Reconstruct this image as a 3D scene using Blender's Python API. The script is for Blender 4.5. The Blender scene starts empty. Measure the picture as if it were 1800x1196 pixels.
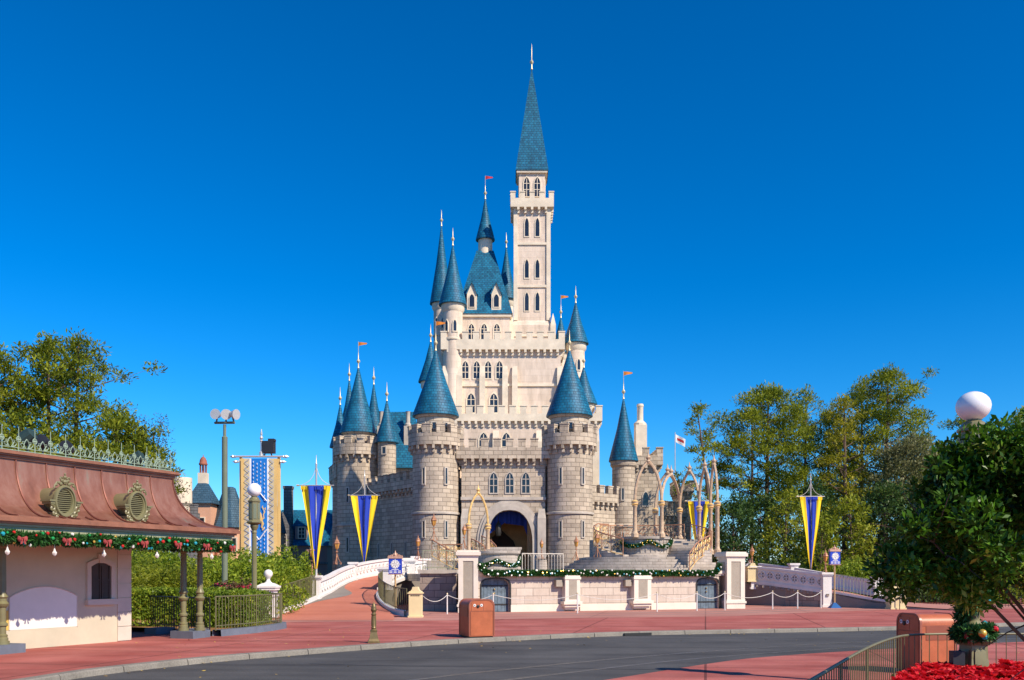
import bpy, bmesh, math, random
import numpy as np
from mathutils import Vector, Matrix, noise as mnoise

random.seed(7)
RNG = np.random.default_rng(11)
R = math.radians
PI = math.pi
SC = bpy.context.scene
COL = SC.collection

# ------------------------------------------------------------------ camera, sky, sun, exposure
EYE = 1.9
FPX = 1600.0
cam_d = bpy.data.cameras.new("camera")
cam = bpy.data.objects.new("camera", cam_d)
COL.objects.link(cam)
cam.location = (0, 0, EYE)
cam.rotation_euler = (R(90), 0, 0)
cam_d.lens = 32.0
cam_d.sensor_width = 36.0
cam_d.shift_y = 0.229
cam_d.clip_start = 0.1
cam_d.clip_end = 6000
SC.camera = cam

SUN_AZ = 50.0      # degrees to the right of straight behind the camera
SUN_EL = 40.0
sdir = Vector((math.sin(R(SUN_AZ)) * math.cos(R(SUN_EL)), -math.cos(R(SUN_AZ)) * math.cos(R(SUN_EL)), math.sin(R(SUN_EL))))
world = bpy.data.worlds.new("World")
SC.world = world
world.use_nodes = True
wn = world.node_tree.nodes
wl = world.node_tree.links
wn.clear()
wout = wn.new("ShaderNodeOutputWorld")
wbg = wn.new("ShaderNodeBackground")
sky = wn.new("ShaderNodeTexSky")
sky.sky_type = 'NISHITA'
sky.sun_disc = False
sky.sun_elevation = R(SUN_EL)
sky.sun_rotation = math.atan2(sdir.x, sdir.y)
sky.altitude = 0
sky.air_density = 1.0
sky.dust_density = 0.1
sky.ozone_density = 10.0
whs = wn.new("ShaderNodeHueSaturation")
whs.inputs['Saturation'].default_value = 1.25
whs.inputs['Hue'].default_value = 0.491
wl.new(sky.outputs[0], whs.inputs['Color'])
wgm = wn.new("ShaderNodeGamma")
wgm.inputs['Gamma'].default_value = 1.2
wl.new(whs.outputs[0], wgm.inputs['Color'])
wl.new(wgm.outputs[0], wbg.inputs['Color'])
wbg.inputs['Strength'].default_value = 0.097
wl.new(wbg.outputs[0], wout.inputs['Surface'])

sun_d = bpy.data.lights.new("sun", 'SUN')
sun = bpy.data.objects.new("sun", sun_d)
COL.objects.link(sun)
sun_d.energy = 5.0
sun_d.angle = R(0.53)
sun_d.color = (1.0, 0.87, 0.70)
sun.rotation_euler = (-sdir).to_track_quat('-Z', 'Y').to_euler()

SC.view_settings.view_transform = 'Standard'
SC.view_settings.look = 'None'
SC.view_settings.exposure = 0.3
SC.view_settings.gamma = 1.0


def PX(px, Y):
    return (px - 900.0) / FPX * Y


def PZ(py, Y):
    return EYE - (py - 1010.0) * Y / FPX


# ------------------------------------------------------------------ materials
def _nt(name):
    m = bpy.data.materials.new(name)
    m.use_nodes = True
    n = m.node_tree.nodes
    return m, n, m.node_tree.links, n["Principled BSDF"]


def _ramp(n, stops):
    r = n.new("ShaderNodeValToRGB")
    e = r.color_ramp.elements
    while len(e) < len(stops):
        e.new(0.5)
    for k, (p, c) in enumerate(stops):
        e[k].position = p
        e[k].color = (*c, 1) if len(c) == 3 else c
    return r


def mul(c, k):
    return tuple(min(1, x * k) for x in c)


def mat(name, c, rough=0.7, metal=0.0, var=0.14, scale=2.0, c2=None, bump=0.0, bscale=30.0, spec=0.4, fine=0.0, coat=0.0):
    m, n, l, b = _nt(name)
    tc = n.new("ShaderNodeTexCoord")
    nz = n.new("ShaderNodeTexNoise")
    nz.inputs['Scale'].default_value = scale
    nz.inputs['Detail'].default_value = 6
    nz.inputs['Roughness'].default_value = 0.62
    l.new(tc.outputs['Object'], nz.inputs['Vector'])
    r = _ramp(n, [(0.3, mul(c, 1 - var)), (0.7, c2 if c2 else mul(c, 1 + var))])
    l.new(nz.outputs['Fac'], r.inputs[0])
    last = r.outputs[0]
    if fine:
        nf = n.new("ShaderNodeTexNoise")
        nf.inputs['Scale'].default_value = bscale
        nf.inputs['Detail'].default_value = 3
        l.new(tc.outputs['Object'], nf.inputs['Vector'])
        rf = _ramp(n, [(0.3, (1 - fine,) * 3), (0.7, (1 + 0.0,) * 3)])
        l.new(nf.outputs['Fac'], rf.inputs[0])
        mx = n.new("ShaderNodeMix")
        mx.data_type = 'RGBA'
        mx.blend_type = 'MULTIPLY'
        mx.inputs['Factor'].default_value = 1.0
        l.new(last, mx.inputs['A'])
        l.new(rf.outputs[0], mx.inputs['B'])
        last = mx.outputs['Result']
    l.new(last, b.inputs['Base Color'])
    b.inputs['Roughness'].default_value = rough
    b.inputs['Metallic'].default_value = metal
    b.inputs['Specular IOR Level'].default_value = spec
    if coat:
        b.inputs['Coat Weight'].default_value = coat
        b.inputs['Coat Roughness'].default_value = 0.15
    if bump:
        nb = n.new("ShaderNodeTexNoise")
        nb.inputs['Scale'].default_value = bscale
        nb.inputs['Detail'].default_value = 5
        l.new(tc.outputs['Object'], nb.inputs['Vector'])
        bp = n.new("ShaderNodeBump")
        bp.inputs['Strength'].default_value = bump
        bp.inputs['Distance'].default_value = 0.02
        l.new(nb.outputs['Fac'], bp.inputs['Height'])
        l.new(bp.outputs[0], b.inputs['Normal'])
    return m


def brickmat(name, c1, c2, mortar, bw, bh, ms, stain=0.25, bump=0.5, rough=0.85, sscale=0.35, bias=0.0, sq=1.0, bd=0.03, spec=0.3):
    m, n, l, b = _nt(name)
    uv = n.new("ShaderNodeUVMap")
    tc = n.new("ShaderNodeTexCoord")
    # a slight wobble of the courses
    br = n.new("ShaderNodeTexBrick")
    br.offset = 0.5
    br.squash = sq
    br.squash_frequency = 3
    br.inputs['Scale'].default_value = 1.0
    br.inputs['Brick Width'].default_value = bw
    br.inputs['Row Height'].default_value = bh
    br.inputs['Mortar Size'].default_value = ms
    br.inputs['Mortar Smooth'].default_value = 0.3
    br.inputs['Bias'].default_value = bias
    br.inputs['Color1'].default_value = (*c1, 1)
    br.inputs['Color2'].default_value = (*c2, 1)
    br.inputs['Mortar'].default_value = (*mortar, 1)
    l.new(uv.outputs[0], br.inputs['Vector'])
    nz = n.new("ShaderNodeTexNoise")
    nz.inputs['Scale'].default_value = sscale
    nz.inputs['Detail'].default_value = 8
    nz.inputs['Roughness'].default_value = 0.7
    smp = n.new("ShaderNodeMapping")
    smp.inputs['Scale'].default_value = (2.2, 2.2, 0.45)
    l.new(tc.outputs['Object'], smp.inputs['Vector'])
    l.new(smp.outputs[0], nz.inputs['Vector'])
    r = _ramp(n, [(0.34, (1 - stain, 1 - stain * 1.02, 1 - stain * 1.08)), (0.60, (1, 1, 1))])
    l.new(nz.outputs['Fac'], r.inputs[0])
    mx = n.new("ShaderNodeMix")
    mx.data_type = 'RGBA'
    mx.blend_type = 'MULTIPLY'
    mx.inputs['Factor'].default_value = 1.0
    l.new(br.outputs['Color'], mx.inputs['A'])
    l.new(r.outputs[0], mx.inputs['B'])
    l.new(mx.outputs['Result'], b.inputs['Base Color'])
    b.inputs['Roughness'].default_value = rough
    b.inputs['Specular IOR Level'].default_value = spec
    nb = n.new("ShaderNodeTexNoise")
    nb.inputs['Scale'].default_value = 6.0 / bw
    nb.inputs['Detail'].default_value = 4
    l.new(tc.outputs['Object'], nb.inputs['Vector'])
    ad = n.new("ShaderNodeMath")
    ad.operation = 'MULTIPLY_ADD'
    ad.inputs[1].default_value = -1.0
    l.new(br.outputs['Fac'], ad.inputs[0])
    l.new(nb.outputs['Fac'], ad.inputs[2])
    bp = n.new("ShaderNodeBump")
    bp.inputs['Strength'].default_value = bump
    bp.inputs['Distance'].default_value = bd
    l.new(ad.outputs[0], bp.inputs['Height'])
    l.new(bp.outputs[0], b.inputs['Normal'])
    return m


def leafmat(name, c1, c2, c3=None, rough=0.5, trans=0.3, spec=0.3, scale=0.6):
    """leaves: hue runs from c1 to c2 with a clump-sized noise plus a random value per leaf"""
    m, n, l, b = _nt(name)
    tc = n.new("ShaderNodeTexCoord")
    nz = n.new("ShaderNodeTexNoise")
    nz.inputs['Scale'].default_value = scale
    nz.inputs['Detail'].default_value = 3
    l.new(tc.outputs['Object'], nz.inputs['Vector'])
    at = n.new("ShaderNodeAttribute")
    at.attribute_name = "leafvar"
    ad = n.new("ShaderNodeMath")
    ad.operation = 'MULTIPLY_ADD'
    ad.inputs[1].default_value = 0.5
    l.new(at.outputs['Fac'], ad.inputs[0])
    sb = n.new("ShaderNodeMath")
    sb.operation = 'MULTIPLY_ADD'
    sb.inputs[1].default_value = 1.3
    sb.inputs[2].default_value = -0.4
    l.new(nz.outputs['Fac'], sb.inputs[0])
    l.new(sb.outputs[0], ad.inputs[2])
    stops = [(0.1, c1), (0.75, c2)]
    if c3:
        stops.append((0.97, c3))
    r = _ramp(n, stops)
    l.new(ad.outputs[0], r.inputs[0])
    l.new(r.outputs[0], b.inputs['Base Color'])
    b.inputs['Roughness'].default_value = rough
    b.inputs['Specular IOR Level'].default_value = spec
    tr = n.new("ShaderNodeBsdfTranslucent")
    l.new(r.outputs[0], tr.inputs['Color'])
    mx = n.new("ShaderNodeMixShader")
    mx.inputs[0].default_value = trans
    out = n["Material Output"]
    l.new(b.outputs[0], mx.inputs[1])
    l.new(tr.outputs[0], mx.inputs[2])
    l.new(mx.outputs[0], out.inputs['Surface'])
    return m


M = {}
M['stone'] = brickmat("castle_grey_stone", (0.66, 0.55, 0.42), (0.45, 0.37, 0.285), (0.30, 0.245, 0.19), 0.78, 0.36, 0.03, stain=0.25)
M['pale'] = brickmat("castle_pale_render", (0.83, 0.68, 0.55), (0.76, 0.615, 0.49), (0.62, 0.50, 0.40), 1.3, 0.62, 0.012, stain=0.28, bump=0.25, sscale=0.55)
M['paletrim'] = mat("castle_pale_trim", (0.76, 0.65, 0.50), rough=0.8, var=0.16, scale=0.9)
M['stonetrim'] = mat("castle_stone_trim", (0.50, 0.44, 0.37), rough=0.85, var=0.2, scale=1.2)
M['slate'] = brickmat("castle_blue_slate", (0.012, 0.19, 0.33), (0.006, 0.11, 0.21), (0.003, 0.035, 0.075), 0.34, 0.26, 0.02, stain=0.35, bump=0.5, rough=0.5, sscale=0.7, spec=0.3)
M['pane'] = mat("dark_glass", (0.02, 0.025, 0.035), rough=0.12, var=0.3, scale=1.0, spec=0.6)
M['gilt'] = mat("gilded_metal", (0.80, 0.50, 0.18), rough=0.4, metal=0.1, var=0.3, scale=4.0)
M['archstone'] = mat("gilded_arch_stone", (0.52, 0.37, 0.24), rough=0.6, metal=0.0, var=0.3, scale=6, bump=0.4, bscale=18)
M['palegold'] = mat("pale_gold_finial", (0.66, 0.55, 0.34), rough=0.45, metal=0.3, var=0.15)
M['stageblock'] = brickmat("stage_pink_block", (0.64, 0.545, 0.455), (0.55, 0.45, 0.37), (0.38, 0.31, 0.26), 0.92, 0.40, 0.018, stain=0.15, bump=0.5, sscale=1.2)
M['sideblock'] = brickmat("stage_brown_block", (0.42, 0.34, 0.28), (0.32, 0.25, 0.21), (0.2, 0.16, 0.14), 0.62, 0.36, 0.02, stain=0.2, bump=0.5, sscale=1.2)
M['stepstone'] = brickmat("step_stone", (0.54, 0.47, 0.40), (0.42, 0.36, 0.31), (0.26, 0.22, 0.19), 0.7, 0.165, 0.012, stain=0.25, bump=0.4, sscale=1.0)
M['cream'] = mat("cream_trim", (0.74, 0.66, 0.55), rough=0.75, var=0.07, scale=1.2, bump=0.15, bscale=25)
M['stucco'] = mat("grey_stucco_panel", (0.40, 0.345, 0.275), rough=0.9, var=0.1, scale=2.0, bump=0.5, bscale=60, fine=0.2)
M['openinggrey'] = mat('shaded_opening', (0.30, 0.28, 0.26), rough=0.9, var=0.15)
M['white'] = mat("white_stone", (0.76, 0.72, 0.68), rough=0.7, var=0.08, scale=1.5, bump=0.15, bscale=20)
M['bluedoor'] = mat("weathered_blue_wood", (0.12, 0.165, 0.205), rough=0.8, var=0.35, scale=4, bump=0.4, bscale=15)
M['iron'] = mat("black_iron", (0.025, 0.024, 0.022), rough=0.5, var=0.2)
M['olive'] = mat("olive_green_paint", (0.19, 0.175, 0.085), rough=0.42, var=0.12, scale=3, spec=0.5)
M['sage'] = mat("sage_green_paint", (0.32, 0.33, 0.21), rough=0.55, var=0.08, scale=2)
M['polegreen'] = mat("pole_green_paint", (0.16, 0.19, 0.13), rough=0.45, var=0.1, scale=2)
M['railolive'] = mat("railing_olive_paint", (0.145, 0.135, 0.066), rough=0.5, var=0.2, scale=5)
M['bronze'] = mat("bollard_bronze", (0.20, 0.145, 0.062), rough=0.45, metal=0.35, var=0.25, scale=8)
M['globe'] = mat("white_lamp_globe", (0.86, 0.86, 0.88), rough=0.22, var=0.02, spec=0.5)
M['copperlamp'] = mat("copper_lantern", (0.46, 0.22, 0.12), rough=0.45, metal=0.15, var=0.3, scale=8)
M['amber'] = mat("amber_glass", (0.62, 0.30, 0.06), rough=0.2, var=0.25, scale=6)
M['blueplinth'] = mat("slate_blue_plinth", (0.13, 0.15, 0.19), rough=0.7, var=0.15, scale=3)
M['wallpaint'] = mat("taupe_wall_paint", (0.56, 0.50, 0.37), rough=0.85, var=0.10, scale=0.9, bump=0.12, bscale=40)
M['quoin'] = mat("grey_quoin_stone", (0.60, 0.53, 0.44), rough=0.85, var=0.08, scale=2)
M['archpanel'] = mat("white_arch_panel", (0.80, 0.77, 0.70), rough=0.8, var=0.04, scale=2)
M['yellowpanel'] = mat("yellow_painted_panel", (0.70, 0.46, 0.10), rough=0.8, var=0.06, scale=2)
M['shutter'] = mat("dark_shutter", (0.06, 0.045, 0.038), rough=0.6, var=0.15)
M['orange'] = mat("orange_bin_paint", (0.48, 0.13, 0.052), rough=0.42, var=0.16, scale=3.5, spec=0.4, bump=0.05, bscale=60, fine=0.14)
M['binedge'] = mat("bin_edge_band", (0.30, 0.09, 0.05), rough=0.35, var=0.15, spec=0.5)
M['sticker'] = mat("white_sticker", (0.8, 0.8, 0.78), rough=0.5, var=0.03)
M['yellow'] = mat("banner_yellow", (0.86, 0.60, 0.012), rough=0.75, var=0.05, scale=1.5)
M['blue'] = mat("banner_blue", (0.012, 0.045, 0.42), rough=0.75, var=0.1, scale=1.5)
M['bblue'] = mat("hanging_banner_blue", (0.008, 0.19, 0.60), rough=0.75, var=0.06, scale=1.5)
M['bgold'] = mat("hanging_banner_gold", (0.70, 0.47, 0.17), rough=0.75, var=0.08, scale=1.5)
M['bpale'] = mat("hanging_banner_pale_gold", (0.60, 0.50, 0.30), rough=0.8, var=0.08, scale=3)
M['steel'] = mat("pale_steel", (0.58, 0.57, 0.55), rough=0.4, metal=0.4, var=0.08)
M['whitepost'] = mat("white_painted_post", (0.74, 0.70, 0.66), rough=0.5, var=0.05)
M['rope'] = mat("pale_rope", (0.62, 0.58, 0.52), rough=0.9, var=0.15, scale=20)
M['signblue'] = mat("sign_blue", (0.018, 0.055, 0.46), rough=0.45, var=0.05)
M['signbase'] = mat("sign_base_blue", (0.01, 0.10, 0.30), rough=0.4, var=0.1)
M['signgold'] = mat("sign_gold_pole", (0.62, 0.40, 0.19), rough=0.45, metal=0.25, var=0.12)
M['signpink'] = mat("sign_copper_crown", (0.56, 0.34, 0.24), rough=0.5, metal=0.2, var=0.2, scale=10)
M['creampier'] = mat("cream_yellow_pier", (0.76, 0.62, 0.34), rough=0.7, var=0.06, scale=2)
M['bark'] = mat("pine_bark", (0.13, 0.085, 0.06), rough=0.95, var=0.35, scale=3, bump=0.6, bscale=9)
M['darkbark'] = mat("smooth_dark_bark", (0.09, 0.062, 0.048), rough=0.9, var=0.35, scale=6, bump=0.4, bscale=20)
M['mulch'] = mat("orange_leaf_mulch", (0.34, 0.17, 0.055), rough=0.95, var=0.45, scale=14, bump=0.9, bscale=30)
M['red'] = mat("red_glossy_bauble", (0.55, 0.02, 0.015), rough=0.2, var=0.05, spec=0.6)
M['gold'] = mat("gold_bauble", (0.66, 0.42, 0.08), rough=0.25, metal=0.4, var=0.05)
M['teal'] = mat("teal_bauble", (0.02, 0.32, 0.40), rough=0.25, var=0.05)
M['greenb'] = mat("green_bauble", (0.02, 0.30, 0.08), rough=0.25, var=0.05)
M['whiteb'] = mat("white_bauble", (0.72, 0.68, 0.62), rough=0.3, var=0.05)
M['bow'] = mat("red_plaid_bow", (0.30, 0.008, 0.012), rough=0.85, var=0.4, scale=30, c2=(0.46, 0.10, 0.09))
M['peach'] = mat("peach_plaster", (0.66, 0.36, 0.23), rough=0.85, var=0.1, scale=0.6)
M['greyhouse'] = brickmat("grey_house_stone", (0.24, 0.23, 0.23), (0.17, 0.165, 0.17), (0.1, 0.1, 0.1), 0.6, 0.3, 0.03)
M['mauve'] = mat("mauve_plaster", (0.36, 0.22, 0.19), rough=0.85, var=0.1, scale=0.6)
M['houseslate'] = brickmat("house_blue_grey_slate", (0.06, 0.13, 0.19), (0.035, 0.09, 0.14), (0.015, 0.04, 0.07), 0.4, 0.24, 0.02, rough=0.6, stain=0.3)
M['terracotta'] = mat("terracotta_cupola", (0.30, 0.10, 0.06), rough=0.7, var=0.2)
M['skin'] = mat("skin", (0.52, 0.30, 0.21), rough=0.6, var=0.06)
M['hair'] = mat("dark_hair", (0.03, 0.02, 0.015), rough=0.6)
M['shirt'] = mat("white_shirt", (0.72, 0.72, 0.74), rough=0.8, var=0.05)
M['trousers'] = mat("dark_trousers", (0.03, 0.035, 0.05), rough=0.85)
M['orangeflag'] = mat("orange_pennant", (0.62, 0.20, 0.02), rough=0.8)
M['redflag'] = mat("red_flag_cloth", (0.52, 0.03, 0.04), rough=0.8)
M['darkmetal'] = mat("dark_equipment", (0.02, 0.022, 0.03), rough=0.5)
M['reflector'] = mat("lamp_reflector", (0.62, 0.60, 0.58), rough=0.15, metal=0.8, var=0.1)
M['interior'] = mat("gate_passage_plaster", (0.42, 0.25, 0.12), rough=0.85, var=0.15)
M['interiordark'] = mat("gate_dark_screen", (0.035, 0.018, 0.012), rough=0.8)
M['drape'] = mat("blue_stage_drape", (0.01, 0.035, 0.22), rough=0.8, var=0.15, scale=3)
M['verdigris'] = mat("verdigris_cresting", (0.27, 0.36, 0.27), rough=0.7, var=0.25, scale=6)
M['vent'] = mat("dark_green_vent", (0.02, 0.045, 0.045), rough=0.6)

# needles and leaves
M['pine'] = leafmat("pine_needles", (0.06, 0.105, 0.012), (0.34, 0.38, 0.03), (0.56, 0.50, 0.04), trans=0.42, spec=0.15)
M['pineyellow'] = leafmat("yellowing_pine_needles", (0.13, 0.155, 0.014), (0.42, 0.38, 0.022), (0.60, 0.46, 0.025), trans=0.42)
M['oak'] = leafmat("grey_green_oak_leaves", (0.09, 0.105, 0.04), (0.26, 0.26, 0.11), (0.38, 0.33, 0.17), trans=0.35)
M['dark'] = leafmat("dark_evergreen_leaves", (0.022, 0.055, 0.016), (0.09, 0.165, 0.034), (0.20, 0.25, 0.04), trans=0.35)
M['light'] = leafmat("light_green_leaves", (0.12, 0.17, 0.014), (0.36, 0.39, 0.028), (0.55, 0.45, 0.04), trans=0.42)
M['hedge'] = leafmat("hedge_leaves", (0.07, 0.14, 0.012), (0.34, 0.43, 0.03), (0.58, 0.56, 0.06), trans=0.42, rough=0.5, scale=1.5)
M['clip'] = leafmat("clipped_hedge_leaves", (0.06, 0.13, 0.014), (0.29, 0.38, 0.03), (0.5, 0.46, 0.04), trans=0.4, rough=0.45, scale=2)
M['near'] = leafmat("glossy_near_leaves", (0.012, 0.042, 0.005), (0.085, 0.215, 0.012), (0.52, 0.50, 0.10), trans=0.25, rough=0.4, spec=0.28, scale=2.0)
M['garland'] = leafmat("garland_needles", (0.012, 0.06, 0.012), (0.045, 0.15, 0.03), (0.09, 0.22, 0.05), trans=0.1, scale=8)
M['twig'] = leafmat("sparse_grey_leaves", (0.06, 0.06, 0.035), (0.12, 0.11, 0.06), (0.16, 0.13, 0.08), trans=0.2)
M['redleaf'] = leafmat("reddish_shrub_leaves", (0.07, 0.05, 0.02), (0.14, 0.10, 0.04), (0.20, 0.09, 0.05), trans=0.25, scale=3)
M['bract'] = leafmat("red_bracts", (0.48, 0.008, 0.012), (0.78, 0.016, 0.025), (0.85, 0.05, 0.06), trans=0.35, scale=6)
M['flower'] = leafmat("pink_red_flowers", (0.5, 0.02, 0.06), (0.65, 0.04, 0.12), trans=0.2, scale=4)
M['litter'] = leafmat("fallen_yellow_leaves", (0.30, 0.17, 0.03), (0.62, 0.42, 0.08), (0.7, 0.6, 0.4), trans=0.0, scale=5)


def copper_roof():
    m, n, l, b = _nt("weathered_copper_sheet")
    tc = n.new("ShaderNodeTexCoord")
    mp = n.new("ShaderNodeMapping")
    mp.inputs['Scale'].default_value = (2.2, 2.2, 0.5)
    l.new(tc.outputs['Object'], mp.inputs['Vector'])
    nz = n.new("ShaderNodeTexNoise")
    nz.inputs['Scale'].default_value = 1.4
    nz.inputs['Detail'].default_value = 8
    nz.inputs['Roughness'].default_value = 0.65
    l.new(mp.outputs[0], nz.inputs['Vector'])
    r = _ramp(n, [(0.28, (0.19, 0.075, 0.048)), (0.45, (0.28, 0.115, 0.074)), (0.60, (0.34, 0.165, 0.115)), (0.76, (0.27, 0.25, 0.18))])
    l.new(nz.outputs['Fac'], r.inputs[0])
    l.new(r.outputs[0], b.inputs['Base Color'])
    b.inputs['Metallic'].default_value = 0.3
    b.inputs['Roughness'].default_value = 0.42
    return m


M['copper'] = copper_roof()
M['copperseam'] = mat("dark_copper_seam", (0.16, 0.05, 0.035), rough=0.5, metal=0.3, var=0.3, scale=4)
M['coppertrim'] = mat("copper_gutter", (0.34, 0.145, 0.085), rough=0.45, metal=0.3, var=0.2, scale=3)


def ground_mat(name, c1, c2, grain=0.25, gscale=60.0, scale=0.35, rough=0.85, joints=0.0, streak=0.0, spots=0.0, jc=0.55):
    m, n, l, b = _nt(name)
    tc = n.new("ShaderNodeTexCoord")
    nz = n.new("ShaderNodeTexNoise")
    nz.inputs['Scale'].default_value = scale
    nz.inputs['Detail'].default_value = 8
    nz.inputs['Roughness'].default_value = 0.6
    l.new(tc.outputs['Object'], nz.inputs['Vector'])
    r = _ramp(n, [(0.32, c1), (0.68, c2)])
    l.new(nz.outputs['Fac'], r.inputs[0])
    last = r.outputs[0]

    def times(fac_out, lo, p0, p1, hi=1.0):
        nonlocal last
        rr = _ramp(n, [(p0, (lo,) * 3), (p1, (hi,) * 3)])
        l.new(fac_out, rr.inputs[0])
        mx = n.new("ShaderNodeMix")
        mx.data_type = 'RGBA'
        mx.blend_type = 'MULTIPLY'
        mx.inputs['Factor'].default_value = 1.0
        l.new(last, mx.inputs['A'])
        l.new(rr.outputs[0], mx.inputs['B'])
        last = mx.outputs['Result']
    ng = n.new("ShaderNodeTexNoise")
    ng.inputs['Scale'].default_value = gscale
    ng.inputs['Detail'].default_value = 4
    l.new(tc.outputs['Object'], ng.inputs['Vector'])
    times(ng.outputs['Fac'], 1 - grain, 0.35, 0.65, 1.0)
    if streak:
        mp = n.new("ShaderNodeMapping")
        mp.inputs['Scale'].default_value = (0.16, 1.2, 1)
        mp.inputs['Rotation'].default_value = (0, 0, R(-18))
        l.new(tc.outputs['Object'], mp.inputs['Vector'])
        ns = n.new("ShaderNodeTexNoise")
        ns.inputs['Scale'].default_value = 1.1
        ns.inputs['Detail'].default_value = 6
        l.new(mp.outputs[0], ns.inputs['Vector'])
        times(ns.outputs['Fac'], 1 - streak, 0.32, 0.6)
    if joints:
        br = n.new("ShaderNodeTexBrick")
        br.offset = 0.0
        br.inputs['Scale'].default_value = 1.0
        br.inputs['Brick Width'].default_value = joints
        br.inputs['Row Height'].default_value = joints * 0.8
        br.inputs['Mortar Size'].default_value = 0.03
        br.inputs['Mortar Smooth'].default_value = 0.2
        mp = n.new("ShaderNodeMapping")
        mp.inputs['Rotation'].default_value = (0, 0, R(12))
        l.new(tc.outputs['Object'], mp.inputs['Vector'])
        l.new(mp.outputs[0], br.inputs['Vector'])
        rr = _ramp(n, [(0.0, (1, 1, 1)), (1.0, (jc,) * 3)])
        l.new(br.outputs['Fac'], rr.inputs[0])
        mx = n.new("ShaderNodeMix")
        mx.data_type = 'RGBA'
        mx.blend_type = 'MULTIPLY'
        mx.inputs['Factor'].default_value = 1.0
        l.new(last, mx.inputs['A'])
        l.new(rr.outputs[0], mx.inputs['B'])
        last = mx.outputs['Result']
    if spots:
        vo = n.new("ShaderNodeTexVoronoi")
        vo.inputs['Scale'].default_value = 1.7
        l.new(tc.outputs['Object'], vo.inputs['Vector'])
        times(vo.outputs['Distance'], 1 - spots, 0.03, 0.09)
    l.new(last, b.inputs['Base Color'])
    b.inputs['Roughness'].default_value = rough
    b.inputs['Specular IOR Level'].default_value = 0.25
    bp = n.new("ShaderNodeBump")
    bp.inputs['Strength'].default_value = 0.25
    bp.inputs['Distance'].default_value = 0.01
    l.new(ng.outputs['Fac'], bp.inputs['Height'])
    l.new(bp.outputs[0], b.inputs['Normal'])
    return m


M['redpave'] = ground_mat("red_pavement", (0.40, 0.096, 0.076), (0.56, 0.185, 0.15), grain=0.2, streak=0.34, joints=4.2, spots=0.45, jc=0.42, scale=0.5)
M['pinkpave'] = ground_mat("pink_forecourt_pavement", (0.44, 0.19, 0.15), (0.55, 0.27, 0.215), grain=0.14, streak=0.15, joints=5.0, jc=0.7)
M['coral'] = ground_mat("coral_path", (0.52, 0.17, 0.105), (0.60, 0.22, 0.145), grain=0.12, streak=0.12)
M['greyapron'] = ground_mat("grey_apron", (0.24, 0.21, 0.185), (0.30, 0.27, 0.24), grain=0.2)
M['asphalt'] = ground_mat("asphalt", (0.078, 0.077, 0.077), (0.130, 0.127, 0.124), grain=0.4, gscale=70, streak=0.32, spots=0.2)
M['kerb'] = ground_mat("kerb_concrete", (0.21, 0.19, 0.16), (0.31, 0.28, 0.235), grain=0.25, gscale=30, scale=1.5)
M['earth'] = ground_mat("earth_and_grass", (0.035, 0.045, 0.015), (0.06, 0.07, 0.025), grain=0.4, gscale=10)
M['tar'] = mat('tar_joint', (0.035, 0.035, 0.037), rough=0.6)
M['track'] = mat("worn_steel_track", (0.34, 0.30, 0.25), rough=0.4, metal=0.5, var=0.25, scale=3)


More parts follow.
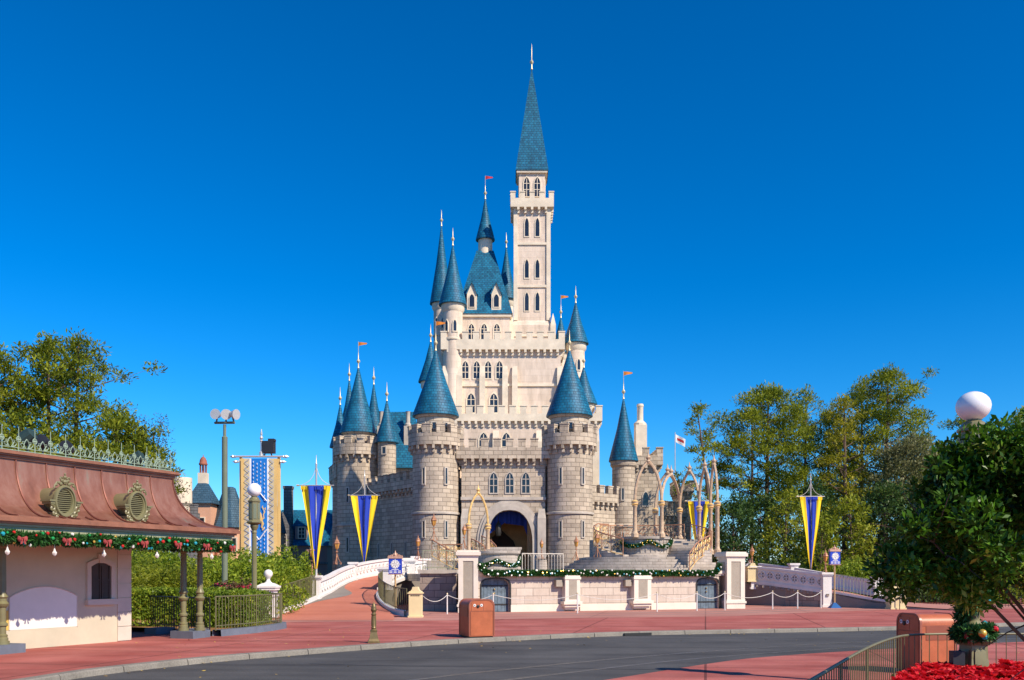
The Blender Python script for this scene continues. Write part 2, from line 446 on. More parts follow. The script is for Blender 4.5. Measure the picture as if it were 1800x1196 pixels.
# ------------------------------------------------------------------ mesh helpers
class MB:
    def __init__(s):
        s.v, s.f, s.uv, s.mi = [], [], [], []

    def add(s, verts, faces, mi=0, uvs=None):
        o = len(s.v)
        s.v.extend([tuple(p) for p in verts])
        for k, f in enumerate(faces):
            s.f.append([i + o for i in f])
            s.mi.append(mi)
            s.uv.append(uvs[k] if uvs else None)
        return s

    def box(s, x0, x1, y0, y1, z0, z1, mi=0, Mx=None):
        p = [(x0, y0, z0), (x1, y0, z0), (x1, y1, z0), (x0, y1, z0), (x0, y0, z1), (x1, y0, z1), (x1, y1, z1), (x0, y1, z1)]
        if Mx is not None:
            p = [Mx @ Vector(q) for q in p]
        return s.add(p, [(0, 3, 2, 1), (4, 5, 6, 7), (0, 1, 5, 4), (1, 2, 6, 5), (2, 3, 7, 6), (3, 0, 4, 7)], mi)

    def cbox(s, c, sx, sy, sz, rz=0.0, mi=0):
        """box centred at c in x,y and standing on c.z"""
        return s.box(-sx / 2, sx / 2, -sy / 2, sy / 2, 0, sz, mi, Matrix.Translation(Vector(c)) @ Matrix.Rotation(rz, 4, 'Z'))

    def frustum(s, c, a0, b0, a1, b1, h, rz=0.0, mi=0):
        """rectangular frustum, full widths a0 x b0 at the bottom and a1 x b1 on top"""
        Mx = Matrix.Translation(Vector(c)) @ Matrix.Rotation(rz, 4, 'Z')
        p = []
        for a, b, z in ((a0, b0, 0), (a1, b1, h)):
            for sx, sy in ((-1, -1), (1, -1), (1, 1), (-1, 1)):
                p.append(Mx @ Vector((sx * a / 2, sy * b / 2, z)))
        return s.add(p, [(0, 3, 2, 1), (4, 5, 6, 7), (0, 1, 5, 4), (1, 2, 6, 5), (2, 3, 7, 6), (3, 0, 4, 7)], mi)

    def lathe(s, prof, c=(0, 0, 0), n=16, mi=0, sx=1.0, sy=1.0, a0=0.0, a1=2 * PI, rz=0.0, Mx=None):
        full = abs(a1 - a0 - 2 * PI) < 1e-6
        m = n if full else n + 1
        o = len(s.v)
        rm = max(r for r, z in prof)
        for r, z in prof:
            for k in range(m):
                a = a0 + (a1 - a0) * k / n + rz
                q = Vector((c[0] + r * sx * math.cos(a), c[1] + r * sy * math.sin(a), c[2] + z))
                if Mx is not None:
                    q = Mx @ q
                s.v.append(tuple(q))
        run = [0.0]
        for i in range(1, len(prof)):
            run.append(run[-1] + math.hypot(prof[i][0] - prof[i - 1][0], prof[i][1] - prof[i - 1][1]))
        for i in range(len(prof) - 1):
            for k in range(n):
                k2 = (k + 1) % m if full else k + 1
                s.f.append([o + i * m + k, o + i * m + k2, o + (i + 1) * m + k2, o + (i + 1) * m + k])
                u0, u1 = (a1 - a0) * k / n * rm, (a1 - a0) * (k + 1) / n * rm
                s.uv.append([(u0, run[i]), (u1, run[i]), (u1, run[i + 1]), (u0, run[i + 1])])
                s.mi.append(mi)
        if full:
            for i, rev in ((0, True), (len(prof) - 1, False)):
                if prof[i][0] > 1e-4:
                    ring = [o + i * m + k for k in range(n)]
                    s.f.append(ring[::-1] if rev else ring)
                    s.uv.append(None)
                    s.mi.append(mi)
        return s

    def tube(s, pts, r, n=6, mi=0, closed=False):
        pts = [Vector(p) for p in pts]
        rs = r if isinstance(r, (list, tuple)) else [r] * len(pts)
        o = len(s.v)
        N = len(pts)
        ref = None
        for i, p in enumerate(pts):
            if closed:
                t = pts[(i + 1) % N] - pts[i - 1]
            else:
                t = pts[min(i + 1, N - 1)] - pts[max(i - 1, 0)]
            t = t.normalized() if t.length > 1e-9 else Vector((0, 0, 1))
            if ref is None:
                ref = Vector((1, 0, 0)) if abs(t.x) < 0.9 else Vector((0, 1, 0))
            a = (ref - t * ref.dot(t)).normalized()
            b = t.cross(a)
            ref = a
            for k in range(n):
                an = 2 * PI * k / n
                s.v.append(tuple(p + (a * math.cos(an) + b * math.sin(an)) * rs[i]))
        for i in range(N if closed else N - 1):
            j = (i + 1) % N
            for k in range(n):
                k2 = (k + 1) % n
                s.f.append([o + i * n + k, o + i * n + k2, o + j * n + k2, o + j * n + k])
                s.uv.append(None)
                s.mi.append(mi)
        if not closed:
            for i, rev in ((0, True), (N - 1, False)):
                ring = [o + i * n + k for k in range(n)]
                s.f.append(ring[::-1] if rev else ring)
                s.uv.append(None)
                s.mi.append(mi)
        return s

    def slab(s, poly, origin, u, n, d0, d1, mi=0):
        """polygon (a, z) in the vertical plane through origin along u, extruded along n from d0 to d1"""
        O, u, n = Vector(origin), Vector(u), Vector(n)
        k = len(poly)
        p = [O + u * a + n * d0 + Vector((0, 0, z)) for a, z in poly] + [O + u * a + n * d1 + Vector((0, 0, z)) for a, z in poly]
        fs = [tuple(range(k)), tuple(range(2 * k - 1, k - 1, -1))]
        fs += [(i, i + k, (i + 1) % k + k, (i + 1) % k) for i in range(k)]
        return s.add(p, fs, mi)

    def prism(s, poly, z0, z1, mi=0):
        k = len(poly)
        p = [(x, y, z0) for x, y in poly] + [(x, y, z1) for x, y in poly]
        fs = [tuple(range(k - 1, -1, -1)), tuple(range(k, 2 * k))]
        fs += [(i, (i + 1) % k, (i + 1) % k + k, i + k) for i in range(k)]
        return s.add(p, fs, mi)

    def rows(s, rows, mi=0, closed=False):
        o = len(s.v)
        m = len(rows[0])
        for r in rows:
            s.v.extend([tuple(p) for p in r])
        for i in range(len(rows) - 1):
            for k in range(m if closed else m - 1):
                k2 = (k + 1) % m
                s.f.append([o + i * m + k, o + i * m + k2, o + (i + 1) * m + k2, o + (i + 1) * m + k])
                s.uv.append(None)
                s.mi.append(mi)
        return s

    def sphere(s, c, r, n=12, mi=0, sz=1.0, sx=1.0):
        k = max(4, n // 2 + 1)
        prof = [(max(1e-5, r * math.sin(PI * i / (k - 1))), -r * sz * math.cos(PI * i / (k - 1))) for i in range(k)]
        return s.lathe(prof, c, n, mi, sx=sx)


ORG = {}


def org(o):
    return ORG.get(o.name, Vector((0, 0, 0)))


def new_mesh(name, mb, mats, shift=(0, 0, 0), ang=35.0, fix=True):
    me = bpy.data.meshes.new(name)
    sx, sy, sz = shift
    me.from_pydata([(a - sx, b - sy, c - sz) for a, b, c in mb.v], [], mb.f)
    uvl = me.uv_layers.new(name="UVMap")
    uvs = np.zeros((len(me.loops), 2), dtype=np.float32)
    V = mb.v
    li = 0
    for f, uv in zip(mb.f, mb.uv):
        if uv:
            for q in uv:
                uvs[li] = q
                li += 1
        else:
            a, b, c = Vector(V[f[0]]), Vector(V[f[1]]), Vector(V[f[2]])
            nn = (b - a).cross(c - b)
            if len(f) > 4 or nn.length < 1e-12:
                nn = Vector((0, 0, 0))
                for i in range(len(f)):
                    p, q = Vector(V[f[i]]), Vector(V[f[(i + 1) % len(f)]])
                    nn += p.cross(q)
            nn = nn.normalized() if nn.length > 1e-12 else Vector((0, 0, 1))
            if abs(nn.z) > 0.95:
                for i in f:
                    uvs[li] = (V[i][0], V[i][1])
                    li += 1
            else:
                t = Vector((-nn.y, nn.x, 0)).normalized()
                if t.x < -1e-6 or (abs(t.x) < 1e-6 and t.y < 0):
                    t = -t
                w = nn.cross(t)
                w = w if w.z > 0 else -w
                for i in f:
                    p = Vector(V[i])
                    uvs[li] = (p.dot(t), p.z if abs(nn.z) < 0.3 else p.dot(w))
                    li += 1
    uvl.data.foreach_set("uv", uvs.ravel())
    mats = mats if isinstance(mats, (list, tuple)) else [mats]
    for m in mats:
        me.materials.append(M[m] if isinstance(m, str) else m)
    if len(mats) > 1:
        me.polygons.foreach_set("material_index", mb.mi)
    if fix:
        bm = bmesh.new()
        bm.from_mesh(me)
        bmesh.ops.recalc_face_normals(bm, faces=bm.faces)
        bm.to_mesh(me)
        bm.free()
    me.polygons.foreach_set("use_smooth", [True] * len(me.polygons))
    me.set_sharp_from_angle(angle=R(ang))
    me.update()
    return me


def tag(o, label=None, cat=None, group=None, kind=None):
    if label:
        o['label'] = label
    if cat:
        o['category'] = cat
    if group:
        o['group'] = group
    if kind:
        o['kind'] = kind
    return o


def thing(name, label, cat, loc=(0, 0, 0), group=None):
    o = bpy.data.objects.new(name, None)
    o.empty_display_size = 0.2
    COL.objects.link(o)
    o.location = loc
    ORG[o.name] = Vector(loc)
    return tag(o, label, cat, group)


def obj(name, mb, mats, parent=None, ang=35.0, label=None, fix=True):
    """a mesh object; coordinates in mb are those of the space its root stands in"""
    sh = org(parent) if parent is not None else Vector((0, 0, 0))
    me = mb if isinstance(mb, bpy.types.Mesh) else new_mesh(name, mb, mats, sh, ang, fix)
    o = bpy.data.objects.new(name, me)
    COL.objects.link(o)
    if parent is not None:
        o.parent = parent
        ORG[o.name] = sh
    if label:
        o['label'] = label
    return o


def inst(name, me, parent, loc, rz=0.0, sc=1.0):
    """a part that shares its mesh with its twins; loc in the space of the root"""
    o = bpy.data.objects.new(name, me)
    COL.objects.link(o)
    o.parent = parent
    o.location = Vector(loc) - org(parent)
    o.rotation_euler = (0, 0, rz)
    if sc != 1.0:
        o.scale = (sc, sc, sc) if not isinstance(sc, tuple) else sc
    ORG[o.name] = Vector(loc)
    return o


def kids(o):
    return [c for c in CH.get(o.name, [])]


CH = {}


def reindex():
    CH.clear()
    for o in SC.objects:
        if o.parent is not None:
            CH.setdefault(o.parent.name, []).append(o)


def copy_tree(o, parent=None):
    c = o.copy()
    COL.objects.link(c)
    if parent is not None:
        c.parent = parent
    for ch in CH.get(o.name, []):
        copy_tree(ch, c)
    return c


def dup(root, loc, rz=0.0, label=None, sc=None):
    c = copy_tree(root)
    c.location = loc
    c.rotation_euler = (0, 0, rz)
    if sc:
        c.scale = sc if isinstance(sc, tuple) else (sc, sc, sc)
    if label:
        c['label'] = label
    return c


def structure(name, mb, mats, ang=35.0):
    return tag(obj(name, mb, mats, None, ang), kind='structure')


def spline(pts, n=8):
    """Catmull-Rom through pts"""
    P = [Vector(p) for p in pts]
    out = []
    for i in range(len(P) - 1):
        p0, p1, p2, p3 = P[max(i - 1, 0)], P[i], P[i + 1], P[min(i + 2, len(P) - 1)]
        for k in range(n):
            t = k / n
            out.append(0.5 * ((2 * p1) + (p2 - p0) * t + (2 * p0 - 5 * p1 + 4 * p2 - p3) * t * t + (3 * p1 - p0 - 3 * p2 + p3) * t ** 3))
    out.append(P[-1])
    return out


def resample(pts, step):
    pts = [Vector(p) for p in pts]
    L = [0]
    for a, b in zip(pts, pts[1:]):
        L.append(L[-1] + (b - a).length)
    n = max(1, round(L[-1] / step))
    out = []
    j = 0
    for k in range(n + 1):
        d = L[-1] * k / n
        while j < len(L) - 2 and L[j + 1] < d:
            j += 1
        t = (d - L[j]) / max(1e-9, L[j + 1] - L[j])
        out.append(pts[j].lerp(pts[j + 1], min(1, t)))
    return out


def offset2(pts, d):
    out = []
    for i, p in enumerate(pts):
        t = pts[min(i + 1, len(pts) - 1)] - pts[max(i - 1, 0)]
        nrm = Vector((-t.y, t.x, 0)).normalized()
        out.append(p + nrm * d)
    return out


# ------------------------------------------------------------------ leaves
def leaf_mesh(name, C, size, aspect, matkey, up=0.35, jitter=0.5, dirs=None, seed=0, fold=0.0):
    """one diamond leaf per centre in C (n,3); dirs: preferred long axis per leaf"""
    rng = np.random.default_rng(seed + 5)
    n = len(C)
    C = np.asarray(C, dtype=np.float64)
    if dirs is None:
        a = rng.normal(size=(n, 3))
    else:
        a = np.asarray(dirs) + rng.normal(size=(n, 3)) * jitter
    a /= np.linalg.norm(a, axis=1)[:, None] + 1e-9
    b = rng.normal(size=(n, 3))
    b[:, 2] += 0
    nn = np.cross(a, b)
    nn[:, 2] = np.abs(nn[:, 2]) + up
    b = np.cross(nn, a)
    b /= np.linalg.norm(b, axis=1)[:, None] + 1e-9
    s = size * rng.uniform(0.65, 1.25, size=(n, 1))
    w = s * aspect
    v = np.empty((n, 4, 3))
    v[:, 0] = C - a * s * 0.5
    v[:, 1] = C + b * w * 0.5 + a * s * 0.05
    v[:, 2] = C + a * s * 0.5
    v[:, 3] = C - b * w * 0.5 + a * s * 0.05
    if fold:
        nz = np.cross(a, b)
        v[:, 0] -= nz * s * fold
        v[:, 2] -= nz * s * fold
    me = bpy.data.meshes.new(name)
    me.vertices.add(n * 4)
    me.vertices.foreach_set("co", v.reshape(-1))
    me.loops.add(n * 4)
    me.loops.foreach_set("vertex_index", np.arange(n * 4, dtype=np.int32))
    me.polygons.add(n)
    me.polygons.foreach_set("loop_start", np.arange(0, n * 4, 4, dtype=np.int32))
    me.polygons.foreach_set("loop_total", np.full(n, 4, dtype=np.int32))
    me.update(calc_edges=True)
    at = me.attributes.new("leafvar", 'FLOAT', 'FACE')
    at.data.foreach_set("value", rng.uniform(0, 1, n).astype(np.float32))
    me.materials.append(M[matkey])
    return me


def clump_points(clumps, per, rng, shell=0.5):
    """points in ellipsoid clumps (x,y,z,rx,rz), denser towards the skin"""
    out, dr = [], []
    for x, y, z, rx, rz in clumps:
        m = max(4, int(per * rx * rx))
        d = rng.normal(size=(m, 3))
        d /= np.linalg.norm(d, axis=1)[:, None]
        rad = rng.uniform(0, 1, size=(m, 1)) ** shell
        p = d * rad
        p[:, 0] *= rx
        p[:, 1] *= rx
        p[:, 2] *= rz
        out.append(p + np.array([x, y, z]))
        dd = d.copy()
        dd[:, 2] += 0.35
        dr.append(dd)
    return np.vstack(out), np.vstack(dr)


def trunk_curve(h, lean, rng, n=7):
    pts = []
    ph = rng.uniform(0, 6)
    for k in range(n):
        t = k / (n - 1)
        pts.append(Vector((lean[0] * t + 0.12 * math.sin(ph + 4 * t) * h * 0.04, lean[1] * t + 0.1 * math.cos(ph + 3 * t) * h * 0.04, h * t)))
    return pts


def pine_tree(name, label, loc, h, crown0, width, seed, key='pine', lean=(0, 0), nl=26, density=170, flat=0.48, thick=1.0, group='pine trees beyond the plaza', cat='tree', leaf=0.36):
    rng = np.random.default_rng(seed)
    root = thing(name, label, cat, loc, group)
    L = Vector(loc)
    tc = trunk_curve(h, lean, rng)
    r0 = 0.016 * h * thick + 0.06
    tb = MB().tube([p + L for p in tc], [r0 * (1 - 0.85 * k / (len(tc) - 1)) for k in range(len(tc))], 8)
    clumps = []
    for k in range(nl):
        t = crown0 + (1 - crown0) * (k + rng.uniform(0, 0.9)) / nl
        f = min(t, 0.995) * (len(tc) - 1)
        i = int(f)
        base = tc[i].lerp(tc[i + 1], f - i)
        az = k * 2.4 + rng.uniform(-0.5, 0.5)
        u = (t - crown0) / (1 - crown0)
        prof = math.sin(PI * min(1, 0.22 + 0.80 * u)) ** 0.8
        ln = width * prof * rng.uniform(0.55, 1.1)
        if ln < 0.35:
            ln = 0.35
        d = Vector((math.cos(az), math.sin(az), 0.25 + 0.5 * u))
        mid = base + d * ln * 0.5
        end = base + Vector((d.x * ln, d.y * ln, d.z * ln * 0.8 + 0.1))
        rr = r0 * (1 - 0.8 * t) * 0.42
        tb.tube([base + L, mid + L - Vector((0, 0, 0.05 * ln)), end + L], [rr, rr * 0.6, rr * 0.25], 5)
        cr = 0.265 * width + 0.25
        clumps.append((*end, cr * rng.uniform(0.7, 1.15), cr * flat * rng.uniform(0.8, 1.2)))
        if ln > width * 0.4:
            for q in range(2):
                s = 0.62 + 0.2 * q
                pp = base.lerp(end, s) + Vector(rng.normal(size=3) * 0.22 * width)
                tb.tube([base.lerp(end, s - 0.2) + L, pp + L], [rr * 0.4, rr * 0.15], 4)
                clumps.append((*pp, cr * rng.uniform(0.5, 0.85), cr * flat * 0.8))
    top = tc[-1]
    clumps.append((top.x, top.y, top.z, 0.2 * width + 0.3, 0.2 * width + 0.3))
    P, D = clump_points(clumps, density * 1.15, rng, shell=0.55)
    obj('trunk', tb, 'bark', root)
    cm = leaf_mesh('crown', P, leaf, 0.30, key, dirs=D, jitter=0.7, seed=seed, up=1.1)
    obj('crown', cm, None, root)
    return root


def bush_tree(name, label, loc, h, rx, seed, key='dark', nclump=40, density=230, leaf=0.34, trunk=True, low=0.12, group='broadleaf trees beyond the plaza', cat='tree', aspect=0.5, bark='bark', sparse=1.0):
    rng = np.random.default_rng(seed)
    root = thing(name, label, cat, loc, group)
    L = Vector(loc)
    tb = MB()
    tc = trunk_curve(h * 0.9, (rng.uniform(-0.05, 0.05) * h, 0), rng)
    r0 = 0.014 * h + 0.05
    tb.tube([p + L for p in tc], [r0 * (1 - 0.8 * k / (len(tc) - 1)) for k in range(len(tc))], 7)
    clumps = []
    for k in range(nclump):
        u = (k + 0.5) / nclump
        t = low + (1 - low) * u
        az = k * 2.399 + rng.uniform(-0.4, 0.4)
        prof = (math.sin(PI * (0.12 + 0.82 * u))) ** 0.7
        ln = rx * prof * rng.uniform(0.35, 0.95)
        i = min(int(t * (len(tc) - 1)), len(tc) - 2)
        base = tc[i]
        e = Vector((base.x + math.cos(az) * ln, base.y + math.sin(az) * ln, h * t * rng.uniform(0.95, 1.0)))
        tb.tube([base * 1.0 + L, base.lerp(e, 0.5) + Vector((0, 0, 0.1)) + L, e + L], [r0 * 0.35 * (1 - 0.7 * u), r0 * 0.2 * (1 - 0.7 * u), 0.012], 4)
        cr = rx * 0.30 * rng.uniform(0.75, 1.25)
        clumps.append((*e, cr, cr * rng.uniform(0.6, 0.95)))
    P, D = clump_points(clumps, density * sparse, rng, shell=0.5)
    obj('trunk', tb, bark, root)
    cm = leaf_mesh('crown', P, leaf, aspect, key, dirs=D, jitter=0.8, seed=seed, up=0.9)
    obj('crown', cm, None, root)
    return root


def hedge_points(n, fn, rng):
    return np.array([fn(rng) for _ in range(n)])


# ================================================================== THE SETTING: ground, road, kerb, paths
structure('ground', MB().add([(-1500, -300, -0.2), (1500, -300, -0.2), (1500, 2500, -0.2), (-1500, 2500, -0.2)], [(0, 1, 2, 3)]), 'earth')
FAR = spline([(-10.0, 2, 0), (-9.7, 9, 0), (-9.2, 13.5, 0), (-8.63, 16.8, 0), (-8.18, 18.5, 0), (-6.9, 20.9, 0), (-5.59, 22.5, 0), (-3.83, 24.5, 0), (-1.61, 26.6, 0),
              (0.1, 27.8, 0), (2.0, 29.1, 0), (4.56, 30.3, 0), (7.36, 31.1, 0), (10.6, 32.0, 0), (14.1, 33.1, 0), (16.9, 34.4, 0), (20.1, 35.8, 0), (35, 43, 0), (60, 56, 0)], 6)
NEAR = spline([(-5.5, 0, 0), (-4.6, 6, 0), (-2.6, 11.5, 0), (-0.6, 14.7, 0), (1.73, 17.3, 0), (5.06, 21.2, 0), (7.1, 22.8, 0), (8.9, 23.9, 0), (12.7, 26.0, 0), (15.1, 27.1, 0), (30, 33, 0), (60, 46, 0)], 6)
structure('road', MB().add([(p.x, p.y, -0.12) for p in offset2(FAR, 0.2)] + [(p.x, p.y, -0.12) for p in reversed(offset2(NEAR, -0.5))], [tuple(range(len(FAR) + len(NEAR)))]), 'asphalt')
pave = MB()
fp = [(p.x, p.y) for p in offset2(FAR, 0.26)]
pave.add([(x, y, 0.0) for x, y in fp] + [(60, 72, 0), (-60, 72, 0), (-60, 2, 0)], [tuple(range(len(fp) + 3))])
structure('red_pavement', pave, 'redpave')
isl = [(p.x, p.y) for p in NEAR]
structure('near_pavement', MB().add([(x, y, -0.108) for x, y in isl] + [(60, -20, -0.108), (-5.5, -20, -0.108)], [tuple(range(len(isl) + 2))]), 'redpave')
# kerb stones: one band cut into lengths with open joints
kb = MB()
kc = resample(FAR, 0.1)
ki = offset2(kc, 0.28)
st = 17
for a in range(0, len(kc) - st, st):
    o, i_ = kc[a:a + st + 1], ki[a:a + st + 1]
    o = [o[0].lerp(o[1], 0.12)] + o[1:-1] + [o[-1].lerp(o[-2], 0.12)]
    i_ = [i_[0].lerp(i_[1], 0.12)] + i_[1:-1] + [i_[-1].lerp(i_[-2], 0.12)]
    rows = []
    for p, q in zip(o, i_):
        d = (q - p).normalized()
        rows.append([(p.x - d.x * .02, p.y - d.y * .02, -0.14), (p.x, p.y, -0.02), (p.x + d.x * .03, p.y + d.y * .03, 0.008), (q.x, q.y, 0.008), (q.x, q.y, -0.1)])
    kb.rows(rows)
    n0 = len(kb.v)
    kb.add(rows[0], [(0, 1, 2, 3, 4)])
    kb.add(rows[-1], [(4, 3, 2, 1, 0)])
structure('kerb', kb, 'kerb')
kg = MB()
kg.rows([[(p.x, p.y, -0.13), (p.x + (q - p).normalized().x * .02, p.y + (q - p).normalized().y * .02, -0.004), (q.x, q.y, -0.004)] for p, q in zip(offset2(kc, 0.012), ki)])
structure('kerb_bed', kg, 'greyapron')
# gutter drain slot in the kerb near the bin
structure('drain_slot', MB().box(-0.5, 0.5, -0.04, 0.04, -0.115, -0.03, 0, Matrix.Translation((4.15, 30.06, 0)) @ Matrix.Rotation(R(20), 4, 'Z')), 'iron')
# street track: two pairs of thin rails
for k, base in enumerate(([(-8.5, 6, 0), (-5.2, 13, 0), (-1.64, 17.66, 0), (0, 19.4, 0), (2.79, 22.0, 0), (5.9, 24.4, 0), (10.25, 27.2, 0), (13.1, 28.7, 0), (26, 35, 0), (45, 44, 0)],
                          [(-7.2, 5.5, 0), (-3.9, 12.6, 0), (-0.5, 16.9, 0), (1.1, 18.6, 0), (3.6, 21.1, 0), (6.5, 23.3, 0), (10.8, 26.0, 0), (13.6, 27.5, 0), (26.5, 33.8, 0), (45.5, 42.8, 0)])):
    tb = MB()
    c = spline(base, 8)
    for off, w in ((0, 0.028), (0.09, 0.012)):
        a, b = offset2(c, off - w), offset2(c, off + w)
        tb.rows([[(p.x, p.y, -0.115), (q.x, q.y, -0.115)] for p, q in zip(a, b)])
    structure('street_track', tb, 'track')
# pink forecourt in front of the stage
structure('forecourt', MB().add([(-9.5, 35.8, .004), (-8.0, 36.5, .004), (-4.6, 37, .004), (1.5, 39.4, .004), (9.9, 41.4, .004), (15, 45.5, .004), (20, 48.8, .004), (24, 53, .004), (24, 66, .004), (-4, 66, .004), (-4.6, 44, .004), (-5.2, 39.5, .004), (-9.5, 39, .004)],
                                [tuple(range(13))]), 'pinkpave')
for k, (pts, w) in enumerate((([(-1, 43.4, 0), (4, 44.4, 0), (9, 45.8, 0), (13, 48, 0), (17, 51.5, 0)], 0.13), ([(1, 41.6, 0), (5, 42.4, 0), (10, 44.2, 0), (15, 47.6, 0), (19, 50.2, 0)], 0.1))):
    c = spline(pts, 8)
    structure('grey_paving_band', MB().rows([[(p.x, p.y, .008), (q.x, q.y, .008)] for p, q in zip(offset2(c, -w), offset2(c, w))]), 'greyapron')


def sm(t):
    t = max(0.0, min(1.0, t))
    return t * t * (3 - 2 * t)


def ramp_z(y):
    return 2.08 * max(0.0, min(1.0, (y - 39.0) / 24.0)) ** 1.05


# left ramp: coral path rising to the bridge, with a grey apron on its outer side
LE = spline([(-10.4, 37.5, 0), (-10.35, 40, 0), (-10.1, 44, 0), (-9.9, 48, 0), (-9.95, 52, 0), (-9.9, 56, 0), (-9.3, 60, 0), (-7.9, 64, 0), (-5.5, 67.5, 0), (-1, 69.5, 0), (3, 71, 0)], 8)
RE = spline([(-4.9, 37.6, 0), (-5.2, 40, 0), (-6.2, 44, 0), (-7.0, 48, 0), (-7.3, 52, 0), (-7.25, 56, 0), (-6.6, 59, 0), (-5.3, 61.5, 0), (-3.3, 63.3, 0), (0.2, 64.6, 0), (3, 65.5, 0)], 8)
rm = MB()
lo = MB()
for a, b in zip(LE, RE):
    pass
rows = []
for a, b in zip(LE, RE):
    z = ramp_z((a.y + b.y) / 2) + 0.012
    rows.append([a.lerp(b, t) + Vector((0, 0, z)) for t in (0, .25, .5, .75, 1)])
rm.rows(rows)
structure('coral_path', rm, 'coral')
em = MB()
em.rows([[Vector((r[0].x - 1.3, r[0].y, -0.18)), r[0] - Vector((0.02, 0, 0.03)), r[4] - Vector((-0.02, 0, 0.03)), Vector((r[4].x + .02, r[4].y, -0.18))] for r in rows])
structure('ramp_bank', em, 'greyapron')
ap = MB()
for i in range(20, 54):
    pass
arow = []
for i, a in enumerate(LE):
    if 44 <= a.y <= 66:
        w = 0.10 + 1.15 * math.exp(-((a.y - 49.0) / 2.6) ** 2)
        d = (RE[i] - a).normalized()
        z = rows[i][0].z + 0.008
        zz = rows[i][0].z + 0.008
        arow.append([Vector((a.x, a.y, z)), Vector((a.x + d.x * w * .5, a.y + d.y * w * .5, zz)), Vector((a.x + d.x * w, a.y + d.y * w, zz))])
ap.rows(arow)
structure('grey_path_apron', ap, 'greyapron')
# right ramp behind its low retaining wall
RR = [(24.2, 47.5, .0), (21.0, 50.0, .22), (18.4, 53.0, .82), (15.0, 56.0, 1.32), (11.5, 60.0, 1.8), (8.0, 65.0, 2.05), (4.0, 70, 2.08)]
RF = [(27.5, 53.0, .0), (23.6, 56.0, .25), (21.0, 58.6, .85), (17.5, 61.8, 1.35), (14.0, 65.5, 1.8), (9.5, 69.5, 2.05), (5.0, 74, 2.08)]
ra, rb = spline(RR, 6), spline(RF, 6)
structure('right_ramp_path', MB().rows([[a + Vector((0, 0, .012)), b + Vector((0, 0, .012))] for a, b in zip(ra, rb)]), 'pinkpave')
structure('right_ramp_bank', MB().rows([[Vector((a.x, a.y, -.1)), a - Vector((0, 0, .03)), b - Vector((0, 0, .03)), Vector((b.x, b.y, -.1))] for a, b in zip(ra, rb)]), 'greyapron')
# paved walk at far right in front of the garden fence
structure('side_path', MB().add([(24, 49, .004), (27, 51, .004), (33, 50, .004), (60, 58, .004), (60, 66, .004), (34, 57, .004), (27, 60, .004), (23, 57, .004)], [tuple(range(8))]), 'pinkpave')

ts = spline([(-4.6, 20.6, 0), (-2.6, 20.1, 0), (0.2, 19.8, 0), (3.6, 19.2, 0), (6, 18.9, 0)], 6)
structure('tar_seam', MB().rows([[(p.x, p.y, -.116), (q.x, q.y, -.116)] for p, q in zip(offset2(ts, -.018), offset2(ts, .018))]), 'tar')


# ================================================================== THE CASTLE: a plain generic fairy-tale castle of the same size and colours
castle = thing('castle', 'tall grey and pale stone castle with plain blue cone roofs in the centre', 'castle', (-1, 88, 0))


def stepwin(mb, c, u, n, w, h, pointed=True, fr=0.10, proud=0.06):
    """frame (material 0) and pane (material 1) of a window whose sill centre is c, on a wall along u facing n"""
    c, u, n = Vector(c), Vector(u).normalized(), Vector(n).normalized()

    def outl(e):
        a = w / 2 + e
        if pointed:
            return [(-a, -e), (a, -e), (a, h * .72), (a * .62, h * .9 + e * .7), (0, h + e * 1.4), (-a * .62, h * .9 + e * .7), (-a, h * .72)]
        return [(-a, -e), (a, -e), (a, h + e), (-a, h + e)]
    o, i_ = outl(fr), outl(0)
    k = len(o)
    pr = []
    for ring, d in ((o, -.1), (o, proud), (i_, proud), (i_, .015)):
        pr.append([c + u * a + n * d + Vector((0, 0, z)) for a, z in ring])
    b = len(mb.v)
    for ring in pr:
        mb.v.extend([tuple(p) for p in ring])
    for r in range(3):
        for q in range(k):
            q2 = (q + 1) % k
            mb.f.append([b + r * k + q, b + r * k + q2, b + (r + 1) * k + q2, b + (r + 1) * k + q])
            mb.uv.append(None)
            mb.mi.append(0)
    mb.f.append([b + 3 * k + q for q in range(k)])
    mb.uv.append(None)
    mb.mi.append(1)
    if w > 0.55:   # glazing bars
        for a in (-.001,):
            mb.slab([(-.035, 0), (.035, 0), (.035, h * .93), (-.035, h * .93)], c, u, n, .01, .045)
        for zz in (.36, .68):
            mb.slab([(-w / 2, h * zz - .03), (w / 2, h * zz - .03), (w / 2, h * zz + .03), (-w / 2, h * zz + .03)], c, u, n, .012, .04)
    return mb


def win(parent, c, u, n, w, h, pointed=True, trim='stonetrim', fr=0.10):
    return obj('window', stepwin(MB(), c, u, n, w, h, pointed, fr), [trim, 'pane'], parent)


def merlons_line(mb, a, b, z, w=0.62, gap=0.42, h=0.7, t=0.4, mi=0):
    a, b = Vector((a[0], a[1], 0)), Vector((b[0], b[1], 0))
    L = (b - a).length
    n = max(1, int((L + gap) / (w + gap)))
    step = (L - n * w) / max(1, n - 1) + w if n > 1 else 0
    d = (b - a).normalized()
    rz = math.atan2(d.y, d.x)
    for k in range(n):
        c = a + d * (w / 2 + k * step)
        mb.cbox((c.x, c.y, z), w, t, h, rz, mi)
        mb.cbox((c.x, c.y, z + h), w + .08, t + .1, .1, rz, mi)


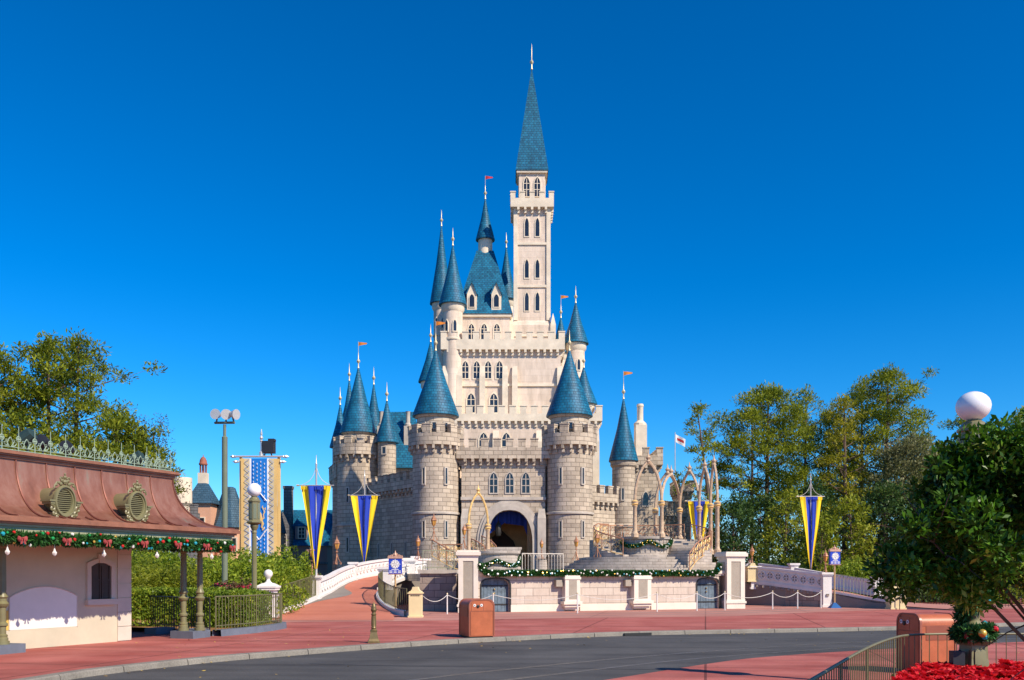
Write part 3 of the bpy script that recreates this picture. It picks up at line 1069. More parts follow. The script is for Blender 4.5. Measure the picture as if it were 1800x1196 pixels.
def corbels_line(mb, a, b, z, nrm, sp=0.62, w=0.24, h=0.55, d=0.4, mi=0):
    a, b, nrm = Vector((a[0], a[1], 0)), Vector((b[0], b[1], 0)), Vector((nrm[0], nrm[1], 0)).normalized()
    L = (b - a).length
    n = max(2, int(L / sp))
    dr = (b - a).normalized()
    rz = math.atan2(dr.y, dr.x)
    for k in range(n):
        p = a + dr * (L * (k + .5) / n) + nrm * (d * .25)
        mb.cbox((p.x, p.y, z - h), w, d * .5, h * .5, rz, mi)
        p2 = a + dr * (L * (k + .5) / n) + nrm * (d * .5)
        mb.cbox((p2.x, p2.y, z - h * .5), w, d, h * .5, rz, mi)


def battlement_box(parent, x0, x1, y0, y1, z, out=0.4, trim='stone', mw=.6, mh=.7, walk=0.9):
    mb = MB()
    X0, X1, Y0, Y1 = x0 - out, x1 + out, y0 - out, y1 + out
    mb.box(X0, X1, Y0, Y1, z, z + walk)
    for (a, b, nr) in (((x0, y0), (x1, y0), (0, -1)), ((x1, y0), (x1, y1), (1, 0)), ((x1, y1), (x0, y1), (0, 1)), ((x0, y1), (x0, y0), (-1, 0))):
        corbels_line(mb, a, b, z, nr, d=out)
    for (a, b) in (((X0, Y0 + .2), (X1, Y0 + .2)), ((X0, Y1 - .2), (X1, Y1 - .2))):
        merlons_line(mb, a, b, z + walk, mw, mw * .7, mh)
    for (a, b) in (((X0 + .2, Y0 + .75), (X0 + .2, Y1 - .75)), ((X1 - .2, Y0 + .75), (X1 - .2, Y1 - .75))):
        merlons_line(mb, a, b, z + walk, mw, mw * .7, mh)
    return obj('battlement', mb, trim, parent)


def battlement_ring(parent, cx, cy, r, z, out=0.38, trim='stone', n=14, mh=.65, walk=1.0, trim2=None):
    mb = MB()
    mb.lathe([(r - .05, z - .05), (r + out, z + .02), (r + out, z + walk), (r + out - .42, z + walk), (r + out - .42, z + walk - .3), (0.01, z + walk - .3)], (cx, cy, 0), 28)
    for k in range(n):
        a = 2 * PI * (k + .5) / n
        w = 2 * PI * (r + out) / n * .58
        rr = r + out - .21
        mb.cbox((cx + rr * math.cos(a), cy + rr * math.sin(a), z + walk), .42, w, mh, a)
        mb.cbox((cx + rr * math.cos(a), cy + rr * math.sin(a), z + walk + mh), .5, w + .08, .09, a)
    m = int(n * 1.7)
    for k in range(m):
        a = 2 * PI * k / m
        for (rr, d, z0, h) in ((r + out * .25, out * .5, z - .6, .3), (r + out * .5, out, z - .3, .3)):
            mb.cbox((cx + rr * math.cos(a), cy + rr * math.sin(a), z0), d, .2, h, a)
    return obj('battlement', mb, trim, parent)


def cone_roof(parent, cx, cy, r, z, h, pale=True, n=28, flag=None, ball=True):
    """plain straight cone with a ball finial"""
    ro = obj('roof', MB().lathe([(r * .9, z - .12), (r + .12, z - .12), (r + .12, z), (r * .5, z + h * .5), (0.04, z + h)], (cx, cy, 0), n), 'slate', parent)
    if ball:
        fm = MB().lathe([(.05, 0), (.10, .05), (.05, .22), (.05, .5), (.15, .62), (.17, .72), (.10, .84), (.04, .92), (.03, 1.5), (0.008, 1.8)], (cx, cy, z + h - .15), 8)
        obj('finial', fm, 'palegold', parent)
    if flag:
        fb = MB()
        zz = z + h + 1.2
        fb.tube([(cx, cy, zz), (cx, cy, zz + 1.2)], .03, 5)
        rows = []
        for k in range(6):
            t = k / 5
            rows.append([(cx + .8 * t, cy - .06 * math.sin(5 * t), zz + 1.15 - .05 * t), (cx + .8 * t, cy - .06 * math.sin(5 * t), zz + .78 + .2 * t)])
        fb.rows(rows, 1)
        obj('pennant', fb, ['steel', flag], parent, fix=False)
    return ro


def slits(parent, cx, cy, r, zs, angs, w=.16, h=1.3, trim='stonetrim', pointed=False):
    for z in zs:
        for a in angs:
            d = Vector((math.sin(R(a)), -math.cos(R(a)), 0))
            win(parent, (cx + d.x * r, cy + d.y * r, z), (-d.y, d.x, 0), d, w, h, pointed, trim, .09)


def round_tower(name, cx, cy, r, ztop, stone='stone', trim='stonetrim', z0=0.0, bands=(), n=32, batter=0.0, label=None):
    mb = MB()
    prof = [(r + batter, z0), (r + batter * .3, z0 + (ztop - z0) * .35), (r, z0 + (ztop - z0) * .7), (r, ztop)]
    mb.lathe(prof, (cx, cy, 0), n)
    t = obj(name, mb, stone, castle, label=label)
    if bands:
        bb = MB()
        for z in bands:
            bb.lathe([(r - .05, z - .12), (r + .1 + batter * .4, z - .08), (r + .1 + batter * .4, z + .08), (r - .05, z + .14)], (cx, cy, 0), n)
        obj('string_course', bb, trim, t)
    return t


# --- outer round tower on the left
LX = PX(630, 86)
T = round_tower('round_tower', LX, 86, 1.95, 13.0, bands=(6.5,), batter=.15)
battlement_ring(T, LX, 86, 1.95, 13.0, n=12)
obj('drum', MB().lathe([(1.45, 13.5), (1.45, 15.0), (1.6, 15.1), (1.6, 15.3)], (LX, 86, 0), 28), 'stone', T)
cone_roof(T, LX, 86, 1.62, 15.3, 6.2, flag='orangeflag')
slits(T, LX, 86, 2.0, (4.0, 8.6), (-20, 35))
slits(T, LX, 86, 1.46, (13.95,), (-30, 10, 50), w=.3, h=.5)
for px, Y, r, zt, hc in ((598, 89, .75, 14.4, 4.2), (657, 90, .7, 16.2, 4.6), (614, 92, .7, 16.6, 5.0)):
    T2 = round_tower('turret', PX(px, Y), Y, r, zt, n=20)
    cone_roof(T2, PX(px, Y), Y, r + .16, zt, hc, n=20)
    slits(T2, PX(px, Y), Y, r + .01, (zt - 1.2,), (-15,), w=.26, h=.6)
# --- the two round towers beside the gatehouse
for px, fl in ((766, 'orangeflag'), (1001, None)):
    cx, cy = PX(px, 77), 77.0
    T = round_tower('round_tower', cx, cy, 1.95, 12.6, bands=(7.0,), batter=.12)
    battlement_ring(T, cx, cy, 1.95, 12.6, n=12)
    obj('drum', MB().lathe([(1.6, 13.2), (1.6, 15.0), (1.75, 15.1), (1.75, 15.35)], (cx, cy, 0), 28), 'stone', T)
    cone_roof(T, cx, cy, 1.85, 15.35, 5.6, flag=fl)
    slits(T, cx, cy, 2.0, (5.0, 9.4), (-25, 30))
    slits(T, cx, cy, 1.61, (14.0,), (-35, 0, 35), w=.3, h=.5)
# --- gatehouse: square, flat topped, a pointed gate and three plain windows
GX0, GX1, GY = PX(812, 77), PX(958, 77), 76.4
gh = MB()
ga, gb = PX(856, 76.4), PX(936, 76.4)
gc, gw = (ga + gb) / 2, (gb - ga) / 2
arch = []
zs, zt = 4.6, 7.3
for k in range(9):
    t = k / 8
    arch.append((gc + gw * math.cos(PI / 2 * t) ** .8 if k < 8 else gc, zs + (zt - zs) * math.sin(PI / 2 * t)))
left = [(2 * gc - a, z) for a, z in reversed(arch[:-1])]
GT = 11.6
poly = [(GX0, 0), (2 * gc - arch[0][0], 0)] + [(2 * gc - a, z) for a, z in arch[:-1]] + [arch[-1]] + [(a, z) for a, z in reversed(arch[:-1])] + [(gb, 0), (GX1, 0), (GX1, GT), (GX0, GT)]
gh.slab(poly, (0, GY, 0), (1, 0, 0), (0, 1, 0), 0, 0.9)
gh.box(GX0, GX0 + .8, GY + .9, GY + 8, 0, GT)
gh.box(GX1 - .8, GX1, GY + .9, GY + 8, 0, GT)
gh.box(GX0 + .8, GX1 - .8, GY + .9, GY + 8, 8.2, GT)
G = obj('gatehouse', gh, 'stone', castle)
gb_ = battlement_box(G, GX0, GX1, GY, GY + 8, GT, .42)
am = MB()
for e0, e1, d in ((0.0, .34, -.32), (.34, .62, -.2), (.62, .84, -.1)):
    o_, i_ = [], []
    full = [(2 * gc - a, z) for a, z in arch[:-1]] + [arch[-1]] + [(a, z) for a, z in reversed(arch[:-1])]
    full = [(ga, 2.0)] + full + [(gb, 2.0)]
    for (x, z) in full:
        v = Vector((x - gc, (z - zs) * 1.0)) if z > zs else Vector((x - gc, 0))
        v = v.normalized()
        i_.append((x + v.x * e0, z + v.y * e0))
        o_.append((x + v.x * e1, z + v.y * e1))
    rws = [[(a, GY - .01, z), (a, GY + d, z), (b, GY + d, w_), (b, GY - .01, w_)] for (a, z), (b, w_) in zip(i_, o_)]
    am.rows(rws, closed=True)
obj('gate_arch', am, 'stonetrim', G)
# passage behind the gate: plaster sides, dark timber screen, blue drape, hanging lantern
pm = MB()
pm.box(GX0 + .8, GX1 - .8, GY + 4.6, GY + 4.9, 0, 8.2)
pm.box(GX1 - 1.5, GX1 - .8, GY + .9, GY + 4.6, 0, 8.2)
obj('passage_wall', pm, 'interior', G)
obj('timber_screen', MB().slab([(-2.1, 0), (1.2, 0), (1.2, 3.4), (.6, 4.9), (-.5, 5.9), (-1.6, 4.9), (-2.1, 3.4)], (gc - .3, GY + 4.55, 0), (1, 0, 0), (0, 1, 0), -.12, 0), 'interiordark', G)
dm = MB()
rows = []
for k in range(30):
    t = k / 29
    x = gc - .4 + (gb + .3 - gc + .4) * min(1, t * 1.45)
    zt_ = 7.5 - 0.3 * t
    zb = 6.3 - 5.0 * max(0, (t - .42)) ** 0.9 * 1.6 - .5 * t
    rows.append([(x + .02 * k * 0, GY + .98 + .09 * math.sin(k * 1.7), zt_), (x, GY + 1.0 + .12 * math.sin(k * 1.7 + .3), max(2.0, zb)), (x, GY + 1.04 + .12 * math.sin(k * 1.7 + .3), max(1.9, zb - .05))])
dm.rows(rows)
rows = []
for k in range(12):
    t = k / 11
    x = ga - .3 + (gc - ga) * t
    rows.append([(x, GY + 1.0 + .09 * math.sin(k * 1.7), 7.5), (x, GY + 1.02 + .1 * math.sin(k * 1.7), 5.0 + 1.4 * t)])
dm.rows(rows)
obj('drape', dm, 'drape', G, fix=False)
lm = MB()
lx, ly = PX(876, 77.3), GY + .95
lm.tube([(lx, ly, 7.2), (lx, ly, 6.4)], .03, 5)
lm.lathe([(.05, 0), (.2, .1), (.26, .35), (.26, .95), (.16, 1.15), (.04, 1.35)], (lx, ly, 5.1), 8)
obj('hanging_lantern', lm, 'iron', G)
ux, un = (1, 0, 0), (0, -1, 0)
for x in (gc - 1.35, gc, gc + 1.35):
    win(G, (x, GY, 8.75), ux, un, .62, 1.7)
sc_ = MB().box(GX0 - .06, GX1 + .06, GY - .16, GY + .1, 8.15, 8.4)
obj('string_course', sc_, 'stonetrim', G)
for px in (818, 952):
    bt = MB()
    x = PX(px, 76.4)
    bt.box(x - .35, x + .35, GY - .55, GY, 0, 6.6)
    bt.frustum((x, GY - .27, 6.6), .7, .54, .5, .1, .8)
    obj('buttress', bt, 'stonetrim', G)


def wall_run(name, a, b, ztop, t=1.0, stone='stone', nrm=None, z0=0.0, corb=True, mw=.6, label=None, walk=.75, mh=.62):
    a, b = Vector((a[0], a[1], 0)), Vector((b[0], b[1], 0))
    d = (b - a).normalized()
    nr = Vector((d.y, -d.x, 0))
    w = MB().slab([(0, z0), ((b - a).length, z0), ((b - a).length, ztop), (0, ztop)], a, d, nr, -t, 0)
    W = obj(name, w, stone, castle, label=label)
    bm_ = MB()
    if corb:
        corbels_line(bm_, a, b, ztop, nr, d=.36)
    bm_.slab([(0, ztop), ((b - a).length, ztop), ((b - a).length, ztop + walk), (0, ztop + walk)], a, d, nr, -.1, .38)
    p, q = a + nr * .2, b + nr * .2
    merlons_line(bm_, p, q, ztop + walk, mw, mw * .7, mh)
    obj('battlement', bm_, stone, W)
    return W, d, nr


def wwin(W, a, d, nr, s, z, w=.16, h=1.2, pointed=False, trim='stonetrim'):
    p = Vector((a[0], a[1], 0)) + d * s
    win(W, (p.x, p.y, z), d, nr, w, h, pointed, trim)


# --- curtain walls
a, b = (PX(652, 86), 85.0), (PX(733, 78), 78.2)
W, d, nr = wall_run('curtain_wall', a, b, 9.4)
for s in (1.8, 4.2, 6.6):
    wwin(W, a, d, nr, s, 3.5)
    wwin(W, a, d, nr, s, 10.05, .3, .34)
a, b = (PX(585, 92), 92), (PX(598, 87), 87)
W, d, nr = wall_run('curtain_wall', a, b, 11.2)
a, b = (PX(796, 78), 78.2), (GX0, 78.2)
wall_run('curtain_wall', a, b, 9.4, .9)
a, b = (GX1, 78.2), (PX(972, 78), 78.2)
wall_run('curtain_wall', a, b, 9.4, .9)
a, b = (PX(1034, 78), 78.4), (PX(1086, 81), 81.0)
W, d, nr = wall_run('curtain_wall', a, b, 8.2)
wwin(W, a, d, nr, 2.0, 3.0)
# --- slim round tower on the right and the square block behind it
cx, cy = PX(1097, 81), 81.4
T = round_tower('round_tower', cx, cy, 1.02, 11.7, bands=(6.2,), label='slim round tower')
obj('drum', MB().lathe([(1.0, 11.4), (1.18, 11.6), (1.18, 12.1)], (cx, cy, 0), 24), 'stone', T)
cone_roof(T, cx, cy, 1.2, 12.1, 5.6, flag='orangeflag', n=22)
slits(T, cx, cy, 1.04, (4.6, 8.5), (-10,), h=1.0)
B = obj('square_tower', MB().box(PX(1112, 86), PX(1158, 86), 86, 91, 0, 12.2), 'stone', castle)
battlement_box(B, PX(1112, 86), PX(1158, 86), 86, 91, 12.2, .35)
win(B, (PX(1135, 86), 86, 8.4), ux, un, .5, 1.3)
B2 = obj('stair_turret', MB().box(PX(1113, 90), PX(1132, 90), 88, 89.4, 12.2, 16.4).lathe([(.62, 16.4), (.62, 16.6), (.3, 16.9), (.3, 18.2), (.36, 18.3), (.3, 18.5)], (PX(1122, 90), 88.7, 0), 10), 'paletrim', castle)
a, b = (PX(1160, 89), 88.5), (PX(1202, 92), 91)
wall_run('curtain_wall', a, b, 7.6)
B3 = obj('square_tower', MB().box(PX(1188, 95), PX(1212, 95), 94, 97, 0, 10.4), 'stone', castle)
battlement_box(B3, PX(1188, 95), PX(1212, 95), 94, 97, 10.4, .25, mw=.45, mh=.5, walk=.6)
fm = MB().tube([(PX(1193, 92), 94, 11), (PX(1193, 92), 94, 16.6)], [.06, .04], 6)
rows = []
for k in range(7):
    t = k / 6
    rows.append([(PX(1194, 92) + 1.0 * t, 94 + .1 * math.sin(6 * t), 16.4 - .55 * t), (PX(1194, 92) + .95 * t, 94 + .1 * math.sin(6 * t), 15.6 - .55 * t)])
fm.rows(rows, 1)
obj('flagpole', fm, ['steel', 'shirt'], B3, fix=False)
rows = [[(p[0] + (q[0] - p[0]) * .05 - .0, p[1] - .012, p[2] - .25), (p[0], p[1] - .012, p[2] - .52)] for p, q in rows[1:6]]
obj('flag_stripe', MB().rows(rows), 'redflag', B3, fix=False)
# --- blue roofed hall behind the left curtain wall
hx0, hx1, hy0, hy1 = PX(652, 88), PX(742, 84), 85.6, 90
H = obj('hall', MB().box(hx0, hx1, hy0, hy1, 0, 12.0), 'stone', castle)
hr = MB().add([(hx0 - .3, hy0 - .3, 11.9), (hx1 + .3, hy0 - .3, 11.9), (hx1 + .3, hy1 + .3, 11.9), (hx0 - .3, hy1 + .3, 11.9), (hx0 + 1.4, 87.8, 17.6), (hx1 - 1.2, 87.8, 17.6)],
              [(0, 1, 5, 4), (1, 2, 5), (2, 3, 4, 5), (3, 0, 4), (3, 2, 1, 0)])
obj('roof', hr, 'slate', H)
for x in (hx0 + 1.2, hx1 - 1.6):
    ch = MB()
    ch.cbox((x, 86.6, 12.6), .7, .6, 3.4)
    ch.lathe([(.3, 0), (.3, .2), (.2, .3), (.2, 1.3), (.26, 1.4)], (x, 86.6, 16), 10)
    obj('chimney', ch, 'stonetrim', H)
T = round_tower('turret', PX(679, 84), 84.4, .85, 14.2, stone='stone', n=20, z0=8)
cone_roof(T, PX(679, 84), 84.4, 1.0, 14.2, 3.9, n=20)
slits(T, PX(679, 84), 84.4, .87, (13.0,), (-10,), w=.3, h=.6)
# --- pale lower stage and keep
L0 = obj('lower_keep', MB().box(PX(752, 89), PX(1050, 89), 87.4, 106, 0, 16.6), 'pale', castle)
battlement_box(L0, PX(752, 89), PX(1050, 89), 87.4, 106, 16.6, .3, 'paletrim', walk=.7)
for px in (850, 890, 1035):
    win(L0, (PX(px, 87.4), 87.4, 13.4), ux, un, .8, 2.1, True, 'paletrim', .14)
kx0, kx1 = PX(783, 91), PX(985, 91)
KT = 24.2
K = obj('keep', MB().box(kx0, kx1, 90.5, 104, 16.6, KT), 'pale', castle)
battlement_box(K, kx0, kx1, 90.5, 104, KT, .4, 'paletrim', walk=1.0)
obj('string_course', MB().box(kx0 - .1, kx1 + .1, 90.35, 90.6, 20.6, 20.85), 'paletrim', K)
for px in (818, 838, 858, 878):
    win(K, (PX(px, 90.5), 90.5, 21.4), ux, un, .62, 1.7, True, 'paletrim', .12)
for px in (828, 868):
    win(K, (PX(px, 90.5), 90.5, 18.0), ux, un, .75, 1.9, True, 'paletrim', .14)
# upper keep with a steep plain hipped roof
ux0, ux1 = PX(806, 93), PX(896, 93)
U = obj('upper_keep', MB().box(ux0, ux1, 93, 101, KT, 28.2), 'pale', castle)
obj('eaves', MB().box(ux0 - .2, ux1 + .2, 92.8, 101.2, 28.2, 28.5), 'paletrim', U)
rt = 36.2
xm = (ux0 + ux1) / 2
obj('roof', MB().add([(ux0 - .3, 92.7, 28.5), (ux1 + .3, 92.7, 28.5), (ux1 + .3, 101.3, 28.5), (ux0 - .3, 101.3, 28.5), (xm - .9, 96.4, rt), (xm + .9, 96.4, rt), (xm + .9, 97.6, rt), (xm - .9, 97.6, rt)],
                     [(0, 1, 5, 4), (1, 2, 6, 5), (2, 3, 7, 6), (3, 0, 4, 7), (4, 5, 6, 7)]), 'slate', U)
for x in (xm - 1.3, xm, xm + 1.3):
    win(U, (x, 93, 25.9), ux, un, .6, 1.6, True, 'paletrim', .12)
T = round_tower('turret', xm, 97, .75, 37.6, stone='paletrim', n=16, z0=35)
cone_roof(T, xm, 97, .9, 37.6, 4.4, flag='redflag', n=16)
# corner turrets
for px, Y, r, z0, zt, hc, fl in ((796, 91, .98, 10, 28.9, 6.0, None), (1012, 92.5, .9, 10, 25.4, 4.2, None), (986, 100, .8, 14, 26.2, 4.0, 'orangeflag'), (776, 99, .85, 14, 31.4, 8.5, None), (890, 103, .8, 20, 33.0, 6.0, None), (1026, 88, .9, 6, 18.4, 3.6, None), (757, 90, .8, 6, 21.0, 4.0, None)):
    cx = PX(px, Y)
    T = round_tower('turret', cx, Y, r, zt, stone='pale', trim='paletrim', z0=z0, n=22, bands=(zt - 3.6,))
    obj('drum', MB().lathe([(r - .02, zt - .9), (r + .18, zt - .6), (r + .18, zt)], (cx, Y, 0), 22), 'paletrim', T)
    cone_roof(T, cx, Y, r + .3, zt, hc, flag=fl, n=22)
    slits(T, cx, Y, r + .01, (zt - 2.9,), (-35, 15), w=.3, h=1.1, trim='paletrim', pointed=True)
# --- great square tower with a tall plain pyramid roof
gx, gy = PX(935, 95), 96.0
h1, h2 = 2.25, 1.78
Tm = MB()
Tm.box(gx - h1, gx + h1, gy - h1, gy + h1, 16, 27.6)
Tm.frustum((gx, gy, 27.6), 2 * h1, 2 * h1, 2 * h2, 2 * h2, .6)
Tm.box(gx - h2, gx + h2, gy - h2, gy + h2, 28.2, 39.8)
GTW = obj('great_tower', Tm, 'pale', castle)
tr = MB()
for sx in (-1, 1):
    for sy in (-1, 1):
        tr.cbox((gx + sx * (h1 - .1), gy + sy * (h1 - .1), 16), .55, .55, 11.6)
        tr.frustum((gx + sx * (h1 - .1), gy + sy * (h1 - .1), 27.6), .55, .55, .05, .05, 1.2)
        tr.cbox((gx + sx * (h2 - .08), gy + sy * (h2 - .08), 28.2), .42, .42, 11.6)
for z, h in ((22.4, h1), (26.4, h1), (31.6, h2), (36.0, h2)):
    tr.box(gx - h - .12, gx + h + .12, gy - h - .12, gy + h + .12, z, z + .24)
obj('string_course', tr, 'paletrim', GTW)
battlement_box(GTW, gx - h2, gx + h2, gy - h2, gy + h2, 39.8, .45, 'paletrim', mw=.5, mh=.6)
obj('belfry', MB().box(gx - 1.35, gx + 1.35, gy - 1.35, gy + 1.35, 40.6, 43.6), 'pale', GTW)
obj('eaves', MB().box(gx - 1.6, gx + 1.6, gy - 1.6, gy + 1.6, 43.6, 43.85), 'paletrim', GTW)
obj('roof', MB().add([(gx - 1.7, gy - 1.7, 43.85), (gx + 1.7, gy - 1.7, 43.85), (gx + 1.7, gy + 1.7, 43.85), (gx - 1.7, gy + 1.7, 43.85), (gx, gy, 55.4)], [(0, 1, 4), (1, 2, 4), (2, 3, 4), (3, 0, 4), (3, 2, 1, 0)]), 'slate', GTW)
obj('finial', MB().lathe([(.06, 0), (.12, .05), (.06, .25), (.06, .6), (.18, .75), (.2, .88), (.1, 1.0), (.04, 1.1), (.03, 2.3), (.005, 2.8)], (gx, gy, 55.1), 8), 'palegold', GTW)
for (u_, n_) in (((1, 0, 0), (0, -1, 0)), ((0, 1, 0), (1, 0, 0)), ((0, -1, 0), (-1, 0, 0))):
    n_ = Vector(n_)
    u_ = Vector(u_)
    c0 = Vector((gx, gy, 0))
    for z, h, o_ in ((17.8, h1, 0), (23.2, h1, 0)):
        for s in (-.75, .75):
            p = c0 + n_ * h + u_ * s
            win(GTW, (p.x, p.y, z), u_, n_, .45, 2.4, True, 'paletrim', .12)
    for z in (29.2, 32.6, 36.9):
        for s in (-.55, .55):
            p = c0 + n_ * h2 + u_ * s
            win(GTW, (p.x, p.y, z), u_, n_, .4, 1.9, True, 'paletrim', .1)
    for s in (-.55, .55):
        p = c0 + n_ * 1.35 + u_ * s
        win(GTW, (p.x, p.y, 41.2), u_, n_, .6, 2.0, True, 'paletrim', .1)

# shallow buttresses and slim dormers that break up the upper walls
for px in (783, 808, 848, 888, 905, 984):
    x = PX(px, 90.5)
    bt = MB().box(x - .28, x + .28, 90.1, 90.6, 16.6, 21.6)
    bt.frustum((x, 90.35, 21.6), .56, .5, .5, .06, 1.0)
    obj('buttress', bt, 'paletrim', K)
for px in (755, 800, 872, 948, 1047):
    x = PX(px, 87.4)
    bt = MB().box(x - .32, x + .32, 86.9, 87.5, 6, 14.6)
    bt.frustum((x, 87.2, 14.6), .64, .6, .58, .06, 1.1)
    obj('buttress', bt, 'paletrim', L0)
for x in (xm - 1.25, xm + 1.25):
    D_ = obj('dormer', MB().slab([(-.5, 0), (.5, 0), (.5, 1.7), (0, 2.9), (-.5, 1.7)], (x, 92.9, 28.9), (1, 0, 0), (0, 1, 0), 0, 1.6), 'paletrim', U)
    obj('window', stepwin(MB(), (x, 92.9, 29.2), (1, 0, 0), (0, -1, 0), .5, 1.3, True, .08), ['paletrim', 'pane'], D_)
    obj('roof', MB().slab([(-.62, 1.55), (-.5, 1.55), (0, 2.76), (.5, 1.55), (.62, 1.55), (0, 3.1)], (x, 92.75, 28.95), (1, 0, 0), (0, 1, 0), 0, 1.9), 'slate', D_)


# ================================================================== THE STAGE in front of the castle
SX = Vector((-1.8, 45.4, 0))                      # left end of the front wall
SU = (Vector((11.5, 50.6, 0)) - SX).normalized()  # along the wall
SN = Vector((SU.y, -SU.x, 0))                     # out of the wall, towards the street
SL = (Vector((11.5, 50.6, 0)) - SX).length


def sp(s, out, z=0.0):
    p = SX + SU * s + SN * out
    return Vector((p.x, p.y, z))


def spx(px, out=0.0):
    """distance along the wall whose image column is px"""
    a = (px - 900) / FPX
    o = SX + SN * out
    return (a * o.y - o.x) / (SU.x - a * SU.y)


srz = math.atan2(SU.y, SU.x)
stage = thing('stage', 'pinkish stone block stage with cream pilasters and two blue doors before the castle gate', 'stage', tuple(sp(SL / 2, -4)))
FL = 1.95
d1a, d1b = spx(846), spx(896)
d2a, d2b = spx(1225), spx(1264)
# front wall with two door openings
wm = MB()


def dooropen(a, b):
    w = b - a
    return [(a, 0), (a, 1.35), (a + w * .06, 1.55), (a + w * .16, 1.64), (a + w * .5, 1.7), (b - w * .16, 1.64), (b - w * .06, 1.55), (b, 1.35), (b, 0)]


poly = [(0, 0)] + dooropen(d1a, d1b) + dooropen(d2a, d2b) + [(SL, 0), (SL, FL - .02), (0, FL - .02)]
wm.slab(poly, SX, SU, SN, -.5, 0)
obj('front_wall', wm, 'stageblock', stage)
bc = MB()
for a, b in ((0, d1a - .04), (d1b + .04, spx(992) + .0), (spx(1019), spx(1112)), (spx(1144), d2a - .04)):
    bc.slab([(a, 0), (b, 0), (b, .36), (a, .36)], SX, SU, SN, 0, .06)
obj('base_course', bc, 'cream', stage)
cp = MB()
cp.slab([(-.1, FL), (SL + .3, FL), (SL + .3, FL + .17), (-.1, FL + .17)], SX, SU, SN, -.6, .14)
cp.slab([(-.1, FL - .1), (SL + .3, FL - .1), (SL + .3, FL), (-.1, FL)], SX, SU, SN, -.52, .07)
obj('coping', cp, 'cream', stage)
for a, b in ((d1a, d1b), (d2a, d2b)):
    w = b - a
    dm = MB()
    for k in range(8):
        x0, x1 = a + w * k / 8 + .006, a + w * (k + 1) / 8 - .006
        def zt_(x):
            u = abs((x - a) / w - .5) * 2
            return 1.70 - .06 * u ** 2 - .28 * max(0, u - .8) ** 2 * 18
        dm.slab([(x0, .02), (x1, .02), (x1, zt_(x1)), (x0, zt_(x0))], SX, SU, SN, -.30, -.22 + .006 * (k % 3))
    D = obj('door', dm, 'bluedoor', stage)
    for z in (.35, 1.3):
        obj('strap', MB().slab([(a + .05, z), (b - .05, z), (b - .05, z + .07), (a + .05, z + .07)], SX, SU, SN, -.21, -.19), 'iron', D)
    for z in (.95, 1.15):
        obj('knocker', MB().sphere(sp(a + w * .5, -.17, z), .05, 8), 'bronze', D)
    fr = dooropen(a, b)
    fo = dooropen(a - .07, b + .07)
    fo = [(x, z + (.06 if z > .1 else 0)) for x, z in fo]
    ring = fo + fr[::-1]
    obj('door_frame', MB().slab(ring, SX, SU, SN, -.1, .03), 'iron', stage)
# short corbelled pilasters
for a, b in ((spx(992, .3), spx(1018, .3)), (spx(1113, .3), spx(1143, .3))):
    pl = MB()
    w = b - a
    pl.slab([(a, .5), (b, .5), (b, FL - .1), (a, FL - .1)], SX, SU, SN, 0, .42)
    for k, (o, z0, z1, e) in enumerate(((.50, .36, .52, .10), (.40, .22, .36, .02), (.28, .1, .22, -.06))):
        pl.slab([(a - e, z0), (b + e, z0), (b + e, z1), (a - e, z1)], SX, SU, SN, 0, o)
    pl.slab([(a - .04, FL - .3), (b + .04, FL - .3), (b + .04, FL - .18), (a - .04, FL - .18)], SX, SU, SN, 0, .46)
    P = obj('pilaster', pl, 'cream', stage)
    obj('panel', MB().slab([(a + w * .25, .62), (b - w * .22, .62), (b - w * .22, FL - .34), (a + w * .25, FL - .34)], SX, SU, SN, .3, .425), 'stucco', P)
    obj('blue_spotlight', MB().slab([(a - .45, 1.28), (a - .1, 1.28), (a - .1, 1.62), (a - .45, 1.62)], SX, SU, SN, 0, .3), 'stucco', stage)


def pillar(name, c, w, d, h, rz):
    """tall cream pillar with a recessed stucco panel on its front and its left"""
    Mx = Matrix.Translation(Vector(c)) @ Matrix.Rotation(rz, 4, 'Z')
    pm = MB()
    pm.box(-w / 2, w / 2, -d / 2, d / 2, .3, h - .2, 0, Mx)
    for e, z0, z1 in ((.05, 0, .3), (.10, .3, .42), (.05, .42, .52), (.06, h - .32, h - .2), (.16, h - .2, h - .02), (.10, h - .02, h + .06)):
        pm.box(-w / 2 - e, w / 2 + e, -d / 2 - e, d / 2 + e, z0, z1, 0, Mx)
    fm_ = .22
    for (x0, x1) in ((-w / 2 - .03, -w / 2 + w * fm_), (w / 2 - w * fm_, w / 2 + .03)):
        pm.box(x0, x1, -d / 2 - .05, -d / 2 + .05, .52, h - .32, 0, Mx)
    pm.box(-w / 2 + w * fm_, w / 2 - w * fm_, -d / 2 - .05, -d / 2 + .05, h - .48, h - .32, 0, Mx)
    P = obj(name, pm, 'cream', stage)
    q = MB()
    q.box(-w / 2 + w * fm_ + .02, w / 2 - w * fm_ - .02, -d / 2 - .012, -d / 2 + .02, .53, h - .49, 0, Mx)
    q.box(-w / 2 - .012, -w / 2 + .02, -d * .26, d * .26, .6, h - .5, 0, Mx)
    obj('panel', q, 'stucco', P)
    return P


pillar('tall_pillar', (PX(822, 45.2), 45.6, 0), .92, .95, 3.05, R(4))
pillar('tall_pillar', (PX(1288, 50.6), 51.0, 0), 1.05, 1.0, 3.1, R(16))
# side wall left of the pillar
sw = MB()
sw.box(PX(741, 48), PX(800, 46.2), 47.2, 60, 0, 1.95)
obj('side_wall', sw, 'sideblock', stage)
obj('coping', MB().box(PX(738, 48), PX(801, 46.2), 47.05, 60.1, 1.95, 2.15), 'sage' if False else 'stonetrim', stage)
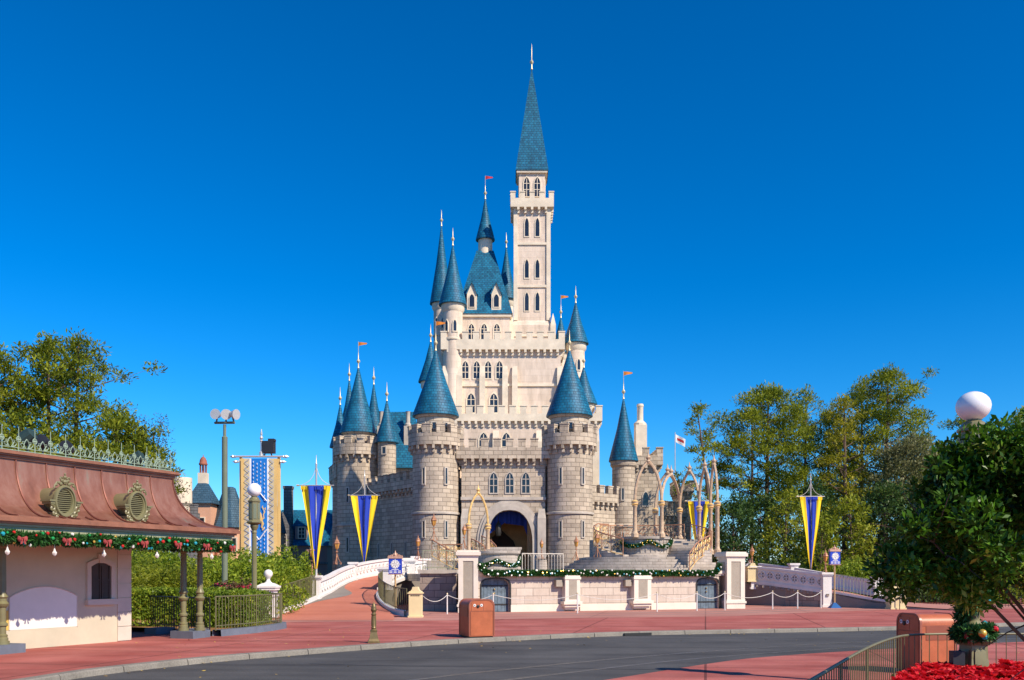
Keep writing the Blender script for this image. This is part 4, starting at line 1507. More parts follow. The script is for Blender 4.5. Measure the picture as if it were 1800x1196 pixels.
# floor
obj('stage_floor', MB().prism([(sp(0, -.5).x, sp(0, -.5).y), (sp(SL, -.5).x, sp(SL, -.5).y), (sp(SL, -14).x, sp(SL, -14).y), (sp(0, -14).x, sp(0, -14).y)], 1.5, FL), 'stepstone', stage)


def round_steps(name, c, r0, n, dr, z0, hs, a0, a1, parent, m='stepstone'):
    mb = MB()
    for k in range(n):
        r = r0 - dr * k
        mb.lathe([(0.01, 0), (r, 0), (r, hs - .03), (r + .03, hs - .03), (r + .03, hs), (0.01, hs)], (c[0], c[1], z0 + hs * k), 40, a0=R(a0), a1=R(a1))
    return obj(name, mb, m, parent)


# broad steps at the right half of the stage, in front of the drum
DC = Vector((PX(1134, 55), 55.0, 0))
st_ = MB()
for k in range(6):
    z0 = FL + .165 * k
    e = .30 * k
    pts = []
    for q in range(15):
        a = R(200 + 140 * q / 14)
        pts.append((DC.x - .1 + (5.6 - e * 1.25) * math.cos(a), DC.y + .3 + (4.0 - e) * math.sin(a)))
    pts += [(DC.x + 5.3 - e, DC.y + 3), (DC.x - 5.3 + e, DC.y + 3)]
    st_.prism(pts, z0, z0 + .165)
obj('steps', st_, 'stepstone', stage)
TOP = FL + .99
dr_ = MB()
dr_.lathe([(1.62, 0), (1.62, .1), (1.45, .16), (1.40, .3), (1.40, 1.0), (1.5, 1.08), (1.5, 1.22), (0.01, 1.22)], (DC.x, DC.y, TOP), 40)
for k in range(14):
    a = R(190 + 160 * k / 13)
    dr_.cbox((DC.x + 1.405 * math.cos(a), DC.y + 1.405 * math.sin(a), TOP + .2), .06, .05, .8, a)
obj('drum', dr_, 'stepstone', stage)
# stair flights that climb round both sides of the drum to the landing behind it
fl = MB()
LZ = TOP + 1.15
for k in range(9):
    a0, a1 = R(-62 + 11 * k), R(-62 + 11 * (k + 1))
    z = TOP + (LZ - TOP) * (k + 1) / 9
    for (s0, s1) in ((a0, a1),):
        pts = [(DC.x + .2 + r * math.cos(a), DC.y + .6 + r * math.sin(a)) for r, a in ((1.5, s0), (3.9, s0), (3.9, s1), (1.5, s1))]
        fl.prism(pts, FL, z)
        pts = [(DC.x - .2 - r * math.cos(a), DC.y + .6 + r * math.sin(a)) for r, a in ((1.5, s1), (2.9, s1), (2.9, s0), (1.5, s0))]
        fl.prism(pts, FL, z)
pts = [(DC.x + 3.9 * math.cos(R(37 + 106 * q / 12)), DC.y + .6 + 3.9 * math.sin(R(37 + 106 * q / 12))) for q in range(13)]
fl.prism([(DC.x + 1.2, DC.y + .6), *pts, (DC.x - 1.2, DC.y + .6)], FL, LZ)
obj('stairs', fl, 'stepstone', stage)
# smaller pulpit left, with steps of its own
PC = Vector((PX(880, 50), 50.4, 0))
pu = MB()
pu.box(PX(836, 48.5), PX(920, 48.5), 48.6, 53, FL, FL + .25)
pu.lathe([(1.15, 0), (1.15, .1), (1.05, .15), (1.0, .75), (1.12, .85), (1.12, .98), (.01, .98)], (PC.x - .2, PC.y + .1, FL + .25), 36, sx=1.15)
for k in range(4):
    pu.box(PX(842 - 6 * k, 50), PX(912 + 2 * k, 50), 51.0 + .35 * k, 54, FL + 1.0 + .13 * k, FL + 1.13 + .13 * k)
obj('pulpit', pu, 'stepstone', stage)
pu2 = MB().box(PX(760, 53), PX(836, 52), 51.8, 56.5, FL, FL + .75)
for k in range(5):
    pu2.box(PX(757, 54) + .28 * k, PX(757, 54) + .28 * k + .28, 51.4, 51.8, FL, FL + .15 * (5 - k))
obj('side_landing', pu2, 'stepstone', stage)


# ------------------------------------------------------------------ railings
def scroll(mb, p, u, w, h, r=.018, seed=0):
    """one iron scroll panel at p (bottom left), along u, width w, height h"""
    rng = random.Random(seed)
    u = Vector(u)
    for sx, sz, tw in ((.30, .34, 1), (.70, .66, -1), (.72, .28, 1), (.28, .72, -1)):
        pts = []
        for k in range(15):
            t = k / 14
            a = tw * (5.2 * t) + (0 if tw > 0 else PI) + rng.uniform(-.03, .03)
            rr = .23 * (1 - .78 * t)
            pts.append(p + u * (w * sx + rr * w * math.cos(a)) + Vector((0, 0, h * sz + rr * h * math.sin(a))))
        mb.tube(pts, [r * (1 - .4 * k / 14) for k in range(15)], 4)
    for (a, b) in (((.05, .05), (.5, .5)), ((.95, .95), (.5, .5)), ((.05, .95), (.35, .62)), ((.95, .05), (.65, .38))):
        pts = []
        for k in range(7):
            t = k / 6
            x = a[0] + (b[0] - a[0]) * t
            z = a[1] + (b[1] - a[1]) * t + .1 * math.sin(PI * t)
            pts.append(p + u * (w * x) + Vector((0, 0, h * z)))
        mb.tube(pts, r * .8, 4)


def scroll_railing(name, label, pts, h, panel=.85, cat='railing', group=None, m='gilt', shear=True):
    P = [Vector(p) for p in pts]
    root = thing(name, label, cat, tuple(P[len(P) // 2]), group)
    q = resample(P, panel)
    up = Vector((0, 0, h))
    obj('top_rail', MB().tube([p + up for p in P], .038, 6), 'copperlamp', root)
    obj('bottom_rail', MB().tube([p + Vector((0, 0, .06)) for p in P], .026, 5), m, root)
    me = None
    for p in q:
        obj('post', MB().tube([p, p + up], .026, 5), 'copperlamp', root)
    for k in range(len(q) - 1):
        d = q[k + 1] - q[k]
        L = Vector((d.x, d.y, 0)).length
        mb = MB()
        scroll(mb, Vector((0, 0, 0)), (1, 0, 0), L, h - .1, seed=k)
        u = d.normalized()
        nv = []
        for (x, y, z) in mb.v:
            t = x / L
            nv.append(tuple(q[k] + d * t + Vector((-u.y * y, u.x * y, z + .06))))
        mb.v = nv
        obj('scroll_panel', mb, m, root)
    return root


def arc(c, r, a0, a1, z0, z1, n=14, sy=1.0):
    return [Vector((c[0] + r * math.cos(R(a0 + (a1 - a0) * k / n)), c[1] + r * sy * math.sin(R(a0 + (a1 - a0) * k / n)), z0 + (z1 - z0) * k / n)) for k in range(n + 1)]


rc = (DC.x, DC.y + .6)
pts = arc((DC.x - .1, DC.y + .6), 2.95, 240, 150, TOP + .05, LZ, 12) + arc((DC.x - .1, DC.y + .6), 2.95, 146, 128, LZ, LZ, 4)
scroll_railing('gilded_railing', 'gilded scrollwork railing rising up the narrow stair flight left of the round drum', pts, 1.0)
pts = arc((DC.x, DC.y + .6), 3.85, 128, 40, LZ, LZ, 14)
scroll_railing('gilded_railing', 'coppery scrollwork railing round the back of the landing behind the drum', pts, 1.0, m='copperlamp')
pts = arc((DC.x + .15, DC.y + .6), 3.9, 36, -10, LZ, TOP + .55, 12)
scroll_railing('gilded_railing', 'coppery scrollwork railing down the far side of the wide stairs, before a pennant', pts, 1.0, m='copperlamp')
pts = [Vector((PX(1249, 54), 54.0, TOP + .25)), Vector((PX(1238, 52.8), 53.0, TOP)), Vector((PX(1225, 52), 52.0, TOP - .3)), Vector((PX(1212, 51.3), 51.3, FL + .1))]
scroll_railing('gilded_railing', 'bright gold scrollwork railing at the foot of the wide stairs beside the right pillar', spline(pts, 5), 1.05, panel=.7)
pts = [Vector((PX(768, 53), 53.4, FL + .75)), Vector((PX(795, 53), 53.2, FL + .75)), Vector((PX(812, 53), 53.0, FL + .75))]
scroll_railing('gilded_railing', 'flat gold scrollwork railing above the brown side wall, left of the big pillar', pts, .95, panel=.5)
pts = [Vector((PX(758, 50.6), 51.0, FL + .95)), Vector((PX(775, 50), 50.6, FL + .62)), Vector((PX(795, 50), 50.2, FL + .28)), Vector((PX(812, 49.5), 49.8, FL + .12))]
scroll_railing('gilded_railing', 'sloping gold scrollwork railing with curved handrail, left of the big pillar', spline(pts, 5), .95, panel=.6)
pts = [Vector((PX(828, 52), 52.2, FL + 1.2)), Vector((PX(840, 51.6), 51.6, FL + 1.0)), Vector((PX(852, 51.2), 51.2, FL + .7))]
scroll_railing('gilded_railing', 'short gold stair railing between the two columns of the single gilded arch', spline(pts, 4), .8, panel=.5)
pts = [Vector((PX(846, 54), 54.2, FL + 1.45)), Vector((PX(862, 53), 53.4, FL + 1.15)), Vector((PX(872, 52.6), 52.6, FL + .8))]
scroll_railing('gilded_railing', 'short gold stair railing right of the single gilded arch, before the dark gate', spline(pts, 4), .8, panel=.5)


def bar_railing(name, label, pts, h, sp_=.13, m='railolive', rr=.022, r=.012, loops=False, bottom=.1, cat='railing', group=None, curb=None):
    """upright bars between two rails; every bar is a part of its own"""
    P = [Vector(p) for p in pts]
    root = thing(name, label, cat, tuple(P[len(P) // 2]), group)
    up = Vector((0, 0, h))
    obj('top_rail', MB().tube([p + up for p in P], rr, 6), m, root)
    if bottom:
        obj('bottom_rail', MB().tube([p + Vector((0, 0, bottom)) for p in P], rr * .75, 5), m, root)
    q = resample(P, sp_)
    bar = new_mesh('bar', MB().tube([(0, 0, 0), (0, 0, h if not loops else h - .03)], r, 5), m)
    bt = new_mesh('post', MB().tube([(0, 0, -.02), (0, 0, h + .02)], r * 2.0, 6), m)
    n = len(q)
    step = max(1, (n + 95) // 96)
    for k, p in enumerate(q):
        if k in (0, n - 1) or k % 14 == 0:
            inst('post', bt, root, p)
        else:
            inst('bar', bar, root, p)
    if loops:
        for a, b in zip(q[::2], q[1::2]):
            mid = (a + b) / 2
            obj('loop', MB().tube([a + up * .82, a.lerp(b, .15) + up * .93, mid + up * .985, a.lerp(b, .85) + up * .93, b + up * .82], r, 4), m, root)
    return root


bar_railing('iron_railing', 'pale barred railing on the stage edge between the small pulpit and the steps', [sp(spx(918, -1.2), -1.2, FL), sp(spx(990, -1.2), -1.2, FL)], 1.05, .17, 'cream', r=.009, loops=True)
bar_railing('iron_railing', 'pale barred railing along the top of the brown side wall left of the stage', [(PX(745, 48), 47.5, 2.15), (PX(798, 47.4), 47.5, 2.15)], 1.0, .15, 'sage', r=.010)


# ------------------------------------------------------------------ gilded pointed arches
def knobby(mb, pts, r, kn=.09, every=3, mi=0):
    mb.tube(pts, r, 6, mi)
    for k in range(1, len(pts) - 1, every):
        d = (Vector(pts[k + 1]) - Vector(pts[k - 1])).normalized()
        mb.sphere(Vector(pts[k]) + Vector((0, 0, .02)), kn, 6)
        mb.tube([Vector(pts[k]), Vector(pts[k]) + Vector((0, 0, r * 1.8)) - d * .02], [kn * .6, .015], 4)


def pointed(a, b, rise, n=10):
    a, b = Vector(a), Vector(b)
    m = (a + b) / 2 + Vector((0, 0, rise))
    L, Rr = [], []
    for k in range(n + 1):
        t = k / n
        f = 1 - (1 - t) ** 1.0
        x = 1 - math.cos(t * PI / 2 * .92)
        z = math.sin(t * PI / 2 * .92)
        x, z = x / (1 - math.cos(PI / 2 * .92)), z / math.sin(PI / 2 * .92)
        z = z * .75 + t * .25
        L.append(Vector((a.x + (m.x - a.x) * x, a.y + (m.y - a.y) * x, a.z + rise * z)))
        Rr.append(Vector((b.x + (m.x - b.x) * x, b.y + (m.y - b.y) * x, b.z + rise * z)))
    return L, Rr


def arch_column(root, p, h, r=.13):
    c = MB().lathe([(r * 1.7, 0), (r * 1.7, .22), (r * 1.2, .3), (r, .4), (r * .92, h - .3), (r * 1.3, h - .22), (r * .9, h - .16), (r * 1.6, h - .02), (r * 1.6, h + .04), (r * .8, h + .1)], tuple(p), 10)
    C = obj('column', c, 'archstone', root)
    obj('capital', MB().lathe([(r * 1.0, 0), (r * 1.75, .1), (r * 1.2, .17), (r * 1.7, .26), (r * .9, .34)], (p[0], p[1], p[2] + h - .2), 8), 'gilt', C)


arc_cols = [Vector((PX(1116, 53.6), 53.6, LZ)), Vector((PX(1163, 53.8), 53.8, LZ)), Vector((PX(1152, 60), 60, LZ)), Vector((PX(1195, 59.5), 59.5, LZ)), Vector((PX(1229, 58), 58, LZ)), Vector((PX(1249, 56), 56, TOP + .2)), Vector((PX(1261, 54.4), 54.4, TOP + .2))]
arcade = thing('gilded_arcade', 'ring of ornate pinkish pointed arches on slim columns round the stage landing', 'arches', (DC.x, DC.y, FL))
CH_ = 2.05
for k, p in enumerate(arc_cols):
    arch_column(arcade, p, CH_ + (LZ - p.z), .13)
for i, j in ((0, 1), (2, 3), (3, 4), (4, 5), (5, 6), (1, 3)):
    a, b = arc_cols[i].copy(), arc_cols[j].copy()
    a.z = b.z = LZ + CH_ + .08
    L_, R_ = pointed(a, b, 2.35 if (i, j) != (1, 3) else 1.9)
    am_ = MB()
    knobby(am_, L_, .085, .10, 2)
    knobby(am_, R_, .085, .10, 2)
    am_.lathe([(.05, -.15), (.15, 0), (.09, .1), (.17, .22), (.05, .36), (.01, .6)], tuple(L_[-1]), 7)
    obj('arch_rib', am_, 'archstone', arcade)
garch = thing('gilded_arch', 'single gold pointed arch on two slim columns, left of the castle gate', 'arch', (PX(836, 51), 51.4, FL))
ca, cb = Vector((PX(824, 51.4), 51.2, FL + .95)), Vector((PX(857, 51.4), 52.0, FL + .95))
for p in (ca, cb):
    arch_column(garch, p, 1.75, .115)
L_, R_ = pointed(ca + Vector((0, 0, 1.9)), cb + Vector((0, 0, 1.9)), 1.7)
am_ = MB()
knobby(am_, L_, .06, .075, 2)
knobby(am_, R_, .06, .075, 2)
am_.lathe([(.04, -.1), (.12, 0), (.07, .1), (.13, .2), (.04, .3), (.01, .5)], tuple(L_[-1]), 7)
obj('arch_rib', am_, 'gilt', garch)


# ------------------------------------------------------------------ copper lanterns on scrolled stands
def make_lantern():
    root = thing('copper_lantern', 'copper lantern', 'lantern', (0, 0, 0), 'copper lanterns of the forecourt and bridges')
    b = MB()
    for k in range(3):
        a = 2 * PI * k / 3 + .4
        d = Vector((math.cos(a), math.sin(a), 0))
        pts = [d * .03 + Vector((0, 0, .62)), d * .10 + Vector((0, 0, .35)), d * .2 + Vector((0, 0, .16)), d * .27 + Vector((0, 0, .10)), d * .30 + Vector((0, 0, .03)), d * .24 + Vector((0, 0, .0)), d * .19 + Vector((0, 0, .05)), d * .22 + Vector((0, 0, .1))]
        b.tube(pts, .022, 5)
    obj('scroll_base', b, 'copperlamp', root)
    obj('stem', MB().lathe([(.05, 0), (.028, .05), (.028, .42), (.05, .45), (.028, .5), (.024, .72), (.09, .76), (.09, .79), (.03, .82), (.03, .92), (.06, .96)], (0, 0, 0), 8), 'copperlamp', root)
    obj('lamp_glass', MB().lathe([(.06, .96), (.10, 1.0), (.16, 1.28), (.16, 1.30)], (0, 0, 0), 6), 'amber', root)
    cage = MB()
    for k in range(6):
        a = 2 * PI * k / 6
        cage.tube([(math.cos(a) * .105, math.sin(a) * .105, .99), (math.cos(a) * .168, math.sin(a) * .168, 1.30)], .012, 4)
    obj('cage', cage, 'copperlamp', root)
    obj('lamp_roof', MB().lathe([(.19, 1.29), (.20, 1.33), (.14, 1.43), (.15, 1.46), (.07, 1.55), (.07, 1.58), (.03, 1.62), (.035, 1.68), (.012, 1.72), (.008, 1.84)], (0, 0, 0), 6), 'copperlamp', root)
    return root


lant0 = make_lantern()
reindex()
lant_spots = []   # filled below, placed at the end of this part


def lantern_at(p, label, first=[True], sc=1.0):
    if first[0]:
        first[0] = False
        lant0.location = p
        lant0['label'] = label
        lant0.scale = (sc,) * 3
        return lant0
    return dup(lant0, p, random.uniform(0, 1), label, sc)


# ------------------------------------------------------------------ white balustrades
def balustrade(name, label, pts, h, m='white', thick=.26, rings=True, sp_=.62, cat='balustrade', rr=.2, ends=True):
    P = [Vector(p) for p in pts]
    root = thing(name, label, cat, tuple(P[len(P) // 2]), None)
    body = MB()
    q = resample(P, .3)
    a, b = offset2(q, -thick * .32), offset2(q, thick * .32)
    c, d = offset2(q, -thick * .62), offset2(q, thick * .62)
    zz = [0, .16, h - .14]
    rows = []
    for k in range(len(q)):
        A, B = a[k], b[k]
        rows.append([A + Vector((0, 0, -.05)), A + Vector((0, 0, h - .1)), B + Vector((0, 0, h - .1)), B + Vector((0, 0, -.05))])
    body.rows(rows, closed=True)
    body.add(rows[0], [(0, 1, 2, 3)])
    body.add(rows[-1], [(3, 2, 1, 0)])
    obj('parapet', body, m, root)
    for nm, z0, z1 in (('coping', h - .13, h), ('plinth', -.05, .14)):
        cm_ = MB()
        rows = [[C_ + Vector((0, 0, z0)), C_ + Vector((0, 0, z1)), D_ + Vector((0, 0, z1)), D_ + Vector((0, 0, z0))] for C_, D_ in zip(c, d)]
        cm_.rows(rows, closed=True)
        cm_.add(rows[0], [(0, 1, 2, 3)])
        cm_.add(rows[-1], [(3, 2, 1, 0)])
        obj(nm, cm_, m, root)
    if rings:
        ring = MB()
        pts_ = [(rr * math.cos(2 * PI * k / 18), 0, rr * math.sin(2 * PI * k / 18)) for k in range(18)]
        ring.tube(pts_, .035, 5, closed=True)
        for k in range(4):
            an = PI / 4 + PI / 2 * k
            ring.tube([(rr * .5 * math.cos(an) + rr * .38 * math.cos(2 * PI * i / 10), 0, rr * .5 * math.sin(an) + rr * .38 * math.sin(2 * PI * i / 10)) for i in range(10)], .02, 4, closed=True)
        rme = new_mesh('pierced_ring', ring, m)
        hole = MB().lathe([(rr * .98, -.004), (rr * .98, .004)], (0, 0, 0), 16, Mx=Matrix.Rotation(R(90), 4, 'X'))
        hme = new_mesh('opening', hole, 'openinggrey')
        s = resample(P, sp_)
        for k in range(len(s) - 1):
            mid = (s[k] + s[k + 1]) / 2
            dd = s[k + 1] - s[k]
            rz = math.atan2(dd.y, dd.x)
            nrm = Vector((dd.y, -dd.x, 0)).normalized()
            for sg in (1, -1):
                c_ = mid + nrm * sg * (thick * .32 + .006) + Vector((0, 0, h * .53))
                o = inst('opening', hme, root, c_, rz)
                o2 = inst('pierced_ring', rme, root, c_ + nrm * sg * .02, rz)
    return root


def pier(root, c, w, h, m, cap=.12, panel=True, rz=0):
    pm_ = MB()
    pm_.cbox((c[0], c[1], c[2]), w, w, h, rz)
    pm_.cbox((c[0], c[1], c[2]), w + .12, w + .12, .14, rz)
    pm_.cbox((c[0], c[1], c[2] + h), w + .2, w + .2, cap, rz)
    pm_.cbox((c[0], c[1], c[2] + h - .08), w + .1, w + .1, .08, rz)
    return obj('pier', pm_, m, root)


# left ramp, outer side: stone pier with ball, barred railing, then the white pierced parapet up to the bridge
lz = lambda p: Vector((p[0], p[1], ramp_z(p[1])))
gp = thing('ball_pier', 'white stone pier topped with a ball at the foot of the left ramp', 'pier', (-10.4, 39.4, 0))
bp_ = MB()
gx_, gy_ = -10.55, 39.4
bp_.cbox((gx_, gy_, 0), .78, .78, .1)
bp_.cbox((gx_, gy_, .1), .66, .66, .85)
bp_.cbox((gx_, gy_, .95), .74, .74, .08)
bp_.cbox((gx_, gy_, 1.03), .64, .64, .2)
bp_.cbox((gx_, gy_, 1.23), .80, .80, .1)
bp_.cbox((gx_, gy_, 1.33), .88, .88, .08)
bp_.frustum((gx_, gy_, 1.41), .8, .8, .42, .42, .12)
obj('pier', bp_, 'white', gp)
obj('ball', MB().lathe([(.2, 0), (.1, .08), (.07, .18), (.12, .24)], (gx_, gy_, 1.52), 14).sphere((gx_, gy_, 1.93), .19, 16), 'white', gp)
rl = [lz((-10.45, 39.8)), lz((-10.3, 42)), lz((-10.15, 44.5)), lz((-10.05, 46.6))]
cb_ = MB()
q = resample(spline(rl, 5), .4)
rows = [[p + Vector((-.14, 0, -.1)), p + Vector((-.14, 0, .2)), p + Vector((.14, 0, .2)), p + Vector((.14, 0, -.1))] for p in q]
cb_.rows(rows, closed=True)
LR = bar_railing('ramp_railing', 'olive barred railing on a white curb between the ball pier and the white parapet', [p + Vector((0, 0, .2)) for p in q], 1.05, .14)
obj('curb', cb_, 'white', LR)
bl = [lz(p) for p in ((-10.05, 46.8), (-10.0, 50), (-10.1, 53), (-10.0, 56.5), (-9.3, 60.2), (-7.9, 64.2), (-5.4, 67.7), (-2.5, 69.2))]
B_ = balustrade('pierced_parapet', 'white curved stone parapet with pierced rings climbing the left ramp', spline(bl, 6), .98)
pier(B_, tuple(lz((-10.05, 46.8))), .36, 1.1, 'white')
pier(B_, tuple(lz((-9.95, 57.0))), .4, 1.02, 'white')
pier(B_, tuple(lz((-7.0, 65.8))), .4, 1.02, 'white')
bl2 = [lz(p) for p in ((-7.2, 52.0), (-7.15, 56), (-6.5, 59), (-5.2, 61.4), (-3.6, 62.9))]
B2_ = balustrade('pierced_parapet', 'short white stone parapet on the inner side of the left ramp behind the blue sign', spline(bl2, 6), .95)
pier(B2_, tuple(lz((-7.15, 51.4))), .7, 1.15, 'white')
pier(B2_, tuple(lz((-6.6, 58.6))), .6, 1.05, 'white')
pts = [lz((-7.2, 50.6)), lz((-7.05, 48)), lz((-6.3, 44.4)), lz((-5.4, 41.6)), lz((-4.7, 40.6))]
q = resample(spline(pts, 5), .35)
rows = [[p + Vector((-.12, 0, -.1)), p + Vector((-.12, 0, .16)), p + Vector((.12, 0, .16)), p + Vector((.12, 0, -.1))] for p in q]
cb_ = MB().rows(rows, closed=True)
RRL = bar_railing('ramp_railing', 'curved barred railing with looped bars by the cream pier, right side of the left ramp', [p + Vector((0, 0, .16)) for p in q], .98, .17, loops=True)
obj('curb', cb_, 'white', RRL)


def shaped_pier(name, label, c, w, h, plaque=False):
    """cream yellow pier with a stepped, concave top"""
    r_ = thing(name, label, 'pier', tuple(c))
    c = Vector(c)
    b = MB()
    b.cbox(c, w, w, h * .78)
    b.cbox(c, w + .08, w + .08, .08)
    b.cbox(c + Vector((0, 0, h * .78)), w + .1, w + .1, .05)
    obj('pier', b, 'creampier', r_)
    t = MB()
    t.slab([(-w / 2, 0), (w / 2, 0), (w / 2, .04), (w * .36, .07), (w * .26, .14), (w * .2, .25), (-w * .2, .25), (-w * .26, .14), (-w * .36, .07), (-w / 2, .04)], c + Vector((0, -w / 2, h * .78 + .05)), (1, 0, 0), (0, 1, 0), 0, w)
    obj('cap', t, 'creampier', r_)
    d = MB()
    for k in range(5):
        d.cbox(c + Vector((-w * .3 + w * .6 * k / 4, -w / 2 - .004, h * .70)), .045, .02, .05)
    obj('inset_dots', d, 'iron', r_)
    if plaque:
        s = MB()
        pts_ = [(c.x - w * .30 + w * .6 * k / 24, c.y - w / 2 - .03, c.z + h * .66 + .02 * math.sin(k * 2.1)) for k in range(25)]
        s.tube(pts_, .014, 4)
        obj('plaque', MB().cbox(c + Vector((0, -w / 2 - .012, h * .52)), w * .72, .02, h * .2), 'sticker', r_)
        obj('script', s, 'iron', r_)
        hr_ = MB().tube([c + Vector((-w * .34, -w / 2 - .16, h * .38)), c + Vector((w * .42, -w / 2 - .16, h * .58)), c + Vector((w * .45, -w / 2 - .1, h * .6))], .03, 6)
        hr_.tube([c + Vector((-w * .02, -w / 2 - .16, h * .46)), c + Vector((-w * .02, -w / 2 - .16, 0))], .025, 6)
        obj('handrail', hr_, 'iron', r_)
    return r_


shaped_pier('cream_pier', 'cream yellow pier with curved top where the looped railing ends, left of the stage', (PX(730, 40.2), 40.4, 0), .56, 1.35)
shaped_pier('cream_pier', 'cream yellow pier with white plaque and dark handrail by the right ramp', (PX(1577, 49.8), 50.0, 0), .80, 1.45, True)
shaped_pier('cream_pier', 'small cream yellow pier behind the right cream pillar of the stage', (PX(1322, 56.2), 56.3, 1.45), .62, 1.1)

# right ramp: low retaining wall, front balustrade, barred railing, rear parapet
rz_ = lambda x, y, z: Vector((x, y, z))
fr_ = [rz_(PX(1452, 53), 53.0, .86), rz_(PX(1400, 54.3), 54.3, 1.08), rz_(PX(1360, 55.4), 55.4, 1.24), rz_(PX(1326, 56.3), 56.3, 1.36), rz_(PX(1290, 58), 58.0, 1.5)]
B3_ = balustrade('pierced_parapet', 'grey shaded parapet with a row of pierced rings along the front of the right ramp', spline(fr_, 6), 1.06, 'white', sp_=.56, rr=.235)
pier(B3_, (fr_[0].x, fr_[0].y, 0), .5, 1.9, 'white')
pier(B3_, (fr_[3].x, fr_[3].y, 1.0), .5, 1.3, 'white')
rw = MB()
c_ = resample(spline(fr_, 6), .5)
rows = [[p + Vector((.0, -.16, -p.z)), p + Vector((0, -.16, -.02)), p + Vector((0, .2, -.02)), p + Vector((0, .2, -p.z))] for p in c_]
rw.rows(rows, closed=True)
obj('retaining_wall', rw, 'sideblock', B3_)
for p in resample(spline(fr_, 6), .42):
    obj('corbel', MB().cbox((p.x, p.y - .22, p.z - .22), .15, .18, .14), 'sideblock', B3_)
r2 = [rz_(PX(1568, 50.2), 50.2, .40), rz_(PX(1515, 51.6), 51.6, .62), rz_(PX(1466, 53), 53.0, .86)]
c_ = resample(spline(r2, 5), .4)
RB = bar_railing('ramp_railing', 'pale looped railing on a low stone wall between right blue sign and cream pier', [p + Vector((0, 0, .05)) for p in c_], 1.02, .21, 'sage', loops=True, bottom=0)
rows = [[p + Vector((.0, -.16, -p.z)), p + Vector((0, -.16, -.08)), p + Vector((0, .2, -.08)), p + Vector((0, .2, -p.z))] for p in c_]
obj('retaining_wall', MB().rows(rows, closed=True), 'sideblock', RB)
rows = [[p + Vector((.0, -.22, -.08)), p + Vector((0, -.22, .05)), p + Vector((0, .24, .05)), p + Vector((0, .24, -.08))] for p in c_]
obj('coping', MB().rows(rows, closed=True), 'white', RB)
bk = [rz_(PX(1542, 58), 58.0, .55), rz_(PX(1500, 59.5), 59.5, .8), rz_(PX(1440, 61), 61.0, 1.15), rz_(PX(1395, 62.5), 62.5, 1.45), rz_(PX(1335, 65), 65.0, 1.75)]
B4_ = balustrade('pierced_parapet', 'plain grey rear parapet of the right ramp in front of the trees', spline(bk, 6), .95, 'white', rings=False)
pier(B4_, tuple(bk[0]), .5, 1.1, 'white')
pier(B4_, tuple(bk[3]), .5, 1.1, 'white')

# ------------------------------------------------------------------ lanterns
lantern_at((PX(592, 57), 57.0, ramp_z(57) + 1.0), 'copper lantern on the white parapet left of the small blue and yellow pennant')
lantern_at((PX(735, 62), 62.0, ramp_z(62) + .95), 'copper lantern on the white parapet between the left blue sign and the side wall', sc=.92)
lantern_at((PX(762, 56), 56.2, FL + 2.05), 'copper lantern standing highest, above the left gold railing', sc=.95)
lantern_at((PX(1013, 53.6), 53.6, FL + .8), 'copper lantern on the top step, left of the pair before the right castle tower', sc=.82)
lantern_at((PX(1050, 53.6), 53.6, FL + .98), 'copper lantern nearer the drum, right of the pair on the top step', sc=.86)
lantern_at((PX(1322, 57.4), 57.4, 2.32), 'copper lantern on the parapet just behind the right cream pillar', sc=.8)
lantern_at((PX(1451, 53), 53.0, 1.85), 'copper lantern on the grey pier beside the right blue sign', sc=.85)
lantern_at((PX(549, 47), 47.0, ramp_z(46.8) + 1.2), 'copper lantern in front of the hedge beside the tall blue and yellow pennant', sc=1.0)
lantern_at((PX(816, 51), 51.0, FL + 1.4), 'copper lantern on a thin post beside the left column of the single gilded arch', sc=.8)
lantern_at((PX(864, 54.4), 54.6, FL + 1.0), 'small copper lantern in front of the dark castle gate', sc=.6)
lantern_at((PX(952, 56), 56.0, FL + .9), 'copper lantern on the round pedestal right of the castle gate', sc=.72)
obj('lantern_post', MB().box(PX(758, 56), PX(768, 56), 56.0, 56.4, FL, FL + 2.05), 'stepstone', stage)
obj('pedestal', MB().lathe([(.5, 0), (.5, .1), (.36, .2), (.33, .85), (.42, .92)], (PX(952, 56), 56.0, FL), 16), 'stepstone', stage)
obj('lantern_post', MB().lathe([(.1, 0), (.06, .1), (.05, 1.4)], (PX(816, 51), 51.0, FL), 8), 'stonetrim', stage)
obj('lantern_post', MB().cbox((PX(864, 54.4), 54.6, FL), .3, .3, 1.0), 'stonetrim', stage)


# ------------------------------------------------------------------ garlands
def garland_mesh(pts, r, density, seed, leaf=.11):
    rng = np.random.default_rng(seed)
    q = resample(pts, .04)
    Q = np.array([tuple(p) for p in q])
    n = int(density * len(q) * .04)
    idx = rng.integers(0, len(q), n)
    d = rng.normal(size=(n, 3))
    d /= np.linalg.norm(d, axis=1)[:, None]
    rr = r * rng.uniform(.15, 1, size=(n, 1)) ** .5
    return Q[idx] + d * rr, d, q


